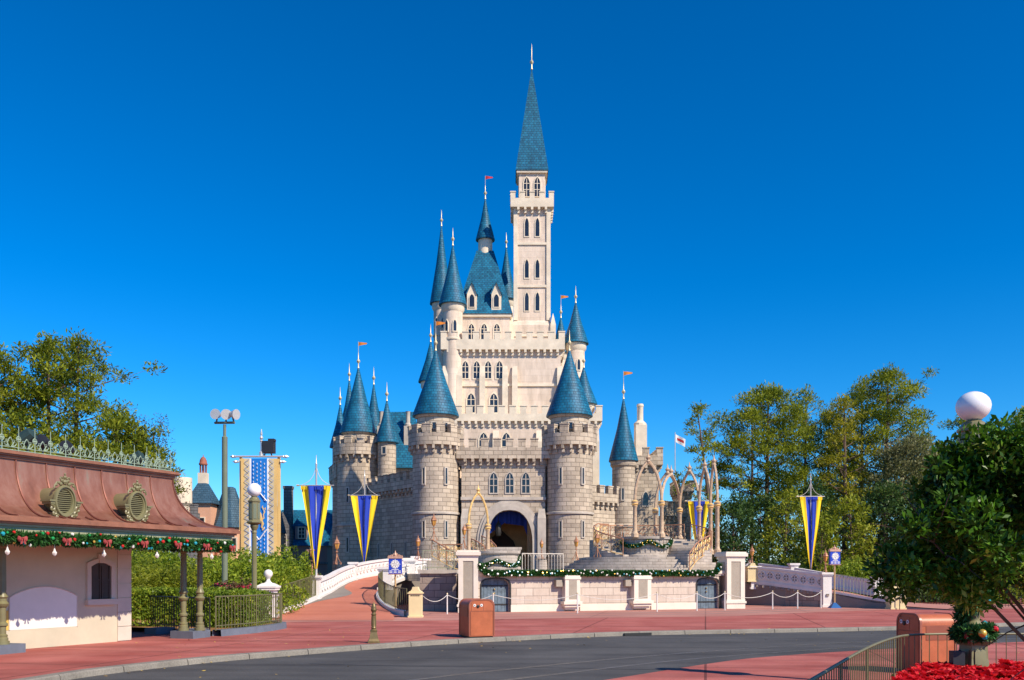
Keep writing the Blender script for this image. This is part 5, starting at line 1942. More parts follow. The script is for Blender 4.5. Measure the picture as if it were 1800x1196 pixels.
def garland(name, label, pts, r=.2, density=900, seed=0, baubles=60, leaf=.12, br=.045, cols=('red', 'gold', 'greenb', 'teal', 'whiteb'), bows=(), face=(0, -1, 0), group=None):
    P, D, q = garland_mesh(pts, r, density, seed, leaf)
    root = thing(name, label, 'garland', tuple(q[len(q) // 2]), group)
    c0 = org(root)
    me = leaf_mesh('foliage', P - np.array(tuple(c0)), leaf, .3, 'garland', dirs=D, jitter=.4, seed=seed)
    obj('foliage', me, None, root)
    rng = random.Random(seed)
    bm_ = {c: new_mesh('bauble', MB().sphere((0, 0, 0), br, 8), c) for c in cols}
    f = Vector(face).normalized()
    side = Vector((-f.y, f.x, 0))
    for k in range(baubles):
        p = q[int((k + rng.random()) / baubles * (len(q) - 1))]
        a = rng.uniform(-1.2, 1.2)
        w = (f * math.cos(a) + Vector((0, 0, 1)) * math.sin(a)) * r * rng.uniform(.88, 1.02)
        inst('bauble', bm_[rng.choice(cols)], root, p + w, 0, rng.uniform(.7, 1.25))
    if bows:
        b = MB()
        for s in (-1, 1):
            b.lathe([(.01, -.02), (.1, -.1), (.13, -.18), (.02, -.24)], (0, 0, 0), 8, Mx=Matrix.Rotation(s * R(78), 4, 'Y'), sy=.6)
            b.slab([(s * .01, 0), (s * .05, -.02), (s * .14, -.26), (s * .05, -.25)], (0, -.05, 0), (1, 0, 0), (0, 1, 0), -.008, .008)
        b.sphere((0, -.03, 0), .05, 8)
        bme = new_mesh('bow', b, 'bow')
        for t in bows:
            p = q[min(len(q) - 1, int(t * (len(q) - 1)))]
            inst('bow', bme, root, p + f * (r + .03) + Vector((0, 0, -.02)), math.atan2(-f.x, -f.y) * -1, .54)
    return root


gcols = ('whiteb', 'gold', 'teal', 'whiteb')
a, b = spx(842, .25), spx(1268, .25)
gp_ = [sp(a, .22, 2.38), sp(a + .15, .26, 2.2), sp(a + .35, .27, 2.02)] + [sp(a + .5 + (b - a - 1.0) * k / 20, .27, 1.98 - .02 * (k % 2)) for k in range(21)] + [sp(b - .3, .26, 2.1), sp(b - .1, .22, 2.4)]
garland('garland', 'long straight garland along the top of the stage front wall', gp_, .17, 2300, 3, 90, .12, .05, gcols, face=tuple(SN))
pts = []
for k in range(25):
    t = k / 24
    a = R(196 + 148 * t)
    pts.append(Vector((DC.x + 1.56 * math.cos(a), DC.y + 1.56 * math.sin(a), TOP + .93 - .30 * abs(math.sin(2 * PI * t)) + (.12 if t > .96 else 0))))
garland('garland', 'swagged garland draped in two loops round the big round drum', pts, .12, 2300, 4, 45, .10, .04, gcols)
pts = []
for k in range(25):
    t = k / 24
    a = R(188 + 164 * t)
    pts.append(Vector((PC.x - .2 + 1.30 * math.cos(a), PC.y + .1 + 1.14 * math.sin(a), FL + .72 - .28 * abs(math.sin(2 * PI * t)) + (.3 * max(0, t - .9) * 5))))
garland('garland', 'swagged garland on the small pulpit between the left pillar and the castle gate', pts, .12, 2300, 5, 40, .10, .04, gcols)


# ------------------------------------------------------------------ rope barrier
def make_post():
    r_ = thing('rope_post', 'white post', 'post', (0, 0, 0), 'white rope posts before the stage')
    obj('shaft', MB().lathe([(.035, 0), (.03, .9), (.03, .95)], (0, 0, 0), 8), 'whitepost', r_)
    obj('cap', MB().lathe([(.035, .94), (.045, .97), (.035, 1.0), (.01, 1.02)], (0, 0, 0), 8), 'palegold', r_)
    return r_


post0 = make_post()
reindex()
PP = [(786, 43.6, 'white rope post standing in front of the brown side wall'), (867, 43.9, 'white rope post in front of the left blue door'), (1015, 44.6, 'white rope post at the left pilaster of the stage'),
      (1155, 46.4, 'white rope post just right of the right pilaster of the stage'), (1225, 47.6, 'white rope post at the left edge of the right blue door'), (1274, 48.4, 'white rope post between the right blue door and the right pillar'),
      (1358, 49.8, 'leftmost white rope post in front of the grey ring parapet'), (1402, 50.6, 'middle white rope post in front of the grey ring parapet'), (1443, 51.4, 'white rope post beside the base of the right blue sign')]
pos = []
for k, (px, Y, lb) in enumerate(PP):
    p = Vector((PX(px, Y), Y, 0.004))
    pos.append(p)
    if k == 0:
        post0.location = p
        post0['label'] = lb
    else:
        dup(post0, p, 0, lb)
ends = [(Vector((PX(743, 41), 41.2, 0)), pos[0], 'rope from the cream pier to the first white post'), (pos[0], pos[1], 'rope sagging before the left cream pillar'), (pos[1], pos[2], 'rope between the left blue door and the left pilaster'),
        (pos[2], pos[3], 'rope sagging across the middle of the stage front'), (pos[3], pos[4], 'rope between the right pilaster and the right blue door'), (pos[4], pos[5], 'short rope hanging across the right blue door'),
        (pos[5], pos[6], 'rope passing in front of the right cream pillar'), (pos[6], pos[7], 'left rope before the grey ring parapet'), (pos[7], pos[8], 'rope before the grey ring parapet nearest the blue sign')]
for a, b, lb in ends:
    pts = [a.lerp(b, t / 12) + Vector((0, 0, .92 - .28 * 4 * (t / 12) * (1 - t / 12))) for t in range(13)]
    tag(obj('barrier_rope', MB().tube(pts, .016, 5), 'rope'), lb, 'rope', 'ropes of the barrier before the stage')


# ================================================================== THE SHELTER at the left
HU = Vector((.438, .899, 0)).normalized()
HN = Vector((HU.y, -HU.x, 0))
HW = Vector((-11.0, 26.2, 0))       # right corner of the wall
hrz = math.atan2(HU.y, HU.x)


def hp(t, off, z=0.0):
    p = HW + HU * t + HN * off
    return Vector((p.x, p.y, z))


EZ = 2.84       # underside of the eave
shelter = thing('shelter', 'taupe walled shelter with a flared copper roof, two oval vents and paired green columns', 'shelter', tuple(hp(-4, -1)))
TL = -12.0
wl_ = MB()
# wall with an arched window opening (dark shutters inside)
w0, w1 = -1.52, -.74
wpoly = [(TL, 0), (0, 0), (0, EZ + .1), (TL, EZ + .1)]
wl_.slab(wpoly, HW, HU, HN, -.4, 0)
wl_.slab([(-.0, 0), (3.2, 0), (3.2, EZ), (0, EZ)], HW - HN * .4, -HN, HU, -.35, 0)
obj('wall', wl_, 'wallpaint', shelter)
qn = MB()
for k in range(7):
    z0 = .02 + .41 * k
    qn.slab([(-.44, z0), (.03, z0), (.03, min(EZ, z0 + .395)), (-.44, min(EZ, z0 + .395))], HW, HU, HN, -.43, .028)
obj('quoin', qn, 'quoin', shelter)
# arched recess panel, white below, with a yellow panel beside it
pa, pb = -3.72, -1.75
pm_ = MB()
top = [(pa + (pb - pa) * k / 12, 1.32 + .27 * math.sin(PI * k / 12) ** .8) for k in range(13)]
pm_.slab([(pa, .5), (pb, .5)] + top[::-1], HW, HU, HN, -.05, .006)
obj('arched_panel', pm_, 'archpanel', shelter)
ed = MB()
rim = [(pa, .5)] + top + [(pb, .5)]
ed.tube([HW + HU * a + HN * .008 + Vector((0, 0, z)) for a, z in rim], .018, 5)
obj('panel_edge', ed, 'quoin', shelter)
obj('yellow_panel', MB().slab([(-4.14, .5), (-3.74, .5), (-3.74, 1.0), (-3.86, .98), (-4.02, .86), (-4.12, .7)], HW, HU, HN, -.05, .008), 'yellowpanel', shelter)
# window
wa, wb, wz0, wz1 = -1.34, -.68, 1.22, 2.12
arcw = [(wa + (wb - wa) * k / 8, wz1 + .12 * math.sin(PI * k / 8)) for k in range(9)]
W_ = obj('window', MB().slab([(wa, wz0), (wb, wz0)] + arcw[::-1], HW, HU, HN, -.02, .012), 'shutter', shelter)
fr_o = [(wa - .13, wz0)] + [(wa - .13 + (wb - wa + .26) * k / 8, wz1 + .10 + .13 * math.sin(PI * k / 8)) for k in range(9)] + [(wb + .13, wz0)]
fr_i = [(wb, wz0)] + arcw[::-1] + [(wa, wz0)]
fm_ = MB().slab(fr_o + fr_i, HW, HU, HN, -.02, .06)
fm_.slab([(-1.09, wz1 + .1), (-.93, wz1 + .1), (-.90, wz1 + .34), (-1.12, wz1 + .34)], HW, HU, HN, 0, .085)
obj('frame', fm_, 'quoin', W_)
obj('sill', MB().slab([(wa - .16, wz0 - .16), (wb + .16, wz0 - .16), (wb + .16, wz0 - .003), (wa - .16, wz0 - .003)], HW, HU, HN, -.02, .12), 'quoin', W_)
sh_ = MB()
for (a, b) in ((wa + .03, -1.025), (-.995, wb - .03)):
    for k in range(9):
        z = wz0 + .05 + .048 * k
        sh_.slab([(a + .04, z), (b - .04, z), (b - .04, z + .03), (a + .04, z + .03)], HW, HU, HN, .01, .032)
    sh_.slab([(a, wz0 + .01), (a + .035, wz0 + .01), (a + .035, wz1 + .02), (a, wz1 + .02)], HW, HU, HN, .01, .045)
    sh_.slab([(b - .035, wz0 + .01), (b, wz0 + .01), (b, wz1 + .05), (b - .035, wz1 + .05)], HW, HU, HN, .01, .045)
    sh_.slab([(a + .036, wz0 + .50), (b - .036, wz0 + .50), (b - .036, wz0 + .55), (a + .036, wz0 + .55)], HW, HU, HN, .01, .042)
obj('shutter', sh_, 'shutter', W_)
# eaves, fascia, copper roof (concave mansard) with standing seams
OFF = 2.1
T1 = 1.97
ev = MB()
ev.slab([(TL, 0), (T1, 0), (T1, .17), (TL, .17)], HW + Vector((0, 0, EZ)), HU, HN, -3.5, OFF - .1)
ev.slab([(TL, .17), (T1 + .05, .17), (T1 + .05, .22), (TL, .22)], HW + Vector((0, 0, EZ)), HU, HN, -3.5, OFF - .04)
obj('fascia', ev, 'sage', shelter)
gu = MB()
for z0, z1, o in ((.22, .27, .02), (.27, .36, .10), (.36, .40, .06)):
    gu.slab([(TL, z0), (T1 + o + .06, z0), (T1 + o + .06, z1), (TL, z1)], HW + Vector((0, 0, EZ)), HU, HN, -3.5, OFF + o)
obj('gutter', gu, 'coppertrim', shelter)
RZ0 = EZ + .40


def roofprof(s):
    """s 0..1 from eave to ridge -> (inset from the eave, height)"""
    return 1.22 * math.sin(s * PI / 2) ** .85, 1.45 * (1 - math.cos(s * PI / 2)) ** .95


NS = 14
prof = [roofprof(k / NS) for k in range(NS + 1)]
rb_ = MB()
rows = []
for ins, h in prof:
    rows.append([hp(TL, OFF - ins, RZ0 + h), hp(T1 - ins, OFF - ins, RZ0 + h), hp(T1 - ins, -3.5 + ins * 0 + .0, RZ0 + h)])
rb_.rows(rows)
obj('roof', rb_, 'copper', shelter, ang=50)
seam_t = [.75 - .82 * k for k in range(14)]
for t in seam_t:
    pts = [hp(t + (T1 - 1.22 - t) * 0, OFF - ins, RZ0 + h) for ins, h in prof]
    if t > T1 - 1.3:
        pts = [hp(T1 - ins, OFF - ins, RZ0 + h) for ins, h in prof]
    obj('standing_seam', MB().tube([p + (HN * .01 + Vector((0, 0, .012))) for p in pts], .026, 5), 'copperseam', shelter)
for s in (-.6, -1.5, -2.4):
    obj('standing_seam', MB().tube([hp(T1 - ins + .01, s, RZ0 + h + .012) for ins, h in prof], .026, 5), 'copperseam', shelter)
for t in (.64, -.2, -2.8, -1.06, -3.6):   # short seams that end below the vents
    pts = [hp(t, OFF - ins, RZ0 + h) for ins, h in prof[1:4]]
    obj('standing_seam', MB().tube([p + (HN * .01 + Vector((0, 0, .012))) for p in pts], .024, 5), 'copperseam', shelter)
RT = RZ0 + 1.45
cz = MB()
for z0, z1, o in ((0, .07, .05), (.07, .11, .12), (.11, .16, .17), (.16, .19, .12)):
    cz.slab([(TL, z0), (T1 - 1.22 + o, z0), (T1 - 1.22 + o, z1), (TL, z1)], HW + Vector((0, 0, RT)), HU, HN, -3.5, OFF - 1.22 + o)
obj('ridge_trim', cz, 'coppertrim', shelter)
# cast cresting along the ridge
cr = MB()
cr.tube([Vector((0, 0, .03)), Vector((.434, 0, .03))], .014, 4)
cr.tube([Vector((0, 0, .10)), Vector((.434, 0, .10))], .010, 4)
for s in (-1, 1):
    pts = [Vector((.217 + s * x, 0, z)) for x, z in ((.02, .10), (.12, .13), (.17, .20), (.10, .23), (.07, .17), (.10, .12))]
    cr.tube(pts, .013, 4)
    cr.tube([Vector((.217 + s * x, 0, z)) for x, z in ((.0, .34), (.05, .27), (.075, .20), (.03, .11))], .013, 4)
    cr.tube([Vector((.217 + s * x, 0, z)) for x, z in ((.05, .27), (.12, .27), (.10, .22))], .011, 4)
crest = new_mesh('cresting_panel', cr, 'verdigris')
sk = MB()
sk.tube([Vector((0, 0, 0)), Vector((0, 0, .62))], [.016, .008], 5)
sk.tube([Vector((.055 * math.cos(2 * PI * k / 8), 0, .31 + .07 * math.sin(2 * PI * k / 8))) for k in range(8)], .014, 4, closed=True)
sk.box(-.06, .06, -.012, .012, .295, .325)
spike = new_mesh('cresting_spike', sk, 'verdigris')
for k in range(27):
    t = T1 - 1.22 - .05 - .434 * k
    o = inst('cresting_panel', crest, shelter, hp(t - .434, OFF - 1.24, RT + .19), hrz)
    o = inst('cresting_spike', spike, shelter, hp(t, OFF - 1.24, RT + .19), hrz)
for k in range(4):
    inst('cresting_panel', crest, shelter, hp(T1 - 1.30, OFF - 1.34 - .434 * (k + 1), RT + .19), math.atan2(HN.y, HN.x))
    inst('cresting_spike', spike, shelter, hp(T1 - 1.30, OFF - 1.34 - .434 * (k + 1), RT + .19), hrz)


# oval louvred vents
def oval_vent(t, z):
    Mx = Matrix.Translation(hp(t, OFF - .86, z)) @ Matrix.Rotation(hrz, 4, 'Z') @ Matrix.Scale(.84, 4)    # local x along wall, -y outwards
    face = .47    # distance of the face in front of the roof
    v = MB()
    body = []
    for yy in (-face, .62):
        body.append([Mx @ Vector((.34 * math.cos(2 * PI * k / 24), yy, .42 * math.sin(2 * PI * k / 24))) for k in range(24)])
    v.rows(body, closed=True)
    V_ = obj('oval_vent', v, 'olive', shelter, ang=50)
    f = MB()
    rings = []
    for sx, dy in ((.44, 0), (.44, -.06), (.41, -.10), (.37, -.10), (.355, -.05), (.32, -.05), (.30, -.02), (.30, .05)):
        rings.append([Mx @ Vector((sx * .82 * math.cos(2 * PI * k / 30), -face + dy, (sx + .04) * math.sin(2 * PI * k / 30))) for k in range(30)])
    f.rows(rings, closed=True)
    for s in (-1, 1):
        for (x0, x1, z0, z1, d) in ((.36, .50, -.10, -.03, .09), (.36, .55, -.03, .02, .12)):
            f.box(min(s * x0, s * x1), max(s * x0, s * x1), -face - d, -face + .3, z0, z1, 0, Mx)
        for k, (cx_, cz_, rr_) in enumerate(((.42, -.22, .10), (.36, -.36, .08), (.26, -.46, .06))):
            f.tube([Mx @ Vector((s * (cx_ + rr_ * (1 - .1 * q) * math.cos(q * .9 + 1)), -face - .05, cz_ + rr_ * (1 - .1 * q) * math.sin(q * .9 + 1))) for q in range(8)], .032, 5)
    f.box(-.52, .52, -face - .08, -face + .25, -.60, -.52, 0, Mx)
    f.box(-.40, .40, -face - .03, -face + .25, -.52, -.34, 0, Mx)
    obj('frame', f, 'olive', V_, ang=40)
    c = MB()
    for (x, zz, r_) in ((0, .56, .075), (0, .70, .05), (-.10, .60, .045), (.10, .60, .045), (-.20, .53, .04), (.20, .53, .04), (-.28, .46, .035), (.28, .46, .035), (-.14, .50, .05), (.14, .50, .05), (0, .79, .03)):
        c.sphere(Mx @ Vector((x, -face - .04, zz)), r_, 8)
    for s in (-1, 1):
        c.tube([Mx @ Vector((s * x, -face - .04, zz)) for x, zz in ((.05, .66), (.13, .70), (.17, .64))], .022, 5)
        c.tube([Mx @ Vector((s * x, -face - .04, zz)) for x, zz in ((.16, .5), (.27, .54), (.34, .44), (.36, .36))], .025, 5)
    obj('crest', c, 'olive', V_)
    l_ = MB()
    for k in range(11):
        zz = -.30 + .06 * k
        hw = .245 * math.sqrt(max(0.02, 1 - (zz / .345) ** 2))
        l_.box(-hw, hw, -face - .01, -face + .05, zz - .012, zz + .014, 0, Mx @ Matrix.Translation((0, 0, 0)))
    obj('louvre', l_, 'olive', V_)
    bk_ = MB()
    bk_.rows([[Mx @ Vector((.25 * s * math.cos(2 * PI * k / 24), -face + .08, .34 * s * math.sin(2 * PI * k / 24))) for k in range(24)] for s in (1, .02)], closed=True)
    obj('vent_back', bk_, 'shutter', V_)


oval_vent(-3.42, 3.70)
oval_vent(-1.22, 3.74)


# columns on slate blue blocks
def column(p, h=2.72):
    prof_ = [(.13, 0), (.13, .07), (.11, .09), (.12, .14), (.085, .17), (.085, .34), (.12, .37), (.12, .42), (.08, .46), (.085, .80), (.13, .84), (.15, .90), (.10, .96), (.10, 1.02), (.13, 1.06), (.10, 1.12), (.082, 1.18)]
    c = MB().lathe([(.16, 0), (.16, .08)] + [(r, z + .08) for r, z in prof_] + [(.072, h - .3), (.10, h - .27), (.08, h - .22), (.13, h - .06), (.15, h - .02), (.15, h)], tuple(p), 16)
    C = obj('column', c, 'olive', shelter)
    fl_ = MB()
    for k in range(12):
        a = 2 * PI * k / 12
        fl_.tube([p + Vector((.079 * math.cos(a), .079 * math.sin(a), 1.3)), p + Vector((.070 * math.cos(a), .070 * math.sin(a), h - .34))], .010, 4)
    obj('fluting', fl_, 'olive', C)


BH = .22
for (t, o) in ((1.42, .62), (1.75, .95), (1.75, .30), (-4.42, .75), (-4.42, .40)):
    p = hp(t, o, BH)
    column(p, EZ - BH)
for (t, o) in ((1.62, .70), (-4.42, .62)):
    b = MB().cbox(tuple(hp(t, o, 0)), .82, .80, BH, hrz + R(8))
    obj('plinth', b, 'blueplinth', shelter)
obj('plinth', MB().cbox(tuple(hp(2.6, -1.6, 0)), .8, .5, .2, hrz), 'blueplinth', shelter)
obj('plinth', MB().cbox(tuple(hp(2.5, -.1, 0)), .9, .5, .2, hrz), 'blueplinth', shelter)
garland('eave_garland', 'thick green garland with red bows and coloured balls along the shelter eave', [hp(T1 - .05, -.5, EZ - .06), hp(T1 + .0, .5, EZ - .08), hp(T1, OFF - .2, EZ - .10)] + [hp(T1 - .2 - .25 * k, OFF - .05, EZ - .10 - .025 * math.sin(k * 1.3)) for k in range(42)], .165, 2600, 9, 100, .12, .042, ('red', 'red', 'gold', 'greenb', 'teal', 'whiteb'),
        bows=(.21, .29, .37, .46, .55, .64, .73, .83), face=tuple(HN))
orn = MB().lathe([(.01, -.16), (.05, -.12), (.06, -.08), (.03, -.04), (.02, 0), (.008, .03)], (0, 0, 0), 6)
orn.tube([(0, 0, .03), (0, 0, .12)], .006, 4)
ome = new_mesh('pendant_ornament', orn, 'whiteb')
for k, t in enumerate((1.1, -.9, -2.6, -4.0, -5.2)):
    o = obj('pendant_ornament', ome, None)
    o.location = hp(t, OFF - .05, EZ - .34)
    tag(o, ('white pendant hanging under the garland beside the quoin', 'white pendant under the garland above the shuttered window', 'white pendant under the garland, right above the arched panel', 'white pendant under the garland at the left part of the arched panel', 'leftmost white pendant under the garland next to the left column')[k], 'ornament', 'pendants under the shelter garland')
# spotlights and housings behind the cresting
for k, (t, o, h_, kind) in enumerate(((-4.3, -.2, .62, 0), (-3.2, 0, .55, 1), (-2.55, -.3, .5, 0), (-1.9, -.2, .42, 0), (.55, -.3, .45, 1), (-5.9, .1, .8, 1))):
    m_ = MB()
    c = hp(t, o, RT + .1)
    m_.tube([c, c + Vector((0, 0, h_))], .03, 5)
    if kind == 0:
        m_.lathe([(.02, -.16), (.14, -.14), (.17, 0), (.17, .14), (.02, .15)], (0, 0, 0), 12, Mx=Matrix.Translation(c + Vector((0, 0, h_ + .1))) @ Matrix.Rotation(R(70), 4, 'X'))
    else:
        m_.lathe([(.02, .2), (.17, .14), (.20, -.16), (.02, -.2)], (0, 0, 0), 10, Mx=Matrix.Translation(c + Vector((0, 0, h_ + .1))) @ Matrix.Rotation(R(55), 4, 'Y'))
    tag(obj('roof_spotlight', m_, ('darkmetal', 'vent')[kind]), ('round dark spotlight behind the cresting, left of the first oval vent', 'dark green hooded spotlight between the round ones on the shelter roof', 'round dark spotlight above the left oval vent', 'round dark spotlight between the two oval vents', 'dark green hooded spotlight at the right end of the cresting', 'dark green hooded spotlight at the left edge of the photo')[k], 'spotlight', 'spotlights on the shelter roof')

# planter: slate blue kerb, mulch, railing, clipped hedge, red shrub, big hedge
pk = [hp(2.45, 1.35), Vector((-8.7, 28.9, 0)), Vector((-8.35, 30.4, 0)), Vector((-8.3, 32.2, 0)), Vector((-8.9, 33.2, 0))]
q = resample(spline([(-9.05, 27.95, 0), (-8.45, 29.6, 0), (-8.15, 31.3, 0), (-8.2, 32.6, 0), (-9.2, 33.6, 0)], 6), .3)
rows = [[p + Vector((.14, -.05, 0)), p + Vector((.12, -.03, .2)), p + Vector((-.16, .05, .2)), p + Vector((-.18, .06, 0))] for p in q]
structure('planter_kerb', MB().rows(rows), 'blueplinth')
ml = MB()
ml.add([(p.x - .1, p.y, .15) for p in q] + [(-10.3, 37, .15), (-20, 37, .15), (-14, 30.5, .15), (-11.2, 29.6, .15), (-9.3, 28.2, .15)], [tuple(range(len(q) + 5))])
structure('mulch_bed', ml, 'mulch')
bar_railing('planter_railing', 'thin olive railing round the planter in front of the clipped hedge and lamp post', [p + Vector((-.05, 0, .2)) for p in q], 1.02, .15, 'railolive', bottom=.12)
bar_railing('planter_railing', 'dark railing in the shade behind the shelter columns, before the hedge', [Vector((-12.6, 31.0, .15)), Vector((-11.2, 29.8, .15)), Vector((-9.4, 28.3, .15))], 1.02, .15, 'iron', bottom=.1)
rng = np.random.default_rng(21)


def box_leaves(n, x0, x1, y0, y1, z0, z1, rng, bump=.12):
    P = []
    A = np.array([(x1 - x0) * (y1 - y0), (x1 - x0) * (z1 - z0), (y1 - y0) * (z1 - z0), (y1 - y0) * (z1 - z0)])
    A = A / A.sum()
    for f, k in zip(range(4), (A * n).astype(int)):
        u, v = rng.uniform(size=k), rng.uniform(size=k)
        d = rng.uniform(-.16, .07, size=k)
        if f == 0:
            p = np.stack([x0 + u * (x1 - x0), y0 + v * (y1 - y0), z1 + d], 1)
        elif f == 1:
            p = np.stack([x0 + u * (x1 - x0), y0 - d, z0 + v * (z1 - z0)], 1)
        else:
            p = np.stack([(x0 - d) if f == 2 else (x1 + d), y0 + u * (y1 - y0), z0 + v * (z1 - z0)], 1)
        P.append(p)
    P = np.vstack(P)
    w = np.array([mnoise.noise(Vector(p * 1.6)) for p in P])
    P[:, 2] += w * bump
    P[:, 1] -= w * bump
    return P


def leafy(name, label, P, key, leaf, cat='hedge', aspect=.5, seed=0, group=None, core=None, stems=None, fl=None, up=.5):
    c = P.mean(axis=0)
    c[2] = 0
    root = thing(name, label, cat, tuple(c), group)
    obj('foliage', leaf_mesh('foliage', P - c, leaf, aspect, key, seed=seed, up=up), None, root)
    if stems:
        obj('stems', stems, 'darkbark', root)
    if fl is not None:
        obj('blossom', leaf_mesh('blossom', fl - c, .11, .8, 'flower', seed=seed), None, root)
    return root


def mound_points(n, c, rx, ry, h, rng, wob=.25, f=.5, depth=.35):
    """leaf positions on and just under the skin of a lumpy mound"""
    th = rng.uniform(0, 2 * PI, n)
    u = rng.uniform(0, 1, n)
    ph = np.arccos(1 - u)          # upper half
    d = np.stack([np.sin(ph) * np.cos(th), np.sin(ph) * np.sin(th), np.cos(ph)], 1)
    d = np.sign(d) * np.abs(d) ** .75
    k = np.array([1 + wob * mnoise.noise(Vector((q[0] * 2.2 + c[0], q[1] * 2.2 + c[1], q[2] * 2.2 + h))) + wob * .6 * mnoise.noise(Vector((q[0] * 6 + c[0], q[1] * 6, q[2] * 6))) for q in d])
    k = k * (1 - depth * rng.uniform(0, 1, n) ** 2)
    P = d * k[:, None] * np.array([rx, ry, h])
    return P + np.array(c)


def stem_bundle(c, rx, ry, h, n, rng, r=.02):
    m = MB()
    for k in range(n):
        a = rng.uniform(0, 6.28)
        q = rng.uniform(.1, .8)
        e = Vector((c[0] + rx * q * math.cos(a), c[1] + ry * q * math.sin(a), c[2] + h * rng.uniform(.5, .85)))
        s = Vector((c[0] + rx * q * .5 * math.cos(a), c[1] + ry * q * .5 * math.sin(a), c[2]))
        m.tube([s, s.lerp(e, .5) + Vector((.03, 0, 0)), e], [r, r * .7, r * .3], 4)
    return m


leafy('clipped_hedge', 'flat topped clipped hedge behind the dark railing under the shelter eave', box_leaves(15000, -13.6, -10.1, 30.6, 32.2, .15, 1.35, rng), 'clip', .105, seed=1, stems=stem_bundle((-11.9, 31.4, .1), 1.6, .6, 1.2, 40, rng))
leafy('clipped_hedge', 'low clipped hedge behind the olive railing at the base of the lamp post', box_leaves(13000, -10.1, -8.75, 29.9, 33.0, .15, 1.28, rng), 'clip', .10, seed=2, stems=stem_bundle((-9.4, 31.4, .1), .5, 1.2, 1.1, 30, rng))
fp_ = mound_points(160, (-10.55, 34.2, .95), .95, .8, .62, rng, depth=.05)
leafy('flowering_shrub', 'reddish shrub dotted with pink red flowers between the hedges', mound_points(6000, (-10.55, 34.2, .2), 1.0, .9, 1.35, rng), 'redleaf', .11, 'shrub', seed=3, fl=fp_, stems=stem_bundle((-10.55, 34.2, .1), .6, .6, 1.1, 20, rng))
leafy('big_hedge', 'tall rounded green hedge left of the ramp railing, in front of the hanging banner', np.vstack([mound_points(26000, (-12.6, 42.5, .1), 2.6, 4.2, 2.7, rng), mound_points(9000, (-11.5, 46.2, .2), 1.35, 3.0, 2.85, rng, wob=.3)]), 'hedge', .16, 'hedge', seed=4, stems=stem_bundle((-12.4, 43, 0), 2, 3, 2.2, 40, rng))
leafy('big_hedge', 'broad green hedge behind the twin green columns of the shelter', mound_points(26000, (-16.6, 41.0, .1), 3.0, 3.4, 2.75, rng, wob=.3), 'hedge', .17, 'hedge', seed=5, stems=stem_bundle((-16.6, 41, 0), 2, 2, 2.2, 30, rng))
leafy('feathery_shrub', 'yellow green feathery shrub just right of the shelter wall', mound_points(12000, (-15.3, 36.2, .1), 1.7, 1.4, 2.35, rng, wob=.4), 'light', .20, 'shrub', aspect=.18, seed=6, stems=stem_bundle((-15.3, 36.2, 0), 1, 1, 1.8, 20, rng))
leafy('yellow_shrub', 'yellowish shrub between the feathery shrub and the broad hedge', mound_points(9000, (-13.2, 36.4, .1), 1.2, 1.2, 2.05, rng, wob=.35), 'light', .13, 'shrub', seed=7, stems=stem_bundle((-13.2, 36.4, 0), .8, .8, 1.6, 16, rng))


# ------------------------------------------------------------------ globe lamp posts
def make_globe_post():
    r_ = thing('globe_lamp_post', 'green globe lamp post', 'lamp post', (0, 0, 0), 'olive globe lamp posts')
    b = MB()
    b.frustum((0, 0, 0), .46, .46, .46, .46, .10)
    for z, w0_, w1_, h_ in ((.10, .40, .34, .2), (.30, .34, .28, .25), (.55, .28, .27, .22)):
        b.frustum((0, 0, z), w0_, w0_, w1_, w1_, h_)
    b.frustum((0, 0, .77), .30, .30, .36, .36, .06)
    b.frustum((0, 0, .83), .38, .38, .38, .38, .04)
    b.frustum((0, 0, .87), .36, .36, .2, .2, .06)
    obj('pedestal', b, 'olive', r_)
    pn = MB()
    for k in range(4):
        Mx = Matrix.Rotation(PI / 2 * k, 4, 'Z')
        pn.add([Mx @ Vector(v) for v in ((-.12, -.192, .16), (.12, -.192, .16), (.09, -.150, .70), (-.09, -.150, .70), (-.095, -.196, .2), (.095, -.196, .2), (.07, -.158, .66), (-.07, -.158, .66))],
               [(0, 1, 5, 4), (1, 2, 6, 5), (2, 3, 7, 6), (3, 0, 4, 7), (4, 5, 6, 7)])
    obj('panel', pn, 'olive', r_)
    obj('shaft', MB().lathe([(.13, .93), (.15, .96), (.10, 1.0), (.10, 1.08), (.13, 1.12), (.085, 1.18), (.075, 3.2), (.09, 3.22), (.09, 3.26), (.075, 3.3), (.11, 3.36), (.15, 3.46), (.13, 3.5), (.22, 3.56)], (0, 0, 0), 16), 'olive', r_)
    fl_ = MB()
    for k in range(10):
        a = 2 * PI * k / 10
        fl_.tube([(.083 * math.cos(a), .083 * math.sin(a), 1.22), (.075 * math.cos(a), .075 * math.sin(a), 3.18)], .010, 4)
    obj('fluting', fl_, 'olive', r_)
    obj('housing', MB().lathe([(.22, 3.54), (.27, 3.58), (.27, 3.62), (.20, 3.66), (.20, 4.30), (.23, 4.32), (.23, 4.36), (.18, 4.40), (.16, 4.46), (.10, 4.50), (.10, 4.53)], (0, 0, 0), 8), 'olive', r_)
    hp_ = MB()
    for k in range(8):
        a = 2 * PI * k / 8 + PI / 8
        hp_.cbox((.188 * math.cos(a), .188 * math.sin(a), 3.72), .012, .10, .52, a)
    obj('housing_panel', hp_, 'polegreen', r_)
    obj('globe', MB().sphere((0, 0, 4.74), .245, 24), 'globe', r_, ang=80)
    return r_


lamp0 = make_globe_post()
lamp0['label'] = 'olive lamp post with white globe rising from the planter beside the ball pier'
lamp0.location = (PX(447, 32.2), 32.2, .15)
reindex()
dup(lamp0, (PX(1711, 15.6), 15.6, -.1), R(12), 'olive lamp post with white globe and garland among the red poinsettias', (1.15, 1.15, 1.03))

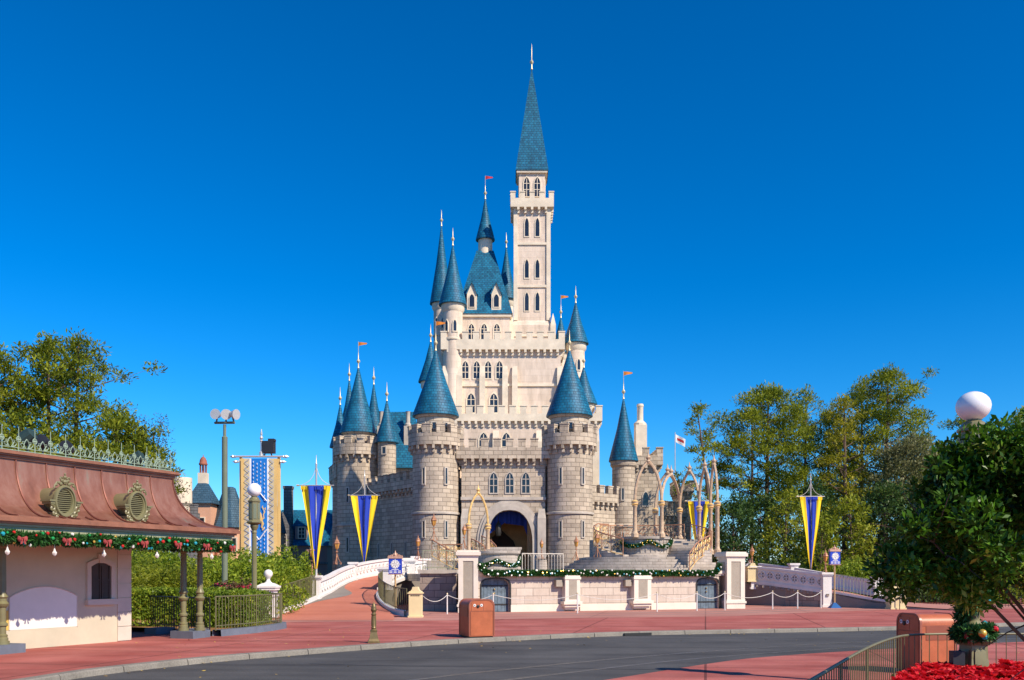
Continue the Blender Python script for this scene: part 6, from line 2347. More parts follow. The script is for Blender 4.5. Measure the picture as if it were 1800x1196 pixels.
# floodlight pole
fx, fy = PX(395, 35.5), 35.5
fpole = thing('floodlight_pole', 'tall plain green pole with three silver floodlights on a crossbar', 'floodlight', (fx, fy, 0))
obj('pole', MB().lathe([(.115, 0), (.11, 7.2), (.115, 7.25), (.06, 7.3), (.06, 7.75)], (fx, fy, 0), 14), 'polegreen', fpole)
ct = Vector((fx, fy, 7.82))
cd = Vector((math.cos(R(-14)), math.sin(R(-14)), -.03))
obj('crossbar', MB().tube([ct - cd * .44, ct + cd * .44], .05, 4), 'polegreen', fpole)
for k, (s, aim) in enumerate(((-.36, (-.05, -1, -.0)), (.06, (.35, -1, -.15)), (.40, (.95, -.5, -.12)))):
    c = ct + cd * s + Vector((0, 0, .32))
    aim = Vector(aim).normalized()
    Mx = Matrix.Translation(c) @ aim.to_track_quat('Z', 'Y').to_matrix().to_4x4()
    hm_ = obj('lamp_head', MB().lathe([(.03, -.26), (.09, -.24), (.11, -.12), (.18, .04), (.20, .12), (.205, .13), (.19, .13)], (0, 0, 0), 18, Mx=Mx), 'steel', fpole)
    obj('reflector', MB().lathe([(.185, .125), (.15, .03), (.07, -.05), (.01, -.07)], (0, 0, 0), 18, Mx=Mx), 'reflector', hm_)
    obj('bracket', MB().tube([ct + cd * s, c - aim * .1], .035, 5), 'polegreen', hm_)

# ------------------------------------------------------------------ houses far left
Hs = thing('cottage', 'peach plastered house with grey blue hipped roofs and a domed terracotta cupola', 'house', (PX(375, 90), 90, 0))
cx = PX(357, 88)
obj('stair_tower', MB().box(cx - 1.05, cx + 1.05, 87, 89.1, 0, 8.7), 'peach', Hs)
obj('roof', MB().frustum((cx, 88.05, 8.7), 2.7, 2.7, .8, .8, 2.0), 'houseslate', Hs)
cu = MB().cbox((cx, 88.05, 10.2), .8, .8, 1.5)
obj('cupola_base', cu, 'paletrim', Hs)
cm = MB()
for k in range(6):
    a = 2 * PI * k / 6
    cm.tube([(cx + .3 * math.cos(a), 88.05 + .3 * math.sin(a), 11.7), (cx + .3 * math.cos(a), 88.05 + .3 * math.sin(a), 12.55)], .06, 5)
cm.lathe([(.42, 12.5), (.42, 12.62), (.36, 12.7), (.33, 12.95), (.2, 13.2), (.05, 13.3), (.02, 13.5)], (cx, 88.05, 0), 12)
obj('cupola', cm, 'terracotta', Hs)
c2 = PX(401, 89)
obj('wing', MB().lathe([(1.75, 0), (1.75, 6.6)], (c2, 89.5, 0), 8, rz=PI / 8), 'peach', Hs)
obj('wing_roof', MB().lathe([(2.05, 6.45), (2.05, 6.6), (1.5, 7.6), (1.1, 8.8), (.55, 10.4), (.35, 10.5), (.01, 10.5)], (c2, 89.5, 0), 8, rz=PI / 8), 'houseslate', Hs)
obj('finial', MB().lathe([(.08, 0), (.03, .1), (.03, .5), (.08, .6), (.01, .9)], (c2 - .3, 89.5, 10.5), 6), 'palegold', Hs)
for (x, y, z, w, h) in ((cx + .2, 87, 6.3, .5, 1.0), (cx - .3, 87, 3.9, .5, 1.2), (c2 - .3, 87.85, 4.2, .5, 1.2), (c2 + .9, 87.95, 4.2, .4, 1.2)):
    obj('window', stepwin(MB(), (x, y, z), (1, 0, 0), (0, -1, 0), w, h, False), ['paletrim', 'pane'], Hs)
rx_ = PX(430, 92)
obj('rear_wing', MB().box(rx_ - 2.6, rx_ + 3.0, 91, 96, 0, 6.2), 'peach', Hs)
obj('rear_roof', MB().add([(rx_ - 2.8, 90.8, 6.2), (rx_ + 3.2, 90.8, 6.2), (rx_ + 3.2, 96.2, 6.2), (rx_ - 2.8, 96.2, 6.2), (rx_ - 2.8, 93.5, 8.9), (rx_ + 3.2, 93.5, 8.9)], [(0, 1, 5, 4), (2, 3, 4, 5), (0, 4, 3), (1, 2, 5), (3, 2, 1, 0)]), 'houseslate', Hs)
Wt = thing('turret_wall', 'grey battlemented wall with a small pale corbelled turret beside the shelter roof', 'wall', (PX(330, 84), 84, 0))
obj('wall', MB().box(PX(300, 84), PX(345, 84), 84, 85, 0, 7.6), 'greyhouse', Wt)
bm_ = MB()
merlons_line(bm_, (PX(300, 84), 84.3), (PX(345, 84), 84.3), 7.6)
obj('battlement', bm_, 'greyhouse', Wt)
obj('corbelled_turret', MB().lathe([(.1, 5.5), (.35, 6.5), (.6, 7.4), (.6, 8.0), (.85, 8.3), (.85, 10.6), (.01, 10.6)], (PX(306, 80), 82, 0), 14), 'paletrim', Wt)
Gh = thing('grey_house', 'shaded grey stone house with dark blue roof, dormer and tall chimney behind the pennants', 'house', (PX(530, 100), 100, 0))
g0, g1 = PX(484, 98), PX(575, 98)
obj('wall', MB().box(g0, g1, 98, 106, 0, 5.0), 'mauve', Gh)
obj('string_course', MB().box(g0 - .1, g1 + .1, 97.85, 98.1, 3.0, 3.25), 'greyhouse', Gh)
obj('roof', MB().add([(g0 - .2, 97.7, 5.0), (g1 + .2, 97.7, 5.0), (g1 + .2, 106, 5.0), (g0 - .2, 106, 5.0), (g0 - .2, 101.5, 9.1), (g1 + .2, 101.5, 9.1)], [(0, 1, 5, 4), (2, 3, 4, 5), (0, 4, 3), (1, 2, 5), (3, 2, 1, 0)]), 'slate', Gh)
gb2 = MB()
gb2.slab([(-.95, 0), (.95, 0), (.95, 6.6), (.5, 7.6), (0, 8.6), (-.5, 7.6), (-.95, 6.6)], (PX(495, 97), 97.3, 0), (1, 0, 0), (0, 1, 0), 0, 1.2)
obj('gable', gb2, 'greyhouse', Gh)
obj('window', stepwin(MB(), (PX(495, 97), 97.3, 4.4), (1, 0, 0), (0, -1, 0), .8, 2.2, True), ['stonetrim', 'pane'], Gh)
obj('chimney', MB().cbox((PX(503, 98), 99, 6), .85, .85, 5.2).cbox((PX(503, 98), 99, 11.2), 1.0, 1.0, .3), 'greyhouse', Gh)
dx_ = PX(524, 97)
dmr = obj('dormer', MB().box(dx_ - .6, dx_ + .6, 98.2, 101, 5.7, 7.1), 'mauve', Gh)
obj('dormer_roof', MB().frustum((dx_, 99.3, 7.1), 1.9, 2.4, .1, .6, 1.6), 'slate', dmr)
obj('window', stepwin(MB(), (dx_ + .1, 98.2, 5.85), (1, 0, 0), (0, -1, 0), .6, 1.1, False), ['paletrim', 'pane'], dmr)
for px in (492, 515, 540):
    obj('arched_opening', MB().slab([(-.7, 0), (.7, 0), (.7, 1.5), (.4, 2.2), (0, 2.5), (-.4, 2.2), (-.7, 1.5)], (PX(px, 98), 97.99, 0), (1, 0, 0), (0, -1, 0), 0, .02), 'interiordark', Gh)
Gg = thing('green_gable_house', 'small house with pale green gable and red trim squeezed beside the castle', 'house', (PX(580, 104), 104, 0))
gx2 = PX(579, 104)
obj('wall', MB().slab([(-1.2, 0), (1.2, 0), (1.2, 5.2), (0, 7.2), (-1.2, 5.2)], (gx2, 104, 0), (1, 0, 0), (0, 1, 0), 0, 4), 'greyhouse', Gg)
obj('gable', MB().slab([(-1.25, 4.6), (1.25, 4.6), (1.25, 5.2), (0, 7.3), (-1.25, 5.2)], (gx2, 103.9, 0), (1, 0, 0), (0, 1, 0), 0, .1), 'sage', Gg)
obj('bargeboard', MB().tube([(gx2 - 1.4, 103.8, 5.1), (gx2, 103.8, 7.4), (gx2 + 1.4, 103.8, 5.1)], .1, 4), 'terracotta', Gg)
obj('window', stepwin(MB(), (gx2 + .3, 104, 3.0), (1, 0, 0), (0, -1, 0), .7, 1.2, False), ['terracotta', 'pane'], Gg)


# ================================================================== PENNANTS, BANNER, SIGNS
def pennant(label, px, Y, zb, ztop, zlow, half, htop):
    """pole with a long tapering four stripe pennant hung from a yard"""
    x = PX(px, Y)
    root = thing('pole_pennant', label, 'pennant', (x, Y, zb), 'blue and yellow pole pennants')
    obj('pole', MB().lathe([(.06, zb), (.045, htop - .5), (.06, htop - .45), (.03, htop - .4), (.015, htop)], (x, Y, 0), 8), 'steel', root)
    yard = ztop + .04
    obj('yard', MB().tube([(x - half - .15, Y - .09, yard), (x + half + .15, Y - .09, yard)], .028, 6), 'steel', root)
    st_ = MB()
    for s in (-1, 1):
        pts = [Vector((x + s * half, Y - .09, yard)).lerp(Vector((x, Y, htop - .55)), t / 8) + Vector((-s * .18 * half * math.sin(PI * t / 8), 0, -.16 * math.sin(PI * t / 8))) for t in range(9)]
        st_.tube(pts, .014, 4)
    obj('stay', st_, 'rope', root)
    cl = MB()
    cols = [(-1.0, -.5, 0), (-.5, -.04, 1), (.04, .5, 1), (.5, 1.0, 0)]
    for a, b, mi in cols:
        rows = []
        for k in range(19):
            t = k / 18
            w = half * (1 - .93 * t ** 1.0)
            z = ztop + (zlow - ztop) * t + (0)
            row = []
            for j in range(7):
                u = a + (b - a) * j / 6
                row.append((x + u * w, Y - .10 - (.08 * math.sin(u * 5 + t * 3 + px) + .05 * math.sin(u * 11 + t * 2)) * (1 - .6 * t) - .05 * math.sin(7 * t + px), z - (.35 * abs(u) * 0)))
            rows.append(row)
        cl.rows(rows, mi)
    C_ = obj('cloth', cl, ['yellow', 'blue'], root, fix=False)
    sc_ = MB()
    n = 13
    for k in range(n):
        u = -1 + 2 * (k + .5) / n
        sc_.slab([(-.045, -.16), (0, -.2), (.045, -.16), (.045, .02), (-.045, .02)], (x + u * half, Y - .13 - .07 * math.sin(u * 4), ztop), (1, 0, 0), (0, 1, 0), -.004, .004, 0 if abs(u) > .5 else 1)
    obj('tab', sc_, ['yellow', 'blue'], C_)
    obj('ring', MB().tube([(x - half - .1, Y - .09, yard), (x - half - .22, Y - .09, yard)], .05, 6), 'palegold', root)
    return root


pennant('tallest blue and yellow pennant rising from the hedge beside the ramp railing', 556, 47, 1.0, PZ(855, 47), PZ(1000, 47), 26.5 / 1600 * 47, PZ(800, 47))
pennant('blue and yellow pennant on a pole in front of the shaded castle wall', 641, 63, 1.9, PZ(872, 63), PZ(992, 63), 23.5 / 1600 * 63, PZ(826, 63))
pennant('blue and yellow pennant in front of the dark trees right of the stage', 1425, 62, 1.2, PZ(874, 62), PZ(1003, 62), 20.0 / 1600 * 62, PZ(832, 62))
pennant('blue and yellow pennant seen through the ornate stage arches', 1228, 66, 1.9, PZ(882, 66), PZ(990, 66), 19 / 1600 * 66, PZ(842, 66))

bx, by = PX(456, 58), 58.0
hb = thing('hanging_banner', 'tall hanging banner, blue with pale gold borders and a gold rampant lion in a diamond', 'banner', (bx, by, 0))
Zt, Zb = PZ(804, by), .6
hw = 32 / 1600 * by
px1 = 1 / 1600 * by
obj('pole', MB().box(bx - hw - .12, bx - hw + .02, by + .02, by + .3, 0, Zt).box(bx + hw - .02, bx + hw + .12, by + .02, by + .3, 0, Zt), 'bgold', hb)
fm_ = MB()
fm_.tube([(bx - hw - .45, by - .02, Zt + .05), (bx + hw + .45, by - .02, Zt + .05)], .06, 8)
for s in (-1, 1):
    for z, e in ((Zt + .05, .4), (Zt - .28, .22)):
        fm_.lathe([(.02, -.1), (.1, -.02), (.06, .04), (.11, .14), (.04, .26), (.01, .34)], (0, 0, 0), 8, Mx=Matrix.Translation((bx + s * (hw + e), by, z)) @ Matrix.Rotation(s * R(90), 4, 'Y'))
obj('crossbar', fm_, 'steel', hb)
obj('finial', MB().lathe([(.14, Zt + .1), (.14, Zt + .35), (.07, Zt + .4), (.07, Zt + 1.0), (.12, Zt + 1.05), (.05, Zt + 1.12), (.12, Zt + 1.25), (.04, Zt + 1.4), (.08, Zt + 1.5), (.02, Zt + 1.8)], (bx + .1, by + .1, 0), 8), 'steel', hb)
eq = MB().cbox((bx + .55, by + .25, Zt + .3), .7, .6, .75).cbox((bx + .75, by + .2, Zt + 1.05), .4, .5, .14)
eq.tube([(bx + .3, by, Zt + .05), (bx + .45, by, Zt + .6)], .05, 5)
eq.tube([(bx + .8, by, Zt + .05), (bx + .65, by, Zt + .6)], .05, 5)
tag(obj('stage_light', eq, 'darkmetal'), 'black theatre light perched on top of the hanging banner frame', 'stage light')
cl = MB()


def strip(x0, x1, mi, d=0.0):
    rows = []
    for k in range(25):
        z = Zt - .08 + (Zb - Zt) * k / 24
        rows.append([(bx + x0 + (x1 - x0) * j / 3, by - .06 - d - .025 * math.sin((x0 + (x1 - x0) * j / 3) * 4 + k * .35), z) for j in range(4)])
    cl.rows(rows, mi)


strip(-hw, -hw + 6 * px1, 1)
strip(-hw + 6 * px1, -hw + 15 * px1, 2)
strip(-hw + 15 * px1, -hw + 18 * px1, 3)
strip(-hw + 18 * px1, hw - 18 * px1, 0)
strip(hw - 18 * px1, hw - 15 * px1, 3)
strip(hw - 15 * px1, hw - 6 * px1, 2)
strip(hw - 6 * px1, hw, 1)
CLO = obj('cloth', cl, ['bblue', 'bgold', 'bpale', 'sticker'], hb, fix=False)
F = Vector((bx, by - .115, 0))
zc = PZ(905, by)
for r_ in range(30):
    for c_ in range(4):
        x = (-hw + 22.5 * px1) + c_ * 6.4 * px1
        z = Zt - .3 - r_ * 7.0 * px1 * 1.6 / 1.6 - (3.5 * px1 if c_ % 2 else 0)
        if abs(z - zc) / (40 * px1) + abs(x) / (16 * px1) < 1.15 or z < Zb + .2:
            continue
        s = px1
        obj('printed_motif', MB().slab([(-.55 * s, -1.6 * s), (.55 * s, -1.6 * s), (.3 * s, -.2 * s), (.9 * s, .9 * s), (0, 1.7 * s), (-.9 * s, .9 * s), (-.3 * s, -.2 * s)], F + Vector((x, 0, z)), (1, 0, 0), (0, 1, 0), -.004, .01), 'sticker', CLO)
for s in (-1, 1):
    zz_ = MB()
    x0, x1 = s * (hw - 14.6 * px1), s * (hw - 6.4 * px1)
    n = 22
    dz = (Zt - Zb - .2) / n
    for k in range(n):
        zz_.tube([F + Vector((x0, 0, Zt - .15 - dz * k)), F + Vector((x1, 0, Zt - .15 - dz * (k + .5))), F + Vector((x0, 0, Zt - .15 - dz * (k + 1)))], .014, 4)
    obj('zigzag', zz_, 'bblue', CLO)
dmd = MB()
dmd.tube([F + Vector((0, 0, zc + 40 * px1)), F + Vector((13.5 * px1, 0, zc + 24 * px1))], .035, 4)
dmd.tube([F + Vector((0, 0, zc + 40 * px1)), F + Vector((-13.5 * px1, 0, zc + 24 * px1))], .035, 4)
dmd.tube([F + Vector((0, 0, zc - 44 * px1)), F + Vector((13.5 * px1, 0, zc - 26 * px1))], .035, 4)
dmd.tube([F + Vector((0, 0, zc - 44 * px1)), F + Vector((-13.5 * px1, 0, zc - 26 * px1))], .035, 4)
obj('diamond', dmd, 'sticker', CLO)
li = MB()
# heraldic rampant lion: body, head with mane, raised forepaws, hind legs, curled tail
S_ = px1


def lp(*xy):
    return [F + Vector((x * S_, -.01, zc + z * S_)) for x, z in xy]


def flat(pts, r):
    li.tube(pts, r, 6)


flat(lp((-4, 8), (-2, 4), (1, 0), (3, -6), (4, -11)), [3.0 * S_, 4.2 * S_, 3.8 * S_, 3.4 * S_, 3.0 * S_])
flat(lp((-4, 10), (-5, 15), (-7, 17), (-9, 16)), [3.6 * S_, 4.0 * S_, 3.0 * S_, 1.4 * S_])
flat(lp((-4, 18), (-2, 21), (1, 20)), [1.2 * S_, 1.0 * S_, .5 * S_])
flat(lp((-5, 8), (-9, 9), (-11, 12)), [1.9 * S_, 1.4 * S_, 1.5 * S_])
flat(lp((-4, 4), (-9, 3), (-11, 0)), [1.8 * S_, 1.4 * S_, 1.5 * S_])
flat(lp((3, -10), (-2, -14), (-3, -20), (-6, -22)), [2.6 * S_, 2.0 * S_, 1.4 * S_, 1.5 * S_])
flat(lp((4, -11), (7, -16), (5, -22), (9, -25), (6, -27)), [2.6 * S_, 2.2 * S_, 1.5 * S_, 1.4 * S_, 1.2 * S_])
flat(lp((5, -9), (9, -6), (8, 0), (10, 5), (8, 10), (11, 12), (12, 8)), [1.0 * S_, 1.0 * S_, .9 * S_, 1.2 * S_, 1.0 * S_, 1.4 * S_, .5 * S_])
flat(lp((8, 10), (6, 13), (7, 16)), [.9 * S_, 1.1 * S_, .4 * S_])
lv = []
for (x, y, z) in li.v:
    lv.append((x, by - .125 + (y - by + .125) * .12, z))
li.v = lv
obj('lion_emblem', li, 'bgold', CLO)


def map_sign(label, c, h, base=False, rz=0.0):
    root = thing('map_sign', label, 'sign', tuple(c))
    c = Vector(c)
    w, d, bh = .62, .16, .72
    z0 = c.z + h - bh - .25
    obj('post', MB().lathe([(.045, c.z), (.045, z0)], (c.x, c.y, 0), 10), 'signgold', root)
    Mx = Matrix.Translation((c.x, c.y, 0)) @ Matrix.Rotation(rz, 4, 'Z')
    B_ = obj('sign_board', MB().box(-w / 2, w / 2, -d / 2, d / 2, z0, z0 + bh, 0, Mx), 'signblue', root)
    cm = MB()
    cm.box(-w / 2 - .04, w / 2 + .04, -d / 2 - .03, d / 2 + .03, z0 + bh, z0 + bh + .11, 0, Mx)
    for k in range(9):
        x = -w / 2 + w * k / 8
        cm.box(x - .02, x + .02, -d / 2 - .04, d / 2 + .04, z0 - .05, z0, 0, Mx)
        cm.sphere(Mx @ Vector((x, 0, z0 + bh + .13)), .03, 6)
    for s in (-1, 1):
        cm.tube([Mx @ Vector((s * x, 0, z0 + bh + z)) for x, z in ((.26, .12), (.16, .17), (.12, .12), (.1, .2), (.03, .25))], .028, 5)
    cm.lathe([(.07, .1), (.08, .18), (.03, .26), (.015, .38)], tuple(Mx @ Vector((0, 0, z0 + bh))), 8)
    obj('crown', cm, 'signpink', root)
    e = MB()
    zc_ = z0 + bh * .62
    # pale round emblem: a compass like rosette of rays over a disc
    disc = [(.20 * math.cos(2 * PI * k / 24), zc_ + .20 * math.sin(2 * PI * k / 24)) for k in range(24)]
    e.slab(disc, (c.x, c.y, 0), Mx.to_3x3() @ Vector((1, 0, 0)), Mx.to_3x3() @ Vector((0, -1, 0)), d / 2 - .01, d / 2 + .008)
    for k in range(12):
        a = 2 * PI * k / 12
        ln = .27 if k % 3 == 0 else .225
        e.tube([Mx @ Vector((.16 * math.cos(a), -d / 2 - .006, zc_ + .16 * math.sin(a))), Mx @ Vector((ln * math.cos(a), -d / 2 - .006, zc_ + ln * math.sin(a)))], [.02, .006], 4)
    e.box(-.17, .17, -d / 2 - .01, -d / 2 + .01, z0 + bh * .255, z0 + bh * .295, 0, Mx)
    for r_ in range(2):
        for k in range(3):
            x = -.2 + .2 * k
            e.box(x - .07, x + .07, -d / 2 - .01, -d / 2 + .01, z0 + bh * (.15 - .09 * r_), z0 + bh * (.20 - .09 * r_), 0, Mx)
    obj('emblem', e, 'sticker', B_)
    g = MB()
    for k in range(6):
        a = 2 * PI * k / 6 + .3
        g.tube([Mx @ Vector((.04 * math.cos(a), -d / 2 - .012, zc_ + .04 * math.sin(a))), Mx @ Vector((.14 * math.cos(a + .5), -d / 2 - .012, zc_ + .14 * math.sin(a + .5)))], .012, 4)
    g.tube([Mx @ Vector((.17 * math.cos(2 * PI * k / 20), -d / 2 - .01, zc_ + .17 * math.sin(2 * PI * k / 20))) for k in range(20)], .007, 4, closed=True)
    obj('emblem_lines', g, 'stucco', B_)
    if base:
        obj('sign_base', MB().frustum((c.x, c.y, c.z), .62, .62, .12, .12, .3), 'signbase', root)
    return root


map_sign('blue sign with white round emblem by the looped railing at the left ramp', (PX(694, 43), 43.2, .16), 2.75)
map_sign('blue sign with white round emblem on a blue pyramid base at the right ramp', (PX(1467, 51.6), 51.6, .004), 3.45, True, R(12))


# ================================================================== STREET FURNITURE
def litter_bin(label, c, rz, w=.72, ln=.86, h=1.14):
    """orange litter bin: rounded vault profile (width w) run along its length"""
    root = thing('litter_bin', label, 'litter bin', tuple(c), 'orange litter bins')
    Mx = Matrix.Translation(Vector(c)) @ Matrix.Rotation(rz, 4, 'Z')
    rr = .2

    def prof(e):
        W = w / 2 + e
        pts = [(W, .04)]
        for k in range(7):
            a = PI / 2 * k / 6
            pts.append((W - rr + rr * math.cos(a), h + e - rr + rr * math.sin(a)))
        for k in range(7):
            a = PI / 2 + PI / 2 * k / 6
            pts.append((-W + rr + rr * math.cos(a), h + e - rr + rr * math.sin(a)))
        return pts + [(-W, .04)]
    u, n = Mx.to_3x3() @ Vector((1, 0, 0)), Mx.to_3x3() @ Vector((0, -1, 0))
    obj('body', MB().slab(prof(0), c, u, n, -ln / 2, ln / 2), 'orange', root, ang=40)
    bd = MB()
    for s in (-1, 1):
        a, b = prof(.014), prof(-.022)
        y0, y1 = s * (ln / 2 - .035), s * (ln / 2 + .012)
        rows = []
        for (x, z), (x2, z2) in zip(a, b):
            rows.append([Mx @ Vector((x, y0, z)), Mx @ Vector((x, y1, z)), Mx @ Vector((x2, y1, z2)), Mx @ Vector((x2, y0 * 1.0, z2))])
        bd.rows(rows, closed=True)
    obj('edge_band', bd, 'binedge', root)
    dp = MB()
    f = -ln / 2 - .004
    dp.box(-w / 2 + .05, w / 2 - .05, f - .004, f + .01, .07, h - .36, 0, Mx)
    dp.box(-w / 2 + .07, .045, f - .006, f + .01, h - .34, h - .08, 0, Mx)
    dp.box(.06, w / 2 - .05, f - .004, f + .01, h - .34, h - .10, 0, Mx)
    obj('service_door', dp, 'orange', root)
    gm = MB()
    for (x0, x1, z0, z1) in ((-w / 2 + .03, w / 2 - .03, h - .355, h - .343), (.047, .057, h - .343, h - .09), (-w / 2 + .03, -w / 2 + .042, .07, h - .36), (w / 2 - .042, w / 2 - .03, .07, h - .36)):
        gm.box(x0, x1, f - .003, f + .01, z0, z1, 0, Mx)
    obj('seam', gm, 'binedge', root)
    obj('side_seam', MB().box(-w / 2 - .004, -w / 2 + .02, -ln / 2 + .04, ln / 2 - .04, h - .24, h - .225, 0, Mx), 'binedge', root)
    obj('side_seam', MB().box(w / 2 - .02, w / 2 + .004, -ln / 2 + .04, ln / 2 - .04, h - .24, h - .225, 0, Mx), 'binedge', root)
    lk = MB()
    lk.lathe([(.045, 0), (.045, .03), (.03, .035)], (0, 0, 0), 12, Mx=Mx @ Matrix.Translation((-.12, f, h - .2)) @ Matrix.Rotation(R(90), 4, 'X'))
    obj('lock', lk, 'iron', root)
    st2 = MB()
    for x in (-.23, -.01):
        st2.lathe([(.042, 0), (.042, .012), (.02, .013)], (0, 0, 0), 14, Mx=Mx @ Matrix.Translation((x, f - .003, h - .17)) @ Matrix.Rotation(R(90), 4, 'X'))
    obj('round_sticker', st2, 'sticker', root)
    st3 = MB()
    for x in (-.23, -.01):
        st3.lathe([(.018, 0), (.018, .016)], (0, 0, 0), 8, Mx=Mx @ Matrix.Translation((x, f - .003, h - .17)) @ Matrix.Rotation(R(90), 4, 'X'))
    obj('sticker_dot', st3, 'iron', root)
    side_ = w / 2 + .003
    obj('flap', MB().box(-side_ - .004, -side_ + .02, -ln * .34, ln * .34, h - .52, h - .24, 0, Mx), 'binedge', root)
    obj('flap', MB().box(side_ - .02, side_ + .004, -ln * .34, ln * .34, h - .52, h - .24, 0, Mx), 'binedge', root)
    bs = MB().cbox((c[0], c[1], c[2]), w - .06, ln - .06, .05, rz)
    obj('foot', bs, 'iron', root)
    return root


litter_bin('orange litter bin with round stickers standing on the far kerb in front of the stage', (PX(838, 27.8), 27.7, .008), R(23), w=.80)
litter_bin('orange litter bin behind the near barred fence at the right', (PX(1632, 18.6), 18.7, -.1), R(-80), w=.78, ln=.80, h=1.2)
# bollard
bo = thing('bollard', 'bronze fluted bollard with acorn finial at the edge of the far kerb', 'bollard', (PX(657, 25.3), 25.3, .0))
bx0, by0 = PX(657, 25.3), 25.3
b = MB()
for z, w0_, w1_, h_ in ((.0, .33, .33, .05), (.05, .30, .25, .06), (.11, .24, .17, .2), (.31, .2, .2, .03)):
    b.frustum((bx0, by0, z + .008), w0_, w0_, w1_, w1_, h_, R(10))
obj('base', b, 'bronze', bo)
obj('shaft', MB().lathe([(.085, .33), (.09, .36), (.06, .39), (.075, .42), (.06, .45), (.055, .75), (.07, .77), (.075, .8), (.055, .82), (.05, .85)], (bx0, by0, 0), 14), 'bronze', bo)
fl_ = MB()
for k in range(8):
    a = 2 * PI * k / 8
    fl_.tube([(bx0 + .06 * math.cos(a), by0 + .06 * math.sin(a), .46), (bx0 + .056 * math.cos(a), by0 + .056 * math.sin(a), .74)], .012, 4)
obj('fluting', fl_, 'bronze', bo)
obj('acorn_finial', MB().lathe([(.04, .84), (.075, .88), (.085, .93), (.07, .955), (.072, .97), (.06, 1.03), (.03, 1.09), (.008, 1.13)], (bx0, by0, 0), 12), 'bronze', bo)

# near fence round the flower bed
FZ = -.1
fpts = spline([(2.85, 8.9, FZ), (3.95, 11.0, FZ), (4.85, 12.7, FZ), (5.75, 14.3, FZ), (6.5, 15.5, FZ), (7.05, 16.2, FZ), (7.7, 16.5, FZ), (8.6, 16.55, FZ), (9.6, 16.5, FZ), (10.6, 16.45, FZ)], 6)
bar_railing('bed_fence', 'near olive barred fence curving round the red poinsettia bed', fpts, .92, .18, 'railolive', rr=.022, r=.008, bottom=.1)
bed = [(p.x + .1, p.y - .1, FZ + .02) for p in fpts]
structure('flower_bed_soil', MB().add(bed + [(11, 8, FZ + .02), (4, 7.5, FZ + .02)], [tuple(range(len(bed) + 2))]), 'mulch')


def make_poinsettia():
    r_ = thing('poinsettia', 'red poinsettia in the dense bed inside the near fence', 'plant', (0, 0, 0), 'red poinsettias inside the near fence')
    rng = np.random.default_rng(3)
    P = rng.normal(size=(90, 3)) * np.array([.15, .15, .08]) + np.array([0, 0, .22])
    obj('leaves', leaf_mesh('leaves', P, .15, .55, 'clip', seed=3), None, r_)
    C_, D_ = [], []
    for k in range(9):
        a = 2.4 * k
        q = .06 + .018 * k
        c = np.array([q * math.cos(a), q * math.sin(a), .38 + .03 * math.sin(k * 2.0)])
        for j in range(11):
            b_ = 2 * PI * j / 11 + k
            el = .15 + .35 * (j % 2)
            d = np.array([math.cos(b_) * math.cos(el), math.sin(b_) * math.cos(el), math.sin(el)])
            C_.append(c + d * .055)
            D_.append(d)
    obj('bracts', leaf_mesh('bracts', np.array(C_), .15, .5, 'bract', dirs=np.array(D_), jitter=.1, seed=4, up=1.2), None, r_)
    return r_


poin0 = make_poinsettia()
reindex()
first = True
rg = random.Random(4)
fx_ = [(p.x, p.y) for p in fpts]


def inside_bed(x, y):
    best = min(((px_ - x) ** 2 + (py_ - y) ** 2, px_, py_) for px_, py_ in fx_)
    if y > 16.2 or math.sqrt(best[0]) < .35:
        return False
    return x > np.interp(y, [p[1] for p in fx_[:40]], [p[0] for p in fx_[:40]]) + .3


npl = 0
for i in range(22):
    for j in range(24):
        x, y = 5.2 + .34 * i + rg.uniform(-.09, .09), 10.6 + .31 * j + rg.uniform(-.08, .08)
        if npl > 190 or not inside_bed(x, y) or x > y * .60 + .3 or y < 12.4 or math.hypot(x - PX(1711, 15.6), y - 15.6) < .34:
            continue
        if x < y * .40:
            continue
        npl += 1
        s = rg.uniform(.85, 1.1)
        if first:
            first = False
            poin0.location = (x, y, FZ)
        else:
            dup(poin0, (x, y, FZ), rg.uniform(0, 6), None, s)
# garland round the foot of the near lamp post
lx_, ly_ = PX(1711, 15.6), 15.6
pts = [Vector((lx_ + .24 * math.cos(k * .55), ly_ + .24 * math.sin(k * .55), .86 + .006 * k)) for k in range(14)]
pts += [Vector((lx_ + .17 * math.cos(k * .42 + 1.2), ly_ + .17 * math.sin(k * .42 + 1.2), 1.05 + .045 * k)) for k in range(26)]
garland('lamp_garland', 'green garland with gold ball and red bow wound round the near lamp post', pts, .15, 2200, 12, 12, .13, .05, ('gold', 'red', 'teal'), bows=(.2,), face=(.45, -.9, 0))
obj('gold_ball', MB().sphere((0, 0, 0), .07, 14), 'gold')
o = SC.objects['gold_ball']
o.location = (lx_ - .06, ly_ - .42, .92)
tag(o, 'large gold ball hanging in the garland of the near lamp post', 'bauble')
jb = MB().cbox((lx_ - .33, ly_ - .1, .36), .2, .16, .24)
jb.tube([(lx_ - .2, ly_ - .1, .5), (lx_ - .3, ly_ - .12, .62)], .02, 5)
tag(obj('junction_box', jb, 'darkmetal'), 'dark electrical box fixed to the pedestal of the near lamp post', 'box')

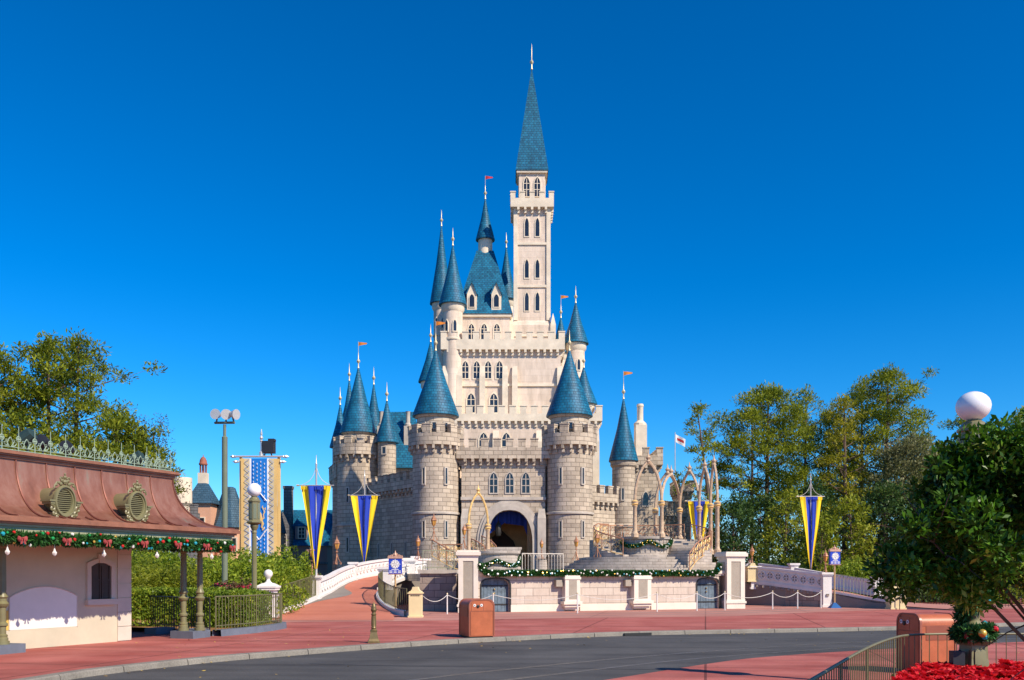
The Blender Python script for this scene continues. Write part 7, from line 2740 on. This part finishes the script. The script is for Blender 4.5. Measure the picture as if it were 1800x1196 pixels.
# fallen leaves along the kerb and on the paving
rng = np.random.default_rng(5)
L_ = []
kcx = [p for p in kc if p.y > 14]
for k in range(260):
    p = kcx[int(rng.integers(0, len(kcx)))]
    L_.append((p.x + rng.normal() * .12 + .12, p.y - abs(rng.normal()) * .16 - .06, -.105))
for k in range(90):
    x, y = rng.uniform(-9, 14), rng.uniform(17, 36)
    on = y > np.interp(x, [p.x for p in FAR], [p.y for p in FAR]) + .3
    L_.append((x, y, .008 if on else -.112))
for k in range(60):
    L_.append((rng.uniform(-10.5, -5), rng.uniform(24, 31), .01))
P = np.array(L_)
P = P[P[:, 1] > 14]
me = leaf_mesh('fallen_leaves', P, .085, .55, 'litter', dirs=np.tile([[1.0, .2, 0]], (len(P), 1)) + rng.normal(size=(len(P), 3)) * np.array([1, 1, .12]), jitter=.05, up=6, seed=8)
tag(obj('fallen_leaves', me, None), kind='stuff')

# ================================================================== THE NEAR TREE at the right
rng = np.random.default_rng(31)
tb_ = Vector((6.5, 9.0, -.1))
near = thing('broadleaf_tree', 'near broadleaf tree with glossy dark leaves and leaning bare stems, right edge of the photo', 'tree', tuple(tb_))
tk = MB()
stems = []
for (ex, ey, ez, r_) in ((5.55, 12.2, 2.25, .045), (6.0, 12.9, 2.7, .05), (6.7, 12.0, 3.0, .05), (7.4, 12.7, 3.4, .055), (8.2, 12.1, 3.7, .055), (8.9, 13.0, 3.8, .06), (9.6, 12.3, 3.6, .05), (6.5, 13.2, 2.1, .035), (10.2, 12.8, 3.2, .05)):
    e = Vector((ex * .72, ey * .72, 1.9 + (ez + .15 - 1.9) * .78))
    r_ *= .72
    s = tb_ + Vector((random.uniform(-.12, .12), random.uniform(-.12, .12), 0))
    c1 = s + (e - s) * .33 + Vector((0.04, 0, -.08 if ex < 8 else .15))
    c2 = s + (e - s) * .68 + Vector((random.uniform(-.1, .1), random.uniform(-.1, .1), .0))
    cv = spline([s, c1, c2, e], 6)
    tk.tube(cv, [r_ * (1 - .75 * k / (len(cv) - 1)) for k in range(len(cv))], 7)
    stems.append(cv)
    for q in range(7):
        k = int(len(cv) * rng.uniform(.45, .95))
        p = cv[min(k, len(cv) - 1)]
        d = Vector((rng.uniform(-1, .6), rng.uniform(-.8, .8), rng.uniform(-.2, .9))).normalized() * rng.uniform(.3, .75)
        tk.tube([p, p + d * .5 + Vector((0, 0, .03)), p + d], [.010, .007, .003], 4)
obj('trunk', tk, 'darkbark', near)
cl_ = []
for k in range(330):
    for _ in range(40):
        a = rng.uniform(0, 2 * PI)
        q = rng.uniform(0, 1) ** .5
        x, y = 6.12 + 2.42 * q * math.cos(a), 8.95 + 1.15 * q * math.sin(a)
        u = math.hypot((x - 6.12) / 2.42, (y - 8.95) / 1.15)
        ztop = 2.2 + 1.5 * max(0, 1 - u ** 1.9) ** .65
        zbot = 1.76 - .18 * (1 - u) + .10 * rng.normal()
        zt2 = ztop - abs(rng.normal()) * .36 if rng.uniform() < .65 else rng.uniform(zbot, ztop)
        if zt2 > zbot:
            break
    r_ = rng.uniform(.17, .32)
    cl_.append((x, y, zt2, r_, r_ * rng.uniform(.6, .9)))
P, D = clump_points(cl_, 4400, rng, shell=.45)
c0 = np.array(tuple(tb_))
keep = P[:, 2] > 1.48
obj('crown', leaf_mesh('crown', (P - c0)[keep], .085, .42, 'near', dirs=D[keep], jitter=.7, seed=9, up=.4, fold=.06), None, near)

# ================================================================== TREES
GL = 'pine trees left behind the shelter'
pine_tree('pine_tree', 'tall pine with two bare lower stems above the left oval vent', (PX(75, 66), 66, -.2), 18.8, .38, 3.6, 41, 'pine', lean=(.5, 0), nl=30, density=120, group=GL)
pine_tree('pine_tree', 'tall pine with long branches reaching right over the shelter roof', (PX(122, 68), 68, -.2), 19.4, .32, 4.6, 42, 'pine', lean=(.6, 0), nl=30, density=110, group=GL)
pine_tree('pine_tree', 'dense broad pine cut by the left edge of the photo', (PX(-5, 64), 64, -.2), 17.2, .25, 4.6, 43, 'pine', nl=34, density=170, group=GL)
pine_tree('pine_tree', 'lower spreading pine above the right oval vent', (PX(195, 62), 62, -.2), 12.6, .25, 3.6, 44, 'pine', lean=(.5, 0), nl=28, density=130, group=GL)
bush_tree('broadleaf_tree', 'yellow green bushy tree low between the left pines', (PX(110, 60), 60, -.2), 11.0, 3.6, 45, 'light', 40, 120, .3, group=GL)
bush_tree('broadleaf_tree', 'dark bushy tree just behind the shelter cresting at far left', (PX(25, 58), 58, -.2), 12.5, 3.4, 46, 'pine', 40, 130, .3, group=GL)
bush_tree('broadleaf_tree', 'small dark tree low behind the right end of the shelter roof', (PX(215, 58), 58, -.2), 9.4, 2.4, 47, 'dark', 36, 150, .28, group=GL)
pine_tree('pine_tree', 'small dark pine at the right end of the left pines, over the roof corner', (PX(232, 63), 63, -.2), 11.6, .2, 3.0, 49, 'pine', lean=(.3, 0), nl=28, density=170, group=GL)
bush_tree('bare_tree', 'thin grey leafless looking tree at the right end of the left tree group', (PX(272, 64), 64, -.2), 13.4, 2.4, 48, 'twig', 64, 130, .2, group=GL, aspect=.3)
GP = 'pine trees right of the castle'
pine_tree('pine_tree', 'slender leaning pine standing alone right beside the arches', (PX(1264, 80), 80, -.2), 16.6, .42, 2.5, 51, 'pine', lean=(-1.9, 0), nl=17, density=120, group=GP, thick=.75)
pine_tree('pine_tree', 'big round crowned pine, tallest of the left half of the right wood', (PX(1349, 86), 86, -.2), 19.2, .42, 5.0, 52, 'pine', lean=(.0, 0), nl=36, density=120, group=GP)
pine_tree('pine_tree', 'thin pine to the left of the big round pine', (PX(1319, 84), 84, -.2), 16.8, .40, 3.2, 53, 'pine', lean=(.2, 0), nl=18, density=120, group=GP, thick=.8)
pine_tree('pine_tree', 'loose crowned pine to the right of the big round pine', (PX(1413, 92), 92, -.2), 20.4, .42, 3.6, 54, 'pine', lean=(.3, 0), nl=26, density=95, group=GP, thick=.8)
pine_tree('yellow_pine_tree', 'yellowing narrow pine behind the right pennant', (PX(1487, 78), 78, -.2), 16.8, .2, 3.4, 55, 'pineyellow', lean=(-.2, 0), nl=30, density=80, group=GP)
pine_tree('pine_tree', 'pine behind the yellowing one, right of the pennant pole', (PX(1518, 92), 92, -.2), 20.4, .38, 4.6, 56, 'pine', lean=(-.3, 0), nl=26, density=120, group=GP)
pine_tree('pine_tree', 'tallest pine of the right wood with layered branches', (PX(1556, 86), 86, -.2), 21.0, .40, 4.8, 57, 'pine', lean=(.2, 0), nl=34, density=130, group=GP)
pine_tree('pine_tree', 'middle pine filling the gap left of the tallest right pine', (PX(1455, 95), 95, -.2), 18.8, .35, 4.2, 60, 'pine', lean=(.2, 0), nl=28, density=110, group=GP)
pine_tree('pine_tree', 'shorter pine between the tallest right pine and the lamp globe', (PX(1618, 90), 90, -.2), 15.6, .3, 4.2, 66, 'pine', lean=(.1, 0), nl=28, density=110, group=GP)
pine_tree('pine_tree', 'pine rising just behind the near lamp globe', (PX(1700, 92), 92, -.2), 18.0, .35, 4.0, 58, 'pine', nl=26, density=130, group=GP)
pine_tree('pine_tree', 'far pine showing over the near tree at the right edge', (PX(1795, 95), 95, -.2), 18.6, .4, 4.0, 59, 'pine', nl=26, density=120, group=GP)
GB = 'broadleaf trees of the right wood'
bush_tree('broadleaf_tree', 'grey green oak in front of the tallest right pine', (PX(1590, 78), 78, -.2), 13.6, 4.6, 61, 'oak', 64, 190, .26, group=GB)
for k, (px, Y, h, rx, key, lb) in enumerate(((1290, 76, 8.6, 3.0, 'dark', 'dark shrubby tree at the left end of the right wood'), (1340, 80, 9.0, 3.4, 'dark', 'dark tree under the big round pine'), (1376, 70, 8.6, 2.3, 'light', 'light green tree left of the right pennant'),
                                              (1425, 76, 10.0, 3.0, 'dark', 'very dark tree right behind the pennant'), (1440, 68, 6.6, 1.7, 'pine', 'small green tree right of the pennant tip'), (1500, 70, 8.0, 2.4, 'light', 'yellow green tree right of the right pennant'),
                                              (1550, 74, 9.6, 3.4, 'dark', 'dark tree beside the near tree crown'), (1640, 74, 9.0, 4.0, 'dark', 'dark tree hidden mostly behind the near tree'), (1740, 76, 9.6, 4.4, 'dark', 'dark tree at the far right behind the near tree'), (1255, 92, 6.6, 2.6, 'oak', 'grey low tree beneath the leaning pine'),
                                              (1465, 84, 11.0, 3.2, 'dark', 'dark bushy tree between yellow pine and pennant'))):
    bush_tree('broadleaf_tree', lb, (PX(px, Y), Y, -.2), h, rx, 70 + k, key, 46, 150, .30, group=GB, low=.06)
# shrubs behind the right parapet and along the side path
for k, (px, Y, rx, h, key, lb) in enumerate(((1530, 63, 2.6, 2.9, 'hedge', 'bright green shrub behind the right blue sign'), (1480, 66, 2.2, 2.8, 'light', 'light shrub behind the rear parapet of the right ramp'), (1590, 62, 2.8, 2.6, 'dark', 'dark shrub by the garden fence behind the near tree'), (1680, 64, 3.4, 2.4, 'clip', 'green shrub row left part behind the garden fence'), (1770, 60, 3.4, 2.2, 'hedge', 'yellow green shrub behind the garden fence at right'), (1400, 68, 3.0, 2.6, 'dark', 'dark shrub behind the rear parapet below the pennant'), (1345, 68, 2.6, 2.6, 'dark', 'dark shrub behind the lantern and right pillar'))):
    leafy('garden_shrub', lb, mound_points(9000, (PX(px, Y), Y, 0), rx, 1.8, h, rng, wob=.35), key, .2, 'shrub', seed=90 + k, stems=stem_bundle((PX(px, Y), Y, 0), rx * .6, 1, h * .8, 14, rng), group='garden shrubs behind the right ramp')
# distant wood closing the view at both sides
fr = np.random.default_rng(77)
C_ = []
for k in range(150):
    x = fr.uniform(-230, 260)
    if -45 < x < 42:
        continue
    y = 135 + fr.uniform(-12, 18)
    C_.append((x, y, fr.uniform(1, 7.5), fr.uniform(3, 5), fr.uniform(2.5, 4)))
for x in np.arange(-45, 46, 5.0):
    C_.append((x, 135 + fr.uniform(-4, 6), fr.uniform(.5, 2.2), 3.5, 2.2))
P, D = clump_points(C_, 22, fr, shell=.5)
P = P[P[:, 2] > -.3]
tag(obj('distant_wood', leaf_mesh('distant_wood', P, .9, .55, 'dark', seed=78), None), kind='stuff')
bar_railing('garden_fence', 'dark barred garden fence along the side path behind the near tree', spline([(PX(1545, 57), 57, .0), (PX(1620, 56.5), 56.5, 0), (PX(1710, 54.5), 54.5, 0), (PX(1830, 52), 52, 0)], 5), 1.2, .17, 'iron', bottom=.1)

# ================================================================== THE PERSON on the right bridge
def person(label, loc, rz):
    root = thing('person', label, 'person', (0, 0, 0))
    bm = bmesh.new()
    J = {'pelvis': ((0, 0, .92), .13), 'waist': ((0, 0, 1.05), .125), 'chest': ((0, 0, 1.27), .15), 'neck0': ((0, 0, 1.42), .075), 'neck1': ((0, -.01, 1.48), .055), 'head0': ((0, -.015, 1.55), .075), 'head1': ((0, -.01, 1.63), .095), 'head2': ((0, 0, 1.70), .075)}
    for s, n in ((-1, 'l'), (1, 'r')):
        J.update({'sh' + n: ((s * .18, 0, 1.38), .062), 'el' + n: ((s * .24, .03, 1.10), .045), 'wr' + n: ((s * .24, -.10, .90), .03), 'pa' + n: ((s * .24, -.14, .84), .032),
                  'hi' + n: ((s * .09, 0, .86), .10), 'kn' + n: ((s * .10, -.015, .48), .062), 'an' + n: ((s * .10, .02, .09), .042), 'to' + n: ((s * .11, -.13, .03), .035)})
        for q in range(4):
            J['f%d%s' % (q, n)] = ((s * (.215 + .016 * q), -.175 + .004 * q, .80), .010)
            J['g%d%s' % (q, n)] = ((s * (.215 + .016 * q), -.19 + .006 * q, .755 + .006 * q), .009)
        J['th' + n] = ((s * .20, -.16, .84), .011)
    E = [('pelvis', 'waist'), ('waist', 'chest'), ('chest', 'neck0'), ('neck0', 'neck1'), ('neck1', 'head0'), ('head0', 'head1'), ('head1', 'head2')]
    for n in 'lr':
        E += [('chest', 'sh' + n), ('sh' + n, 'el' + n), ('el' + n, 'wr' + n), ('wr' + n, 'pa' + n), ('pelvis', 'hi' + n), ('hi' + n, 'kn' + n), ('kn' + n, 'an' + n), ('an' + n, 'to' + n), ('pa' + n, 'th' + n)]
        for q in range(4):
            E += [('pa' + n, 'f%d%s' % (q, n)), ('f%d%s' % (q, n), 'g%d%s' % (q, n))]
    names = list(J)
    me = bpy.data.meshes.new('body')
    me.from_pydata([J[k][0] for k in names], [(names.index(a), names.index(b)) for a, b in E], [])
    o = bpy.data.objects.new('body', me)
    COL.objects.link(o)
    o.parent = root
    md = o.modifiers.new('skin', 'SKIN')
    sub = o.modifiers.new('sub', 'SUBSURF')
    sub.levels = sub.render_levels = 2
    for k, nme in enumerate(names):
        me.skin_vertices[0].data[k].radius = (J[nme][1], J[nme][1] * (.78 if nme in ('chest', 'waist', 'pelvis') else 1))
        me.skin_vertices[0].data[k].use_root = nme == 'pelvis'
    me.materials.append(M['skin'])
    bm.free()
    sh = MB().lathe([(.17, .88), (.165, 1.0), (.185, 1.2), (.20, 1.34), (.15, 1.42), (.085, 1.46)], (0, 0, 0), 16, sy=.74)
    for s in (-1, 1):
        sh.tube([(s * .16, 0, 1.38), (s * .215, .01, 1.25), (s * .24, .03, 1.10)], [.085, .072, .062], 8)
    obj('shirt', sh, 'shirt', root)
    tr = MB()
    for s in (-1, 1):
        tr.tube([(s * .085, 0, .93), (s * .09, 0, .82), (s * .10, -.01, .48), (s * .10, .02, .08)], [.115, .115, .08, .065], 10)
    obj('trousers', tr, 'trousers', root)
    hr = MB().lathe([(.092, -.02), (.108, .03), (.10, .09), (.06, .13), (.01, .14)], (0, .02, 1.63), 14)
    obj('hair', hr, 'hair', root)
    gl = MB()
    for s in (-1, 1):
        gl.sphere((s * .04, -.095, 1.635), .026, 8, sz=.7)
    gl.tube([(-.1, -.05, 1.64), (-.04, -.105, 1.64), (.04, -.105, 1.64), (.1, -.05, 1.64)], .006, 4)
    obj('sunglasses', gl, 'iron', root)
    fc = MB().lathe([(.012, -.03), (.02, -.015), (.012, .02)], (0, -.108, 1.605), 8)
    for s in (-1, 1):
        fc.sphere((s * .1, 0, 1.62), .025, 8, sz=1.4, sx=.5)
    obj('nose_and_ears', fc, 'skin', root)
    root.location = loc
    root.rotation_euler = (0, 0, rz)
    root['label'] = label
    return root


person('person in a white shirt and dark glasses standing on the right bridge beside the lantern', (PX(1317.5, 59.5), 59.5, 1.2), R(15))
